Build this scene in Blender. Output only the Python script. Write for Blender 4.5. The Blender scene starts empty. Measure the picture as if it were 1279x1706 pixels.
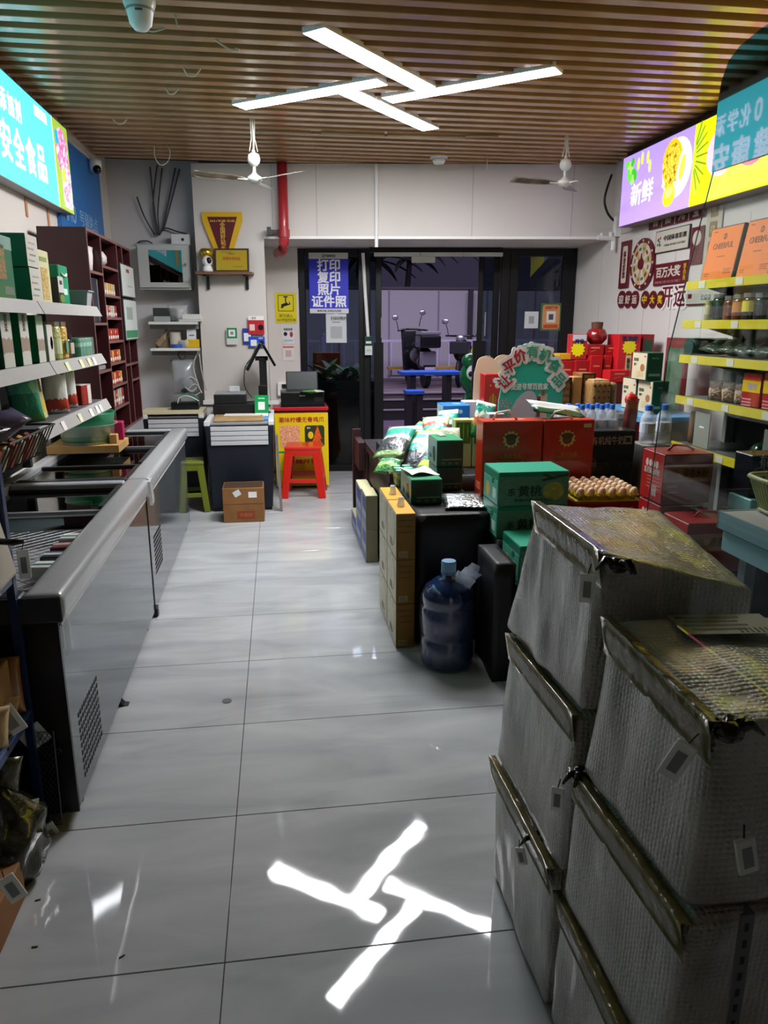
import bpy, bmesh, math, random
from mathutils import Vector, Matrix, Euler, noise
R = random.Random(7)
sc = bpy.context.scene
COL = sc.collection
PI = math.pi
# ------------------------------------------------------------------ camera, world, exposure
FPX, PITCH, YAW, CAMH = 1230.0, math.radians(14.28), math.radians(8.05), 1.65
cam = bpy.data.cameras.new('camera'); camo = bpy.data.objects.new('camera', cam); COL.objects.link(camo)
cam.sensor_fit = 'VERTICAL'; cam.sensor_height = 36.0; cam.lens = FPX/1706*36.0
cam.clip_start = .02; cam.clip_end = 200
camo.location = (0, 0, CAMH); camo.rotation_euler = (PI/2-PITCH, 0, -YAW)
sc.camera = camo
sc.view_settings.view_transform = 'Standard'; sc.view_settings.look = 'None'
sc.view_settings.gamma = 1; sc.view_settings.use_curve_mapping = False
sc.view_settings.exposure = 0.0
w = bpy.data.worlds.new('night_sky'); sc.world = w; w.use_nodes = True
w.node_tree.nodes['Background'].inputs[0].default_value = (.030, .026, .048, 1)
w.node_tree.nodes['Background'].inputs[1].default_value = 1.0
LAMP, BOXLIGHT = 92.0, 1.4           # ceiling panels, printed light boxes
def area_light(name, loc, rot, sx, sy, power, col):
    l = bpy.data.lights.new(name, 'AREA'); l.shape = 'RECTANGLE'; l.size = sx; l.size_y = sy
    l.energy = power; l.color = col
    o = bpy.data.objects.new(name, l); COL.objects.link(o); o.location = loc; o.rotation_euler = rot
    return o
area_light('outside_fill_light', (3.0, 12.0, 4.6), (0, 0, 0), 5, 3, 330, (.86, .80, 1.0))  # added area light brightening pavement and hoarding; no lamp is seen there
area_light('doorway_fill_light', (1.2, 9.6, 2.9), (0, 0, 0), 1.2, .4, 22, (.9, .88, 1.0))  # added weak light to lift the dark plants outside; no real fixture
# ------------------------------------------------------------------ pixel -> point on a plane (real places of things)
_f = Vector((math.sin(YAW)*math.cos(PITCH), math.cos(YAW)*math.cos(PITCH), -math.sin(PITCH)))
_r = Vector((math.cos(YAW), -math.sin(YAW), 0)); _u = _r.cross(_f)
def _hit(x, y, i, v):
    d = _f*FPX+_r*(x-639.5)-_u*(y-853); c = Vector((0, 0, CAMH))
    return c+d*((v-c[i])/d[i])
def PX(x, y, v): return _hit(x, y, 0, v)
def PY(x, y, v): return _hit(x, y, 1, v)
def PZ(x, y, v): return _hit(x, y, 2, v)
# ------------------------------------------------------------------ materials
def lin(h):
    h = h.lstrip('#'); o = []
    for i in (0, 2, 4):
        v = int(h[i:i+2], 16)/255; o.append(v/12.92 if v <= .04045 else ((v+.055)/1.055)**2.4)
    return tuple(o)+(1,)
MC = {}
def M(h, rough=.5, metal=0, bump=None, var=None, trans=0, emit=0, alpha=1, coat=0, ior=1.45, spec=.5):
    """bump=(scale,strength) noise; var=(scale,other colour) large soft mottling"""
    k = (h, rough, metal, bump, var, trans, emit, alpha, coat, ior, spec)
    if k in MC: return MC[k]
    m = bpy.data.materials.new('mat_'+h.lstrip('#')); m.use_nodes = True
    nt = m.node_tree; b = nt.nodes['Principled BSDF']; I = b.inputs
    I['Base Color'].default_value = lin(h); I['Roughness'].default_value = rough; I['Metallic'].default_value = metal
    I['Transmission Weight'].default_value = trans; I['Alpha'].default_value = alpha; I['IOR'].default_value = ior
    I['Coat Weight'].default_value = coat; I['Coat Roughness'].default_value = .08
    I['Specular IOR Level'].default_value = spec
    if emit:
        I['Emission Color'].default_value = lin(h); I['Emission Strength'].default_value = emit
    if bump or var:
        tc = nt.nodes.new('ShaderNodeTexCoord')
    if bump:
        n = nt.nodes.new('ShaderNodeTexNoise'); n.inputs['Scale'].default_value = bump[0]; n.inputs['Detail'].default_value = 3
        bp = nt.nodes.new('ShaderNodeBump'); bp.inputs['Strength'].default_value = bump[1]; bp.inputs['Distance'].default_value = .02
        nt.links.new(tc.outputs['Object'], n.inputs['Vector']); nt.links.new(n.outputs['Fac'], bp.inputs['Height'])
        nt.links.new(bp.outputs['Normal'], I['Normal'])
    if var:
        n = nt.nodes.new('ShaderNodeTexNoise'); n.inputs['Scale'].default_value = var[0]; n.inputs['Detail'].default_value = 4
        r = nt.nodes.new('ShaderNodeValToRGB'); r.color_ramp.elements[0].position = .35; r.color_ramp.elements[1].position = .65
        r.color_ramp.elements[0].color = lin(h); r.color_ramp.elements[1].color = lin(var[1])
        nt.links.new(tc.outputs['Object'], n.inputs['Vector']); nt.links.new(n.outputs['Fac'], r.inputs[0])
        nt.links.new(r.outputs[0], I['Base Color'])
        if emit: nt.links.new(r.outputs[0], I['Emission Color'])
    MC[k] = m; return m
def Mbands(key, cols, axis='Z', rough=.4, mottle=.12, scale=6, bump=0, coat=0):
    """flat print on a pack: bands of colour along the pack with a broken edge"""
    k = ('bands', key)
    if k in MC: return MC[k]
    m = bpy.data.materials.new('print_'+key); m.use_nodes = True; nt = m.node_tree; b = nt.nodes['Principled BSDF']
    b.inputs['Roughness'].default_value = rough; b.inputs['Coat Weight'].default_value = coat
    tc = nt.nodes.new('ShaderNodeTexCoord'); sp = nt.nodes.new('ShaderNodeSeparateXYZ')
    nt.links.new(tc.outputs['Generated'], sp.inputs[0])
    n = nt.nodes.new('ShaderNodeTexNoise'); n.inputs['Scale'].default_value = scale
    nt.links.new(tc.outputs['Generated'], n.inputs['Vector'])
    ma = nt.nodes.new('ShaderNodeMath'); ma.operation = 'MULTIPLY_ADD'; ma.inputs[1].default_value = mottle
    nt.links.new(n.outputs['Fac'], ma.inputs[0]); nt.links.new(sp.outputs[axis], ma.inputs[2])
    su = nt.nodes.new('ShaderNodeMath'); su.operation = 'SUBTRACT'; su.inputs[1].default_value = mottle*.5
    nt.links.new(ma.outputs[0], su.inputs[0])
    r = nt.nodes.new('ShaderNodeValToRGB'); r.color_ramp.interpolation = 'CONSTANT'
    e = r.color_ramp.elements
    for i, (p, c) in enumerate(cols):
        x = e[i] if i < 2 else e.new(p); x.position = p; x.color = lin(c)
    nt.links.new(su.outputs[0], r.inputs[0]); nt.links.new(r.outputs[0], b.inputs['Base Color'])
    if bump:
        bp = nt.nodes.new('ShaderNodeBump'); bp.inputs['Strength'].default_value = bump; bp.inputs['Distance'].default_value = .02
        n2 = nt.nodes.new('ShaderNodeTexNoise'); n2.inputs['Scale'].default_value = 9
        nt.links.new(tc.outputs['Generated'], n2.inputs['Vector']); nt.links.new(n2.outputs['Fac'], bp.inputs['Height'])
        nt.links.new(bp.outputs['Normal'], b.inputs['Normal'])
    MC[k] = m; return m
def Mphoto(key, cols, scale=8, rough=.4, emit=0):
    """printed picture of food: cells of the given colours"""
    k = ('photo', key)
    if k in MC: return MC[k]
    m = bpy.data.materials.new('picture_'+key); m.use_nodes = True; nt = m.node_tree; b = nt.nodes['Principled BSDF']
    b.inputs['Roughness'].default_value = rough
    tc = nt.nodes.new('ShaderNodeTexCoord'); v = nt.nodes.new('ShaderNodeTexNoise'); v.inputs['Scale'].default_value = scale
    v.inputs['Detail'].default_value = 2
    nt.links.new(tc.outputs['Generated'], v.inputs['Vector'])
    r = nt.nodes.new('ShaderNodeValToRGB'); e = r.color_ramp.elements
    for i, c in enumerate(cols):
        p = .3+.4*i/(len(cols)-1); x = e[i] if i < 2 else e.new(p); x.position = p; x.color = lin(c)
    nt.links.new(v.outputs['Fac'], r.inputs[0]); nt.links.new(r.outputs[0], b.inputs['Base Color'])
    if emit:
        nt.links.new(r.outputs[0], b.inputs['Emission Color']); b.inputs['Emission Strength'].default_value = emit
    MC[k] = m; return m
def E(h, s=BOXLIGHT): return M(h, rough=.35, emit=s)
WHITE, BLACK = M('#e8e8e6', .5), M('#0c0c0d', .4)
CARD = M('#8f6238', .75, var=(6, '#825731'))
# ------------------------------------------------------------------ mesh helpers
class MB:
    def __init__(s): s.bm = bmesh.new()
    def box(s, x0, x1, y0, y1, z0, z1, mtx=None):
        p = [(x, y, z) for z in (z0, z1) for y in (y0, y1) for x in (x0, x1)]
        if mtx is not None: p = [mtx @ Vector(q) for q in p]
        v = [s.bm.verts.new(q) for q in p]
        for f in ((0, 2, 3, 1), (4, 5, 7, 6), (0, 1, 5, 4), (2, 6, 7, 3), (0, 4, 6, 2), (1, 3, 7, 5)): s.bm.faces.new([v[i] for i in f])
        return s
    def hexa(s, p):          # 8 corners, order as box
        v = [s.bm.verts.new(q) for q in p]
        for f in ((0, 2, 3, 1), (4, 5, 7, 6), (0, 1, 5, 4), (2, 6, 7, 3), (0, 4, 6, 2), (1, 3, 7, 5)): s.bm.faces.new([v[i] for i in f])
        return s
    def tube(s, pts, r, n=8, cap=True):
        pts = [Vector(p) for p in pts]; rs = r if isinstance(r, (list, tuple)) else [r]*len(pts); rings = []
        for i, p in enumerate(pts):
            d = (pts[min(i+1, len(pts)-1)]-pts[max(i-1, 0)]).normalized()
            a = Vector((0, 0, 1)) if abs(d.z) < .9 else Vector((1, 0, 0))
            x = d.cross(a).normalized(); y = d.cross(x)
            rings.append([s.bm.verts.new(p+(x*math.cos(2*PI*k/n)+y*math.sin(2*PI*k/n))*rs[i]) for k in range(n)])
        for a, b in zip(rings, rings[1:]):
            for k in range(n): s.bm.faces.new((a[k], a[(k+1) % n], b[(k+1) % n], b[k]))
        if cap: s.bm.faces.new(rings[0][::-1]); s.bm.faces.new(rings[-1])
        return s
    def lathe(s, prof, n=20, c=(0, 0, 0), sx=1, sy=1):
        rings = []
        for r, z in prof:
            if r < 1e-6: rings.append([s.bm.verts.new((c[0], c[1], c[2]+z))])
            else: rings.append([s.bm.verts.new((c[0]+r*sx*math.cos(2*PI*k/n), c[1]+r*sy*math.sin(2*PI*k/n), c[2]+z)) for k in range(n)])
        for a, b in zip(rings, rings[1:]):
            for k in range(n):
                q = [a[k % len(a)], a[(k+1) % len(a)], b[(k+1) % len(b)], b[k % len(b)]]
                u = []
                for x in q:
                    if x not in u: u.append(x)
                if len(u) > 2: s.bm.faces.new(u)
        if len(rings[0]) > 1: s.bm.faces.new(rings[0][::-1])
        if len(rings[-1]) > 1: s.bm.faces.new(rings[-1])
        return s
    def ell(s, c, r, n=16, mtx=None):
        m = Matrix.Translation(c) @ (mtx or Matrix()) @ Matrix.Diagonal((r[0], r[1], r[2], 1))
        bmesh.ops.create_uvsphere(s.bm, u_segments=n, v_segments=max(6, n*2//3), radius=1, matrix=m); return s
    def prism(s, poly, t, mtx=None):      # poly in xy, extruded 0..t in z
        m = mtx or Matrix(); n = len(poly)
        a = [s.bm.verts.new(m @ Vector((x, y, 0))) for x, y in poly]; b = [s.bm.verts.new(m @ Vector((x, y, t))) for x, y in poly]
        s.bm.faces.new(a[::-1]); s.bm.faces.new(b)
        for i in range(n): s.bm.faces.new((a[i], a[(i+1) % n], b[(i+1) % n], b[i]))
        return s
    def grid(s, f, nu, nv):
        v = [[s.bm.verts.new(f(i/nu, j/nv)) for j in range(nv+1)] for i in range(nu+1)]
        for i in range(nu):
            for j in range(nv): s.bm.faces.new((v[i][j], v[i+1][j], v[i+1][j+1], v[i][j+1]))
        return s
    def mesh(s, name, mat, smooth=False, bev=0, seg=2):
        if bev:
            bmesh.ops.bevel(s.bm, geom=s.bm.edges[:], offset=bev, segments=seg, affect='EDGES', profile=.6, clamp_overlap=True)
        bmesh.ops.recalc_face_normals(s.bm, faces=s.bm.faces[:])
        me = bpy.data.meshes.new(name); s.bm.to_mesh(me); s.bm.free()
        if smooth:
            for p in me.polygons: p.use_smooth = True
        me.materials.append(mat); return me
    def done(s, name, mat, parent=None, smooth=False, bev=0, seg=2, loc=None, rot=None):
        return link(name, s.mesh(name, mat, smooth, bev, seg), parent, loc, rot)
def link(name, me, parent=None, loc=None, rot=None):
    o = bpy.data.objects.new(name, me); COL.objects.link(o)
    if parent: o.parent = parent
    if loc is not None: o.location = loc
    if rot is not None: o.rotation_euler = rot
    return o
def tag(o, label, cat, group=None, kind=None):
    o['label'] = label
    if cat: o['category'] = cat
    if group: o['group'] = group
    if kind: o['kind'] = kind
    return o
def thing(name, label, cat, loc=(0, 0, 0), rz=0, group=None, rot=None):
    o = bpy.data.objects.new(name, None); COL.objects.link(o); o.empty_display_size = .1
    o.location = loc; o.rotation_euler = rot or (0, 0, rz)
    return tag(o, label, cat, group)
def struct(o): o['kind'] = 'structure'; return o
def copy_tree(o, parent=None):
    c = o.copy(); COL.objects.link(c)
    if parent: c.parent = parent
    for ch in list(o.children): copy_tree(ch, c)
    return c
# ------------------------------------------------------------------ print on faces
def fr(dims, face):
    w, d, h = dims
    if face == 'f': u, v, n, o = (1, 0, 0), (0, 0, 1), (0, -1, 0), (0, -d/2, h/2)
    if face == 'b': u, v, n, o = (-1, 0, 0), (0, 0, 1), (0, 1, 0), (0, d/2, h/2)
    if face == 'l': u, v, n, o = (0, -1, 0), (0, 0, 1), (-1, 0, 0), (-w/2, 0, h/2)
    if face == 'r': u, v, n, o = (0, 1, 0), (0, 0, 1), (1, 0, 0), (w/2, 0, h/2)
    if face == 't': u, v, n, o = (1, 0, 0), (0, 1, 0), (0, 0, 1), (0, 0, h)
    m = Matrix.Identity(4)
    for i in range(3): m[i][0], m[i][1], m[i][2], m[i][3] = u[i], v[i], n[i], o[i]
    return m
UM = {}
def _unit(shape, mat):
    k = (shape, mat.name)
    if k not in UM:
        if shape == 'rect': p = [(-.5, -.5), (.5, -.5), (.5, .5), (-.5, .5)]
        elif shape == 'ell': p = [(.5*math.cos(2*PI*i/24), .5*math.sin(2*PI*i/24)) for i in range(24)]
        elif shape == 'round':
            p = []
            for cx, cy, a0 in ((.38, -.38, -90), (.38, .38, 0), (-.38, .38, 90), (-.38, -.38, 180)):
                p += [(cx+.12*math.cos(math.radians(a0+t)), cy+.12*math.sin(math.radians(a0+t))) for t in (0, 30, 60, 90)]
        elif shape == 'tri': p = [(-.5, -.5), (.5, -.5), (0, .5)]
        elif shape == 'burst': p = [((.5 if i % 2 else .38)*math.cos(2*PI*i/24), (.5 if i % 2 else .38)*math.sin(2*PI*i/24)) for i in range(24)]
        UM[k] = MB().prism(p, 1).mesh('printed_panel', mat)
    return UM[k]
def decal(parent, f, u, v, w, h, mat, name='printed_panel', shape='rect', t=.0012, rot=0, lift=0):
    o = link(name, _unit(shape, mat), parent)
    o.matrix_local = f @ Matrix.Translation((u, v, lift)) @ Matrix.Rotation(rot, 4, 'Z') @ Matrix.Diagonal((w, h, t, 1))
    return o
TM = {}
def text_mesh(s, mat, bold):
    k = (s, mat.name, bold)
    if k in TM: return TM[k]
    c = bpy.data.curves.new('lettering', 'FONT'); c.body = s; c.align_x = 'CENTER'; c.align_y = 'CENTER'
    c.resolution_u = 2; c.extrude = .5; c.space_line = .95
    o = bpy.data.objects.new('lettering', c); me = bpy.data.meshes.new_from_object(o)
    bpy.data.objects.remove(o); bpy.data.curves.remove(c)
    if bold > 0:                            # heavier stroke: shifted copies of the outline
        b = bmesh.new(); n = 4 if bold < .05 else 8
        for k in range(n):
            b2 = bmesh.new(); b2.from_mesh(me); a = 2*PI*(k+.5)/n
            bmesh.ops.translate(b2, verts=b2.verts[:], vec=(bold*math.cos(a), bold*math.sin(a), .06*k)); t_ = bpy.data.meshes.new('t'); b2.to_mesh(t_); b2.free()
            b.from_mesh(t_); bpy.data.meshes.remove(t_)
        b.to_mesh(me); b.free()
    xs = [q.co.x for q in me.vertices]; ys = [q.co.y for q in me.vertices]
    cx, cy, hh = (min(xs)+max(xs))/2, (min(ys)+max(ys))/2, max(ys)-min(ys)
    for q in me.vertices: q.co.x = (q.co.x-cx)/hh; q.co.y = (q.co.y-cy)/hh
    me.materials.clear(); me.materials.append(mat); me.name = 'lettering'
    TM[k] = (me, (max(xs)-min(xs))/hh); return TM[k]
def letters(parent, f, u, v, h, s, mat, bold=.02, width=None, t=.0024, rot=0, name='lettering', shear=0):
    me, asp = text_mesh(s, mat, bold)
    o = link(name, me, parent); sx = (width/asp) if width else h
    o.matrix_local = f @ Matrix.Translation((u, v, t*.5)) @ Matrix.Rotation(rot, 4, 'Z') @ Matrix.Diagonal((sx, h, t, 1))
    return o
# ------------------------------------------------------------------ cartons
BXM = {}
def carton(name, label, cat, loc, dims, mat, rz=0, group=None, bev=.004, parent=None, rot=None):
    k = (tuple(round(x, 3) for x in dims), mat.name, bev)
    if k not in BXM:
        w, d, h = dims; b = min(bev, min(dims)*.3)
        BXM[k] = MB().box(-w/2, w/2, -d/2, d/2, 0, h).mesh(name, mat, bev=b, seg=1 if b < .01 else 3)
    o = link(name, BXM[k], parent, loc, rot or (0, 0, rz)); o['dims'] = dims
    if label: tag(o, label, cat, group)
    return o
def dm(o): return tuple(o['dims'])
def facebox(name, label, cat, x0, x1, yt, yb, Y, depth, mat, zb=None, **k):
    xm, ym = (x0+x1)/2, (yt+yb)/2
    a, b = PY(x0, ym, Y).x, PY(x1, ym, Y).x; zt = PY(xm, yt, Y).z
    z0 = PY(xm, yb, Y).z if zb is None else zb
    return carton(name, label, cat, ((a+b)/2, Y+depth/2, z0), (b-a, depth, zt-z0), mat, **k)
def sidebox(name, label, cat, x0, x1, yt, yb, X, depth, mat, zb=None, rot=0, **k):
    """printed face on the plane X (facing the aisle); depth>0 goes to the wall side"""
    xm, ym = (x0+x1)/2, (yt+yb)/2
    a, b = PX(x0, ym, X).y, PX(x1, ym, X).y; zt = PX(xm, yt, X).z
    z0 = PX(xm, yb, X).z if zb is None else zb
    a, b = min(a, b), max(a, b)
    return carton(name, label, cat, (X+depth/2, (a+b)/2, z0), (abs(depth), b-a, zt-z0), mat, **k)
def tape(o, mat=None, wid=.045, face='t'):
    d = dm(o); f = fr(d, face)
    decal(o, f, 0, 0, d[0]*.99 if face in 'tfb' else d[1]*.99, wid, mat or M('#a98a5c', .25), 'sealing_tape')
def pouch_mesh(w, h, t, mat, crimp=.06, seed=0, top_open=False):
    b = MB(); nu, nv = 8, 12
    def prof(u, v):
        a = max(0, math.sin(PI*u))**.55; c = max(0, math.sin(PI*min(max((v-crimp)/(1-2*crimp), 0), 1)))**.45
        return a*c
    for sgn in (1, -1):
        def f(u, v, sgn=sgn):
            n = noise.noise(Vector((u*4, v*4, seed*3.7+sgn)))*.012*prof(u, v)
            ww = w*(1-.06*prof(.5, v))
            return Vector(((u-.5)*ww, sgn*(t/2*prof(u, v)+n+.0006), v*h))
        b.grid(f, nu, nv)
    bmesh.ops.remove_doubles(b.bm, verts=b.bm.verts[:], dist=.0015)
    return b.mesh('pouch', mat, smooth=True)
def pouch(name, label, cat, loc, w, h, t, mat, rot=(0, 0, 0), seed=0, group=None, parent=None):
    o = link(name, pouch_mesh(w, h, t, mat, seed=seed), parent, loc, rot)
    if label: tag(o, label, cat, group)
    return o
def cable(name, label, pts, r, mat, cat='cable', parent=None, group=None):
    # smooth the path
    P = [Vector(p) for p in pts]
    if len(P) > 2:
        q = []
        for i in range(len(P)-1):
            p0, p1, p2, p3 = P[max(i-1, 0)], P[i], P[i+1], P[min(i+2, len(P)-1)]
            for k in range(5):
                t = k/5
                q.append(.5*((2*p1)+(-p0+p2)*t+(2*p0-5*p1+4*p2-p3)*t*t+(-p0+3*p1-3*p2+p3)*t**3))
        q.append(P[-1]); P = q
    o = MB().tube(P, r, 6).done(name, mat, parent, smooth=True)
    if label: tag(o, label, cat, group)
    return o
def Mglass(tint='#f2f7f5', rough=0.0, ior=1.5):
    """thin pane: clear film that also mirrors by its Fresnel term"""
    k = ('glass', tint, rough, ior)
    if k in MC: return MC[k]
    m = bpy.data.materials.new('pane_glass'); m.use_nodes = True; nt = m.node_tree
    nt.nodes.remove(nt.nodes['Principled BSDF']); out = nt.nodes['Material Output']
    t = nt.nodes.new('ShaderNodeBsdfTransparent'); t.inputs[0].default_value = lin(tint)
    g = nt.nodes.new('ShaderNodeBsdfGlossy'); g.inputs['Roughness'].default_value = rough
    lw = nt.nodes.new('ShaderNodeLayerWeight'); lw.inputs[0].default_value = .5
    pw = nt.nodes.new('ShaderNodeMath'); pw.operation = 'POWER'; pw.inputs[1].default_value = 5
    nt.links.new(lw.outputs['Facing'], pw.inputs[0]); r0 = ((ior-1)/(ior+1))**2
    f = nt.nodes.new('ShaderNodeMath'); f.operation = 'MULTIPLY_ADD'; f.inputs[1].default_value = 1-r0; f.inputs[2].default_value = r0
    nt.links.new(pw.outputs[0], f.inputs[0])
    x = nt.nodes.new('ShaderNodeMixShader')
    nt.links.new(f.outputs[0], x.inputs[0]); nt.links.new(t.outputs[0], x.inputs[1]); nt.links.new(g.outputs[0], x.inputs[2])
    nt.links.new(x.outputs[0], out.inputs[0]); MC[k] = m; return m
GLASS = Mglass()
def Mfilm(h, amount=.25, rough=.12):
    """clear plastic film, slightly milky"""
    k = ('film', h, amount, rough)
    if k in MC: return MC[k]
    m = bpy.data.materials.new('clear_film'); m.use_nodes = True; nt = m.node_tree
    b = nt.nodes['Principled BSDF']; b.inputs['Base Color'].default_value = lin(h); b.inputs['Roughness'].default_value = rough
    b.inputs['Alpha'].default_value = amount; b.inputs['Coat Weight'].default_value = .6; MC[k] = m; return m
# ================================================================== SETTING
XL, XR, ZC = -1.575, 3.25, 3.12
GA = -math.atan(.138)                                   # the shop front is not square to the side walls
def gy(x): return 8.48-.138*x                           # shop-front glass line
def by(x): return 7.64-.13*(x+.06)                      # face of the white beam in front of it
# floor -------------------------------------------------------------
def floor_mat():
    m = bpy.data.materials.new('polished_grey_tile'); m.use_nodes = True; nt = m.node_tree; b = nt.nodes['Principled BSDF']
    ge = nt.nodes.new('ShaderNodeNewGeometry'); mp = nt.nodes.new('ShaderNodeMapping')
    mp.inputs['Rotation'].default_value = (0, 0, .5); mp.inputs['Scale'].default_value = (.9, 3.2, 1)
    nt.links.new(ge.outputs['Position'], mp.inputs[0])
    n = nt.nodes.new('ShaderNodeTexNoise'); n.inputs['Scale'].default_value = 1.6; n.inputs['Detail'].default_value = 7; n.inputs['Distortion'].default_value = .8
    nt.links.new(mp.outputs[0], n.inputs['Vector'])
    r = nt.nodes.new('ShaderNodeValToRGB'); e = r.color_ramp.elements
    e[0].position = .3; e[0].color = lin('#96999b'); e[1].position = .72; e[1].color = lin('#b4b6b7')
    x = e.new(.5); x.color = lin('#a6a9aa')
    nt.links.new(n.outputs['Fac'], r.inputs[0]); nt.links.new(r.outputs[0], b.inputs['Base Color'])
    b.inputs['Roughness'].default_value = .035; b.inputs['Specular IOR Level'].default_value = .32
    n2 = nt.nodes.new('ShaderNodeTexNoise'); n2.inputs['Scale'].default_value = 5; n2.inputs['Detail'].default_value = 1
    nt.links.new(ge.outputs['Position'], n2.inputs['Vector'])
    bp = nt.nodes.new('ShaderNodeBump'); bp.inputs['Strength'].default_value = .10; bp.inputs['Distance'].default_value = .01
    nt.links.new(n2.outputs['Fac'], bp.inputs['Height']); nt.links.new(bp.outputs[0], b.inputs['Normal'])
    return m
FLM = floor_mat()
floor = struct(MB().box(-1.7, 3.45, -2.6, 8.5, -.1, -.006).done('floor', M('#4a4c4e', .8)))
TW, TD = 1.2, .613
tile_me = MB().box(-TW/2+.0015, TW/2-.0015, -TD/2+.0015, TD/2-.0015, -.006, 0).mesh('floor_tile', FLM, bev=.0012, seg=1)
for i in range(-1, 4):
    for j in range(-6, 12):
        link('floor_tile', tile_me, floor, (-.195+TW*(i-.5), 1.655+TD*(j-.5), 0))
# ceiling -----------------------------------------------------------
ceiling = struct(MB().box(XL-.1, XR+.1, -2.6, 8.1, ZC+.075, ZC+.16).done('ceiling', M('#2a1d15', .85)))
SLM = M('#b88f66', .24, var=(3, '#a87f57'), coat=.3, spec=.7)
slat_me = MB().box((XL-XR)/2+.02, (XR-XL)/2-.02, -.034, .034, 0, .07).mesh('ceiling_slat', SLM, bev=.003, seg=1)
y = 7.56
while y > -2.4:
    link('ceiling_slat', slat_me, ceiling, ((XL+XR)/2, y, ZC)); y -= .1515
# walls -------------------------------------------------------------
WM = M('#d3cdc8', .6, var=(1.2, '#cdc7c2'))
WMG = M('#b9b9bc', .6)
struct(MB().box(XL-.12, XL, -2.6, 8.1, 0, ZC+.08).done('wall_left', M('#d6cfc8', .6)))
struct(MB().box(XR, XR+.12, -2.6, 8.1, 0, ZC+.08).done('wall_right', WM))
struct(MB().box(XL-.12, XR+.12, -2.72, -2.6, 0, ZC+.08).done('wall_front', M('#b4b4b2', .7)))
struct(MB().box(XL-.12, -.70, 8.0, 8.12, 0, ZC+.07).done('wall_nook', WMG))
def slab(x0, x1, f0, f1, z0, z1):       # slab between two oblique lines
    return MB().hexa([(x0, f0(x0), z0), (x1, f0(x1), z0), (x0, f1(x0), z0), (x1, f1(x1), z0),
                      (x0, f0(x0), z1), (x1, f0(x1), z1), (x0, f1(x0), z1), (x1, f1(x1), z1)])
gb = lambda x: gy(x)+.12
wb = struct(slab(-.09, XR, by, gb, 2.45, ZC-.003).done('wall_back', WM))
struct(slab(-.745, -.09, by, gb, 0, ZC-.003).done('wall_column', WM))
struct(slab(-.09, .25, gy, gb, 0, 2.45).done('wall_jamb', WM))
for x in (.0, .42, 1.9, 2.85):           # joints of the wall panels on the beam face
    f = lambda q: by(q)-.0015
    slab(x-.004, x+.004, f, by, 2.47, ZC-.01).done('panel_joint', M('#b4b0ae', .6), wb)
slab(-.09, XR, lambda q: by(q)-.006, by, 2.447, 2.472).done('edge_strip', M('#eceae8', .4), wb)
for i in range(6):
    MB().box(XR-.0015, XR, 5.0+i*.48, 5.008+i*.48, 1.3, 2.4).done('panel_joint', M('#b8b6b4', .6), bpy.data.objects['wall_right'])
struct(slab(-.76, .0, lambda q: by(q)-.03, by, .86, .90).done('trim_1', M('#e2e2e0', .4)))
# white conduit on the beam and its switch box further down
struct(MB().tube([(.985, by(.985)-.02, 2.37), (.985, by(.985)-.02, ZC-.01)], .018, 8).done('trim_2', WHITE))
# shop front --------------------------------------------------------
FRM = M('#1b1b1d', .35, metal=.3)
def front_group(name):
    o = bpy.data.objects.new(name, None); COL.objects.link(o); o.location = (0, 8.48, 0); o.rotation_euler = (0, 0, GA)
    return struct(o)
cs = 1/math.cos(GA)
def bar(p, name, x0, x1, z0, z1, y0=0, y1=.07, mat=None):
    return MB().box(x0*cs, x1*cs, y0, y1, z0, z1).done(name, mat or FRM, p, bev=.004, seg=1)
w1 = front_group('window_1')
bar(w1, 'frame_bar', .255, .325, 0, 2.44); bar(w1, 'frame_bar', .90, .955, 0, 2.44)
bar(w1, 'frame_bar', .325, .90, 2.36, 2.44); bar(w1, 'frame_bar', .325, .90, 0, .07)
bar(w1, 'glass_pane', .325, .90, .07, 2.36, .03, .036, Mglass('#a9b4b8'))
d1 = front_group('door_1')
bar(d1, 'door_post', .955, 1.02, 0, 2.44, -.01, .08); bar(d1, 'door_post', 2.44, 2.53, 0, 2.44, -.01, .08)
bar(d1, 'door_header', 1.02, 2.44, 2.40, 2.45, -.01, .08)
for x0, x1 in ((1.07, 1.56), (1.565, 2.02), (2.025, 2.44)):
    bar(d1, 'sliding_track', x0, x1, 2.355, 2.395, -.05, -.01, M('#dcdad4', .4))
bar(d1, 'door_closer', 1.47, 1.72, 2.29, 2.355, -.06, -.01, M('#d8d6d0', .4))
lf = bar(d1, 'door_leaf', 1.085, 1.15, .02, 2.40, .09, .13); bar(lf, 'leaf_stile', .99, 1.03, .02, 2.40, .09, .13)
bar(lf, 'glass_pane', 1.03, 1.085, .02, 2.40, .105, .112, Mglass('#a9b4b8'))
bar(lf, 'door_handle', 1.14, 1.152, 1.5, 1.72, .07, .09, M('#bfbfc4', .3, metal=.8)); bar(lf, 'lock_cover', 1.065, 1.17, .05, 1.45, .07, .14)
rt = bar(d1, 'door_leaf', 2.205, 2.26, .02, 2.40, .09, .13); bar(rt, 'leaf_stile', 2.37, 2.44, .02, 2.40, .09, .13)
bar(rt, 'glass_pane', 2.26, 2.37, .02, 2.40, .105, .112, Mglass('#a9b4b8'))
bar(rt, 'lock_cover', 2.165, 2.30, .05, 1.47, .05, .14)
for x in (2.17, 2.28): bar(rt, 'door_handle', x, x+.018, 1.52, 1.78, .05, .08, M('#b9b9c0', .3, metal=.8))
w2 = front_group('window_2')
bar(w2, 'frame_bar', 2.53, 2.62, 0, 2.44); bar(w2, 'frame_bar', 3.10, 3.24, 0, 2.44)
bar(w2, 'frame_bar', 2.62, 3.10, 2.36, 2.44); bar(w2, 'frame_bar', 2.62, 3.10, 0, .07)
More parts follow.
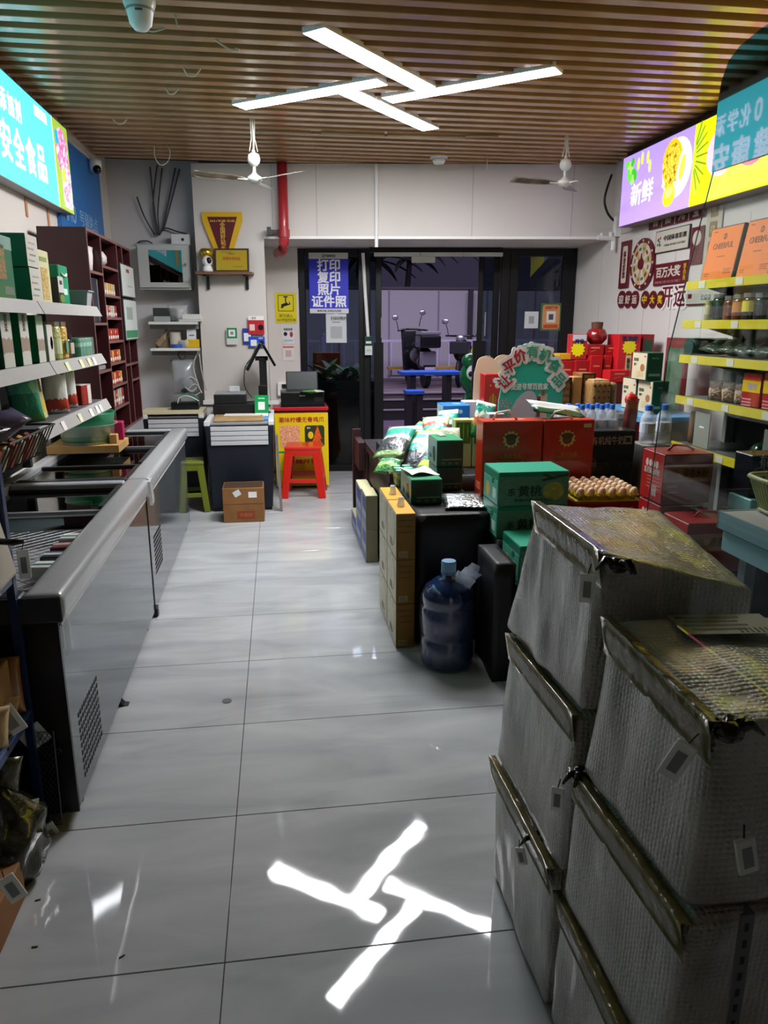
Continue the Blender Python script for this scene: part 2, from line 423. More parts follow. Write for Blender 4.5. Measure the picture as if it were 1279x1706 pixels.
bar(w2, 'glass_pane', 2.62, 3.10, .07, 2.36, .03, .036, Mglass('#a9b4b8'))
# red pipe in front of the beam -------------------------------------
p = PY(470, 300, 7.52); q = PY(469, 412, 7.52)
t = thing('drain_pipe', 'red painted pipe running down the white beam with an elbow at its end', 'pipe', (p.x, 7.52, 0))
pr = M('#a32a30', .35, coat=.3)
MB().tube([(0, 0, ZC-.01), (0, 0, q.z+.08), (-.004, .01, q.z+.03), (-.015, .04, q.z-.01), (-.03, .10, q.z-.03), (-.06, .30, q.z-.03)], .048, 16).done('pipe_run', pr, t, smooth=True)
MB().lathe([(.056, 0), (.056, .07), (.049, .07), (.049, 0)], 16, (0, 0, q.z+.09)).done('pipe_coupling', pr, t)
MB().box(-.14, .02, .02, .04, 0, .03).box(-.16, -.12, -.01, .05, -.02, .05).done('pipe_clamp', M('#2a2a2c', .5), t, loc=(0, .0, q.z+.13))
# ================================================================== LIGHT BOXES
def sign_face(o, xf, y0, y1, z0, z1, s):   # frame for prints on a face at x = xf; s=+1 faces +X
    m = Matrix.Identity(4)
    u = (0, 1, 0) if s > 0 else (0, -1, 0)
    n = (1, 0, 0) if s > 0 else (-1, 0, 0)
    for i in range(3): m[i][0], m[i][1], m[i][2] = u[i], (0, 0, 1)[i], n[i]
    m[0][3], m[1][3], m[2][3] = xf, (y0+y1)/2, (z0+z1)/2
    return m
SL = 1.042; LBX, LZ0, LZ1 = -1.48, 2.452, 3.036
t = thing('light_box', 'long turquoise backlit sign with white Chinese lettering on the left wall', 'sign', (0, 0, 0))
MB().box(XL+.005, LBX-.002, 1.7, 6.23, LZ0-.006, LZ1+.006).done('housing', M('#8f9092', .5), t)
f = sign_face(t, LBX-.002, 0, 0, LZ0, LZ1, 1)
TQ = E('#58d2dc'); EW = E('#eef0ff', BOXLIGHT*1.05)
decal(t, f, 3.775, 0, 4.13, LZ1-LZ0, TQ, 'backlit_panel')
for k, ch in enumerate('剂加添学化0'): letters(t, f, (4.908-.1245*k)*SL, .14, .13, ch, EW, .022, width=.105 if ch != '0' else .075)
for k, ch in enumerate('品食全安康健'): letters(t, f, (5.28-.216*k)*SL, -.078, .22, ch, EW, .03, width=.19)
letters(t, f, 5.585, .235, .07, '智能家选', EW, .02, width=.27)
for k, (yy, c1, c2) in enumerate(((2.9, '#e8403a', '#f7b64a'), (2.2, '#4fae4a', '#e9e24e'))):
    decal(t, f, yy, -.05, .5, .4, E(c1), 'fruit_picture', 'ell'); decal(t, f, yy+.22, -.1, .3, .28, E(c2), 'fruit_picture', 'ell', t=.002)
ph = decal(t, f, 6.035, 0, .39, LZ1-LZ0, E('#8fae3c'), 'backlit_panel')
decal(t, f, 6.05, .1, .30, .33, Mphoto('dress', ['#f7e9ee', '#d893c8', '#c83c78', '#f0d8e8'], 5, emit=BOXLIGHT), 'picture', 'ell', t=.002)
decal(t, f, 6.10, -.13, .24, .28, Mphoto('skirt', ['#e8a0b8', '#f4e0e0', '#b04a9c', '#d8d83c'], 6, emit=BOXLIGHT), 'picture', 'round', t=.0022)
decal(t, f, 5.93, .18, .075, .09, E('#1f9fe8'), 'badge', 'round', t=.003)
decal(t, f, 6.03, -.05, .08, .1, E('#cfd83a'), 'picture', 'ell', t=.003)
decal(t, f, 5.842, 0, .012, LZ1-LZ0, E('#d8f0c0'), 'panel_edge', t=.003)
for k in range(3): decal(t, f, 6.17, -.17-.022*k, .06, .009, E('#e9e3f4'), 'stripe', t=.0034)
for yy in (5.38, 5.86):
    z = LZ0-.13
    o = MB().box(XL+.002, XL+.006, yy-.02, yy+.02, z, LZ0-.01).done('tape_strip', M('#b9855a', .5)); tag(o, 'brown tape strip hanging on the left wall under the turquoise sign, '+('nearer one' if yy < 5.5 else 'farther one'), 'tape')
# blue station sign further along the left wall
t = thing('wall_sign', 'dark blue station sign with pale lettering on the left wall past the turquoise sign', 'sign', (0, 0, 0))
MB().box(XL+.004, XL+.03, 6.1, 7.55, 2.34, 3.02).done('board', M('#2a70b8', .4), t)
MB().box(XL+.004, XL+.04, 6.1, 7.55, 3.02, 3.035).done('top_strip', M('#c8ccd0', .4), t)
f = sign_face(t, XL+.03, 0, 0, 2.34, 3.02, 1); PB = M('#8db4d8', .4)
letters(t, f, 6.36, -.19, .15, 'HAO', PB, .0, width=.38); letters(t, f, 6.98, -.19, .12, '号驿站点', PB, .0, width=.62)
letters(t, f, 6.2, .05, .13, 'H', PB, 0)
# right light box
SR_ = 1.081; RBX, RZ0, RZ1 = 3.08, 2.498, 3.06
t = thing('light_box', 'purple and yellow backlit fruit sign with durian picture on the right wall', 'sign', (0, 0, 0))
MB().box(RBX+.002, RBX+.14, 2.05, 6.705, RZ0-.006, RZ1+.006).done('housing', M('#70605c', .5), t)
for yy in (2.4, 4.2, 6.3): MB().box(RBX+.14, XR-.002, yy, yy+.04, RZ1-.1, RZ1-.06).done('wall_bracket', M('#333436', .5), t)
MB().box(RBX+.03, XR-.003, 2.05, 6.7, RZ1+.01, ZC-.012).done('soffit_board', M('#1c130d', .7), t)
f = sign_face(t, RBX+.002, 0, 0, RZ0, RZ1, -1) @ Matrix.Diagonal((SR_, SR_, 1, 1))
HZ = (RZ1-RZ0)/SR_
decal(t, f, -5.66, 0, 1.08, HZ, E('#a488ec'), 'backlit_panel')
decal(t, f, -3.51, 0, 3.22, HZ, E('#eee80c'), 'backlit_panel')
decal(t, f, -5.055, .03, .13, HZ*.88, E('#b8dc2a'), 'leaf_picture', 'ell', t=.002)
for k in range(9):
    a = -1.2+.3*k; decal(t, f, -5.10+.09*math.cos(a), .05+.16*math.sin(a), .14, .012, E('#7a9a10', BOXLIGHT*.7), 'leaf_spike', t=.003, rot=a)
# palm leaf cluster, characters, durian
for k in range(9):
    decal(t, f, -6.12+.045*(k % 3)+.03*(k//3), .2-.055*(k//3)-.02*(k % 2), .075, .05, E(('#58c83a', '#9be85a', '#3ea82c')[k % 3]), 'leaf_picture', 'ell', t=.0024+.0002*k, rot=.6*k)
for k, (u, v) in enumerate(((-5.93, .17), (-5.87, .2), (-5.78, .19), (-5.74, .12))):
    decal(t, f, u, v, .035, .09, E('#c8e84a'), 'leaf_picture', 'ell', t=.003+.0002*k)
letters(t, f, -5.84, -.05, .17, '新鲜', E('#f4f2ff', BOXLIGHT), .014, width=.36)
DU = Mphoto('durian', ['#6b4a08', '#c89a10', '#f0d84a', '#8a6a10'], 9, emit=BOXLIGHT*.9)
decal(t, f, -5.33, .03, .40, .40, E('#e9e4f4'), 'fruit_glow', 'ell', t=.0018)
decal(t, f, -5.40, .07, .27, .33, DU, 'durian_picture', 'ell', t=.003, rot=.25)
for k in range(22):
    a = .4+.12*k; decal(t, f, -5.40-.125*math.cos(a)*1, .07+.155*math.sin(a), .03, .035, E('#d8b41c'), 'durian_spike', 'tri', t=.0034, rot=a-PI/2 if a < 1.6 else a-PI/2)
decal(t, f, -5.25, .02, .13, .27, E('#e8ead8'), 'durian_picture', 'ell', t=.004, rot=-.25)
decal(t, f, -5.25, .02, .07, .17, E('#e8d048'), 'durian_picture', 'ell', t=.005, rot=-.25)
decal(t, f, -5.41, -.14, .17, .15, E('#f4c418'), 'durian_picture', 'ell', t=.0046, rot=.3)
decal(t, f, -5.41, -.12, .12, .07, E('#f8e070'), 'durian_picture', 'ell', t=.0056, rot=.3)
for k in range(7): decal(t, f, -5.50+.04*k, -.06-.01*(k % 3), .05, .03, E(('#e8d8a0', '#c89a30')[k % 2]), 'durian_picture', 'ell', t=.0036)
for u, c1, c2 in ((-4.78, '#f0b0c8', '#e8d8e0'), (-4.45, '#f06a88', '#f8b0c0'), (-4.1, '#e8d8e8', '#f0a8c8'), (-3.3, '#f08a3a', '#f8d08a'), (-2.6, '#d83a3a', '#f8d0d0')):
    decal(t, f, u, .03, .34, .3, E(c1), 'fruit_picture', 'ell', t=.002); decal(t, f, u+.03, .01, .2, .19, E(c2), 'fruit_picture', 'ell', t=.003)
    decal(t, f, u+.03, .01, .09, .09, E('#e85a78'), 'fruit_picture', 'ell', t=.004)
# ================================================================== CEILING LAMP (four-arm pinwheel)
t = thing('ceiling_lamp', 'white pinwheel ceiling lamp of four bright bars under brown slats', 'lamp', (.85, 5.2, ZC))
LW = E('#f8f8fb', LAMP)
for k, (x, y_, l, a) in enumerate(((.62, 4.72, 1.16, 49), (.25, 5.40, 1.14, -37), (1.25, 5.07, 1.19, -39), (.865, 5.715, 1.16, 50))):
    o = MB().box(-l/2, l/2, -.075, .075, -.012, .02).done('lamp_bar', M('#dedede', .4), t, loc=(x-.85, y_-5.2, 0), rot=(0, 0, math.radians(a)), bev=.004)
    MB().box(-l/2+.006, l/2-.006, -.069, .069, -.0128, -.0119).done('diffuser', LW, o)
# ================================================================== FANS
FW = M('#cfd0cc', .4, var=(4, '#bdbcb4'))
def fan(px, py, top, Y, label, blades):
    c = PY(px, py, Y); tz = ZC+.04
    t = thing('ceiling_fan', label, 'fan', (c.x, Y, c.z))
    h = tz-c.z
    MB().tube([(0, 0, 0), (0, 0, .2)], .012, 8).done('down_rod', FW, t)
    MB().lathe([(0, .085), (.025, .09), (.045, .115), (.048, .14), (.04, .168), (.02, .18), (0, .18)], 18).done('canopy_cup', FW, t, smooth=True)
    MB().tube([(0, 0, .2), (.004, 0, h*.6), (-.003, 0, h)], .007, 6).done('hanging_rod', FW, t)
    for s in (-1, 1): MB().tube([(s*.03, .0, .19), (s*.012, .0, .28), (s*.016, 0, h)], .0035, 5).done('hanging_wire', M('#d8d4c4', .6), t)
    MB().lathe([(0, -.035), (.025, -.035), (.052, -.016), (.06, 0), (.052, .012), (.024, .03), (.013, .045), (0, .045)], 20).done('motor', FW, t, smooth=True)
    for a in blades:
        b = MB(); L = .38
        def bf(u, v):
            x = .08+L*u; wd = .030+.030*min(1, u*3); yy = (v-.5)*2*wd
            return Vector((x, yy, -.006+.35*yy*.6+.012*u))
        b.grid(bf, 8, 4)
        r0 = bmesh.ops.solidify(b.bm, geom=b.bm.faces[:], thickness=.004)
        o = b.done('fan_blade', M('#a39a8a', .45, var=(9, '#6d6456')) if a == blades[0] else FW, t, smooth=True, rot=(0, 0, math.radians(a)))
        MB().box(.04, .13, -.012, .012, -.012, -.002).done('blade_iron', FW, o)
fan(424, 298, 195, 6.1, 'white three blade ceiling fan hanging left, in front of the red pipe', (195, 318, 78))
fan(940, 304, 205, 6.3, 'white three blade ceiling fan hanging right, near the purple sign', (184, 62, 305))
# ================================================================== SMALL CEILING THINGS
p = PZ(731, 262, ZC)
t = thing('smoke_detector', 'round white smoke detector on the ceiling above the door', 'detector', (p.x, p.y, ZC))
MB().lathe([(0, -.055), (.045, -.055), (.055, -.04), (.06, -.02)], 20).done('sensor_head', WHITE, t)
MB().lathe([(.075, -.02), (.08, 0), (0, 0)], 20).lathe([(.0, -.021), (.07, -.021)], 20).done('base_plate', WHITE, t)
p = PZ(238, 0, ZC)
t = thing('security_camera', 'white dome security camera hanging from the ceiling at the upper left', 'camera', (p.x, p.y-.12, ZC))
MB().lathe([(0, -.17), (.03, -.165), (.05, -.14), (.06, -.09), (.072, -.06), (.072, 0), (0, 0)], 24).done('housing', M('#e4ebee', .3), t, smooth=True)
MB().lathe([(.0625, -.092), (.064, -.086), (.0625, -.08)], 24).done('seam_ring', M('#9aa4a8', .4), t)
MB().box(-.012, .02, -.066, -.058, -.105, -.098).done('maker_mark', M('#55606a', .4), t)
p = PX(163, 280, XL+.08)
t = thing('security_camera', 'small white turret security camera with a dark lens in the corner by the blue sign', 'camera', (p.x, p.y-.1, p.z))
MB().lathe([(0, .045), (.05, .045), (.055, .02), (.055, -.03), (.045, -.05), (0, -.052)], 18).done('housing', M('#d8dcdc', .35), t, smooth=True)
MB().ell((.02, -.035, -.035), (.036, .036, .036), 14).done('lens_ball', M('#141416', .15), t, smooth=True)
MB().tube([(0, 0, .04), (-.04, .02, .06), (-.075, .03, .06)], .014, 6).done('mount_arm', M('#d8dcdc', .35), t)
CW = M('#c8c2b0', .5)
for k, (pts, lab) in enumerate((
    ([(305, 112), (312, 124), (324, 126), (333, 116), (335, 110)], 'white cable loop hanging from the slats left of the lamp, nearest of three'),
    ([(276, 146), (282, 156), (291, 155), (297, 146)], 'white cable loop hanging from the slats, middle of three'),
    ([(188, 198), (194, 205), (204, 206), (211, 199)], 'white cable loop hanging near the turquoise sign, farthest of three'),
    ([(257, 243), (258, 262), (268, 275), (280, 268), (283, 252), (277, 241)], 'large round cable loop hanging below the ceiling above the grey nook'),
    ([(236, 45), (252, 52), (265, 50), (276, 46)], 'white cable drooping beside the dome camera'),
    ([(292, 25), (294, 36), (297, 44)], 'short white wire end poking from the slats by the dome camera'),
    ([(358, 66), (372, 76), (386, 84), (398, 84), (392, 80)], 'bent wire with a knot under the slats left of the lamp'))):
    yy = PZ(*pts[0], ZC).y
    cable('ceiling_cable', lab, [PY(x, y_, yy) for x, y_ in pts], .005, CW)
for k, (x0, x1, y0, y1) in enumerate(((428, 515, 219, 222), (535, 640, 222, 226), (645, 775, 226, 229), (776, 830, 227, 227))):
    a, b = PZ(x0, y0, ZC-.012), PZ(x1, y1, ZC-.012)
    tag(MB().tube([a, b], .012, 6).done('ceiling_conduit', M('#a08a70', .5)), 'thin conduit under the slats behind the lamp, '+('leftmost', 'second from left', 'third from left', 'rightmost')[k]+' piece', 'conduit')
a = PY(812, 243, 7.0); cable('hanging_wire', 'thin straight wire hanging by the smoke detector', [(a.x, 7.0, ZC), (a.x, 7.0, a.z-.2)], .003, CW)
# black cable and white plumbing stub at the back right corner
c0 = [PY(1019, 290, 7.1), PY(1007, 330, 7.1), PY(1012, 355, 7.1), PY(1025, 370, 7.1)]
cable('power_cable', 'black cable curving down in the corner beside the purple sign', c0, .011, M('#17171a', .4))
t = thing('pipe_stub', 'white plastic pipe stub with elbows in the back right corner', 'pipe', (0, 0, 0)); g = PY(1022, 398, 7.05)
MB().tube([g+Vector((-.16, 0, .01)), g, g+Vector((.0, 0, -.02)), g+Vector((0.0, 0, -.1))], .022, 8).done('pipe_run', WHITE, t)
MB().tube([g+Vector((-.03, -.0, .0)), g+Vector((-.03, 0, .06))], .018, 8).tube([g+Vector((-.12, -.0, .0)), g+Vector((-.12, 0, .05))], .018, 8).done('tee_joint', WHITE, t)
MB().box(g.x-.0, g.x+.09, g.y-.03, g.y+.03, g.z+.02, g.z+.2).done('junction_box', WHITE, t, bev=.004)
# ================================================================== OUTSIDE
struct(MB().box(-6, 12, 8.52, 13.4, -.1, -.01).done('ground', M('#5d4a63', .7, var=(4, '#4f3e55'))))
st = struct(MB().box(-6, 12, 13.4, 19, -.1, .42).done('trim_3', M('#74636f', .7, var=(3, '#665663'))))
for k, (yy, z0, z1) in enumerate(((13.0, -.01, .16), (13.2, -.01, .32))):
    MB().box(-6, 12, yy, 13.4, z0, z1).done('step', M('#28252c', .6), st)
    MB().box(-6, 12, yy-.012, yy+.03, z1-.0, z1+.025).done('step_edge', M('#9a939c', .5), st)
MB().box(-6, 12, 13.38, 13.43, .42, .445).done('step_edge', M('#9a939c', .5), st)
hd = struct(MB().box(-6, 12, 17.3, 17.4, .42, 2.42).done('wall_hoarding', M('#c6bfcc', .6)))
for k in range(14): MB().box(-5.5+1.15*k, -5.47+1.15*k, 17.27, 17.3, .45, 2.42).done('panel_joint', M('#9d93a8', .6), hd)
MB().box(-6, 12, 17.25, 17.42, 2.42, 2.47).done('top_rail', M('#5a5460', .6), hd)
t = thing('hoarding_post', 'dark steel post standing against the pale hoarding right of the motorbike', 'post', (4.42, 17.1, .42))
MB().box(-.05, .05, -.05, .05, 0, 2.0).done('post', M('#3a3440', .6), t)
MB().box(-.12, .12, -.12, .12, 0, .03).done('foot_plate', M('#3a3440', .6), t)
# road fence
FN = M('#cfc4ea', .4)
t = thing('road_fence', 'white metal road fence with upright bars behind the scooters', 'fence', (0, 16.4, .42))
MB().box(-3, 9, -.02, .02, .85, .9).done('top_rail', FN, t); MB().box(-3, 9, -.02, .02, .1, .14).done('bottom_rail', FN, t)
for k in range(46): MB().box(-3+.26*k, -2.965+.26*k, -.012, .012, .14, .85).done('upright_bar', FN, t)
for k in range(7):
    o = MB().box(-.05, .05, -.05, .05, 0, .98).done('post', FN, t, loc=(-2.9+1.95*k, 0, 0)); MB().ell((0, 0, 1.0), (.055, .055, .05), 10).done('post_cap', FN, o)
# palm beyond the hoarding
t = thing('palm_tree', 'dark palm tree rising above the hoarding beyond the door', 'tree', (2.3, 19.5, -.1))
MB().tube([(0, 0, 0), (.05, 0, 1.5), (0, 0, 3.3)], [.16, .13, .10], 10).done('trunk', M('#4a4648', .8), t)
MB().tube([(.9, .2, 0), (1.0, .2, 1.5), (1.15, .2, 3.3)], [.1, .08, .07], 10).done('trunk', M('#4a4648', .8), t)
for k in range(26):
    a = 2*PI*k/26+R.uniform(-.1, .1); L = R.uniform(1.1, 1.9); up = R.uniform(.1, .6); b = MB(); bx = 1.15 if k % 3 == 0 else 0
    for i in range(6):
        pass
    def ff(u, v, a=a, L=L, up=up, bx=bx):
        w_ = .10*math.sin(PI*min(1, u*.95+.05))+.01
        x = L*u; z = up*math.sin(u*2.2)-.5*u*u*L*.6
        return Vector((bx+x*math.cos(a)-(v-.5)*2*w_*math.sin(a), x*math.sin(a)+(v-.5)*2*w_*math.cos(a), 3.3+z-abs(v-.5)*.05))
    b.grid(ff, 8, 2).done('frond', M('#3c4640', .7), t)
# tables and benches
BL, DKM = M('#2f5fd0', .4), M('#2a2630', .5)
def bench(name, label, cat, x, y, z, w_, d, h, top, legs=DKM):
    t = thing(name, label, cat, (x, y, z))
    MB().box(-w_/2, w_/2, -d/2, d/2, h-.05, h).done('table_top' if cat == 'table' else 'seat', top, t, bev=.006)
    for s in (-1, 1): MB().box(s*w_*.3-.045, s*w_*.3+.045, -d*.3, d*.3, 0, h-.05).done('leg', legs, t)
a = PY(715, 618, 11.6); bench('outdoor_table', 'blue topped table on dark legs outside the door', 'table', a.x+.0, 11.6, -.01, .95, .5, a.z+.01, BL)
a = PY(689, 650, 10.7); bench('outdoor_bench', 'short blue bench outside the door, left of the blue table', 'bench', a.x, 10.7, -.01, .26, .3, a.z+.01, BL)
YB = M('#c89a2a', .5)
a = PY(672, 609, 15.3); bench('yellow_bench', 'low yellow bench behind the larger scooter', 'bench', a.x+.9, 16.22, .42, 2.2, .2, .33, YB, YB)
# scooters
SK, CH = M('#15151a', .25, coat=.6), M('#b8b4c4', .25, metal=.7)
def mirror(par, x, y_, z, s):
    o = MB().tube([(0, 0, 0), (s*.02, 0, .12), (s*.05, 0, .22)], .008, 6).done('mirror_stem', SK, par, loc=(x, y_, z))
    MB().ell((s*.07, 0, .28), (.07, .02, .055), 12).done('mirror_glass', CH, o, smooth=True)
a = PY(697, 632, 15.0)
t = thing('motor_scooter', 'black and silver electric scooter with rear box parked outside, seen from behind', 'scooter', (a.x, 15.0, .42), rz=.12)
for yy in (-.45, .62):
    o = MB().lathe([(.12, -.05), (.2, -.055), (.225, -.03), (.225, .03), (.2, .055), (.12, .05)], 24).done('wheel', M('#111113', .6), t, loc=(0, yy, .225), rot=(0, PI/2, 0))
    MB().lathe([(0, -.045), (.11, -.045), (.11, .045), (0, .045)], 16).done('rim', CH, o)
b = MB(); b.ell((0, -.15, .62), (.2, .5, .2), 18).ell((0, -.42, .52), (.17, .22, .2), 16); b.done('body_shell', SK, t, smooth=True)
MB().box(-.12, .12, -.1, .45, .27, .35).done('footboard', SK, t, bev=.02)
b = MB(); b.hexa([(-.2, .42, .3), (.2, .42, .3), (-.16, .62, .3), (.16, .62, .3), (-.24, .50, 1.12), (.22, .50, 1.12), (-.2, .60, 1.15), (.18, .60, 1.15)]); b.done('leg_shield', SK, t, bev=.03, smooth=True)
MB().box(-.21, .21, -.78, -.38, .78, 1.02).done('rear_box', SK, t, bev=.05, seg=3); MB().box(-.2, .2, -.77, -.39, 1.025, 1.1).done('box_lid', CH, t, bev=.03, seg=3)
MB().box(-.15, .15, -.66, -.5, .42, .72).done('tail_panel', CH, t, bev=.03)
MB().box(-.1, .1, -.72, -.70, .26, .42).done('number_plate', M('#b0acc0', .5), t, bev=.004); MB().box(-.12, .12, -.70, -.5, .42, .46).done('mudguard', SK, t)
MB().ell((0, -.1, .83), (.16, .32, .07), 14).done('saddle', M('#1c1c20', .5), t, smooth=True)
MB().tube([(-.32, .42, 1.1), (-.1, .52, 1.13), (.1, .52, 1.13), (.32, .42, 1.1)], .018, 8).done('handlebar', SK, t, smooth=True)
mirror(t, -.30, .45, 1.08, -1); mirror(t, .16, .5, 1.18, 1)
a = PY(776, 625, 15.2)
t = thing('motorbike', 'black step-through motorbike with front basket parked right of the scooter', 'motorbike', (a.x-.05, 15.2, .42), rz=2.75)
for yy in (-.55, .6):
    o = MB().lathe([(.16, -.04), (.25, -.045), (.28, -.02), (.28, .02), (.25, .045), (.16, .04)], 24).done('wheel', M('#111113', .6), t, loc=(0, yy, .28), rot=(0, PI/2, 0))
    MB().lathe([(0, -.03), (.16, -.03), (.16, .03), (0, .03)], 16).done('rim', CH, o)
MB().tube([(0, .6, .28), (0, .45, .9)], .03, 8).done('fork', CH, t)
MB().ell((0, .42, .72), (.17, .15, .24), 14).ell((0, -.2, .55), (.14, .42, .14), 14).done('body_shell', SK, t, smooth=True)
MB().box(-.07, .07, -.2, .4, .36, .5).done('frame', SK, t, bev=.02)
MB().box(-.18, .18, .55, .8, .66, .9).done('front_basket', M('#26262c', .5), t, bev=.015); MB().ell((0, .6, .95), (.09, .06, .08), 12).done('headlamp', CH, t, smooth=True)
MB().ell((0, -.3, .75), (.13, .35, .06), 14).done('saddle', M('#1c1c20', .5), t, smooth=True)
MB().tube([(-.34, .3, 1.0), (-.12, .42, 1.0), (.12, .42, 1.0), (.34, .3, 1.0)], .018, 8).done('handlebar', SK, t, smooth=True)
mirror(t, -.28, .34, 1.0, -1); mirror(t, .28, .34, 1.0, 1)
# green frog figure beside the door
a = PY(795, 645, 9.6); t = thing('frog_figure', 'big glossy green frog figure with white eyes standing just outside the door', 'figure', (a.x+.12, 9.6, -.01), rz=.0)
GF, GFD = M('#0f6a35', .25, coat=.5), M('#0b4a2a', .4)
b = MB(); b.ell((0, 0, .98), (.36, .3, .30), 24); b.ell((-.02, 0, .52), (.30, .27, .5), 22)
b.ell((-.25, -.12, 1.2), (.12, .1, .1), 14); b.ell((.2, -.12, 1.22), (.12, .1, .1), 14); b.done('body', GF, t, smooth=True)
MB().ell((-.24, -.2, 1.05), (.085, .05, .1), 14).done('eye', WHITE, t, smooth=True); MB().ell((.2, -.2, 1.08), (.085, .05, .1), 14).done('eye', WHITE, t, smooth=True)
MB().ell((-.28, -.245, 1.04), (.03, .02, .035), 10).done('pupil', BLACK, t, smooth=True); MB().ell((.18, -.245, 1.07), (.03, .02, .035), 10).done('pupil', BLACK, t, smooth=True)
MB().tube([(-.25, -.1, .7), (-.36, -.22, .5), (-.3, -.3, .4)], [.09, .07, .06], 10).done('arm', GFD, t, smooth=True)
MB().tube([(.25, -.1, .7), (.36, -.22, .5), (.3, -.3, .4)], [.09, .07, .06], 10).done('arm', GFD, t, smooth=True)
b = MB(); b.ell((-.2, -.16, .06), (.15, .22, .07), 14); b.ell((.2, -.16, .06), (.15, .22, .07), 14); b.done('feet', GFD, t, smooth=True)
a = PY(797, 590, 9.9); t = thing('yellow_post', 'short yellow traffic post top behind the green frog figure', 'post', (a.x+.07, 10.25, -.01))
MB().lathe([(.09, 0), (.09, a.z-.0), (.07, a.z+.1), (0, a.z+.12)], 14).done('shaft', M('#d8c21a', .5), t); MB().lathe([(.14, 0), (.14, .05), (.09, .08)], 14).done('base', M('#2a2a2c', .6), t)
# planter and cabinet behind the left window
t = thing('planter_box', 'dark wooden planter cabinet outside the left window', 'planter', (.62, 9.0, -.01), rz=GA)
MB().box(-.55, .55, -.2, .2, 0, .78).done('cabinet', M('#3a2018', .5), t, bev=.01); MB().box(-.5, .5, -.205, -.2, .08, .42).done('door_panel', M('#58301f', .5), t)
MB().box(-.56, .56, -.22, .22, .78, 1.02).done('trough', M('#22262c', .6), t, bev=.03)
GL = (M('#5d8a4c', .5), M('#8d9d5c', .5), M('#3f6a3c', .5))
t = thing('potted_plant', 'leafy green plant growing in the planter outside the left window', 'plant', (.72, 9.0, 1.0))
for k in range(46):
    a = R.uniform(0, 2*PI); L = R.uniform(.15, .42); el = R.uniform(.2, 1.3); b = MB(); ox, oy = R.uniform(-.28, .28), R.uniform(-.1, .1)
    def lf_(u, v, a=a, L=L, el=el, ox=ox, oy=oy):
        w_ = .045*math.sin(PI*min(1, u*.96+.04)); x = L*u*math.cos(el*(1-.4*u)); z = L*u*math.sin(el)*(1-.35*u)
        return Vector((ox+x*math.cos(a)-(v-.5)*2*w_*math.sin(a), oy+x*math.sin(a)+(v-.5)*2*w_*math.cos(a), z))
    b.grid(lf_, 5, 2).done('leaf', GL[k % 3], t)
carton('storage_box', 'orange red box standing behind the plant outside the left window', 'box', (.62, 9.62, 1.0), (.34, .16, .3), M('#c84a28', .5))
tag(bpy.data.objects['storage_box'], 'orange red box standing behind the plant outside the left window', 'box')
bench('box_stand', 'dark stand behind the planter outside the left window', 'stand', .62, 9.62, -.01, .6, .2, 1.01, DKM)
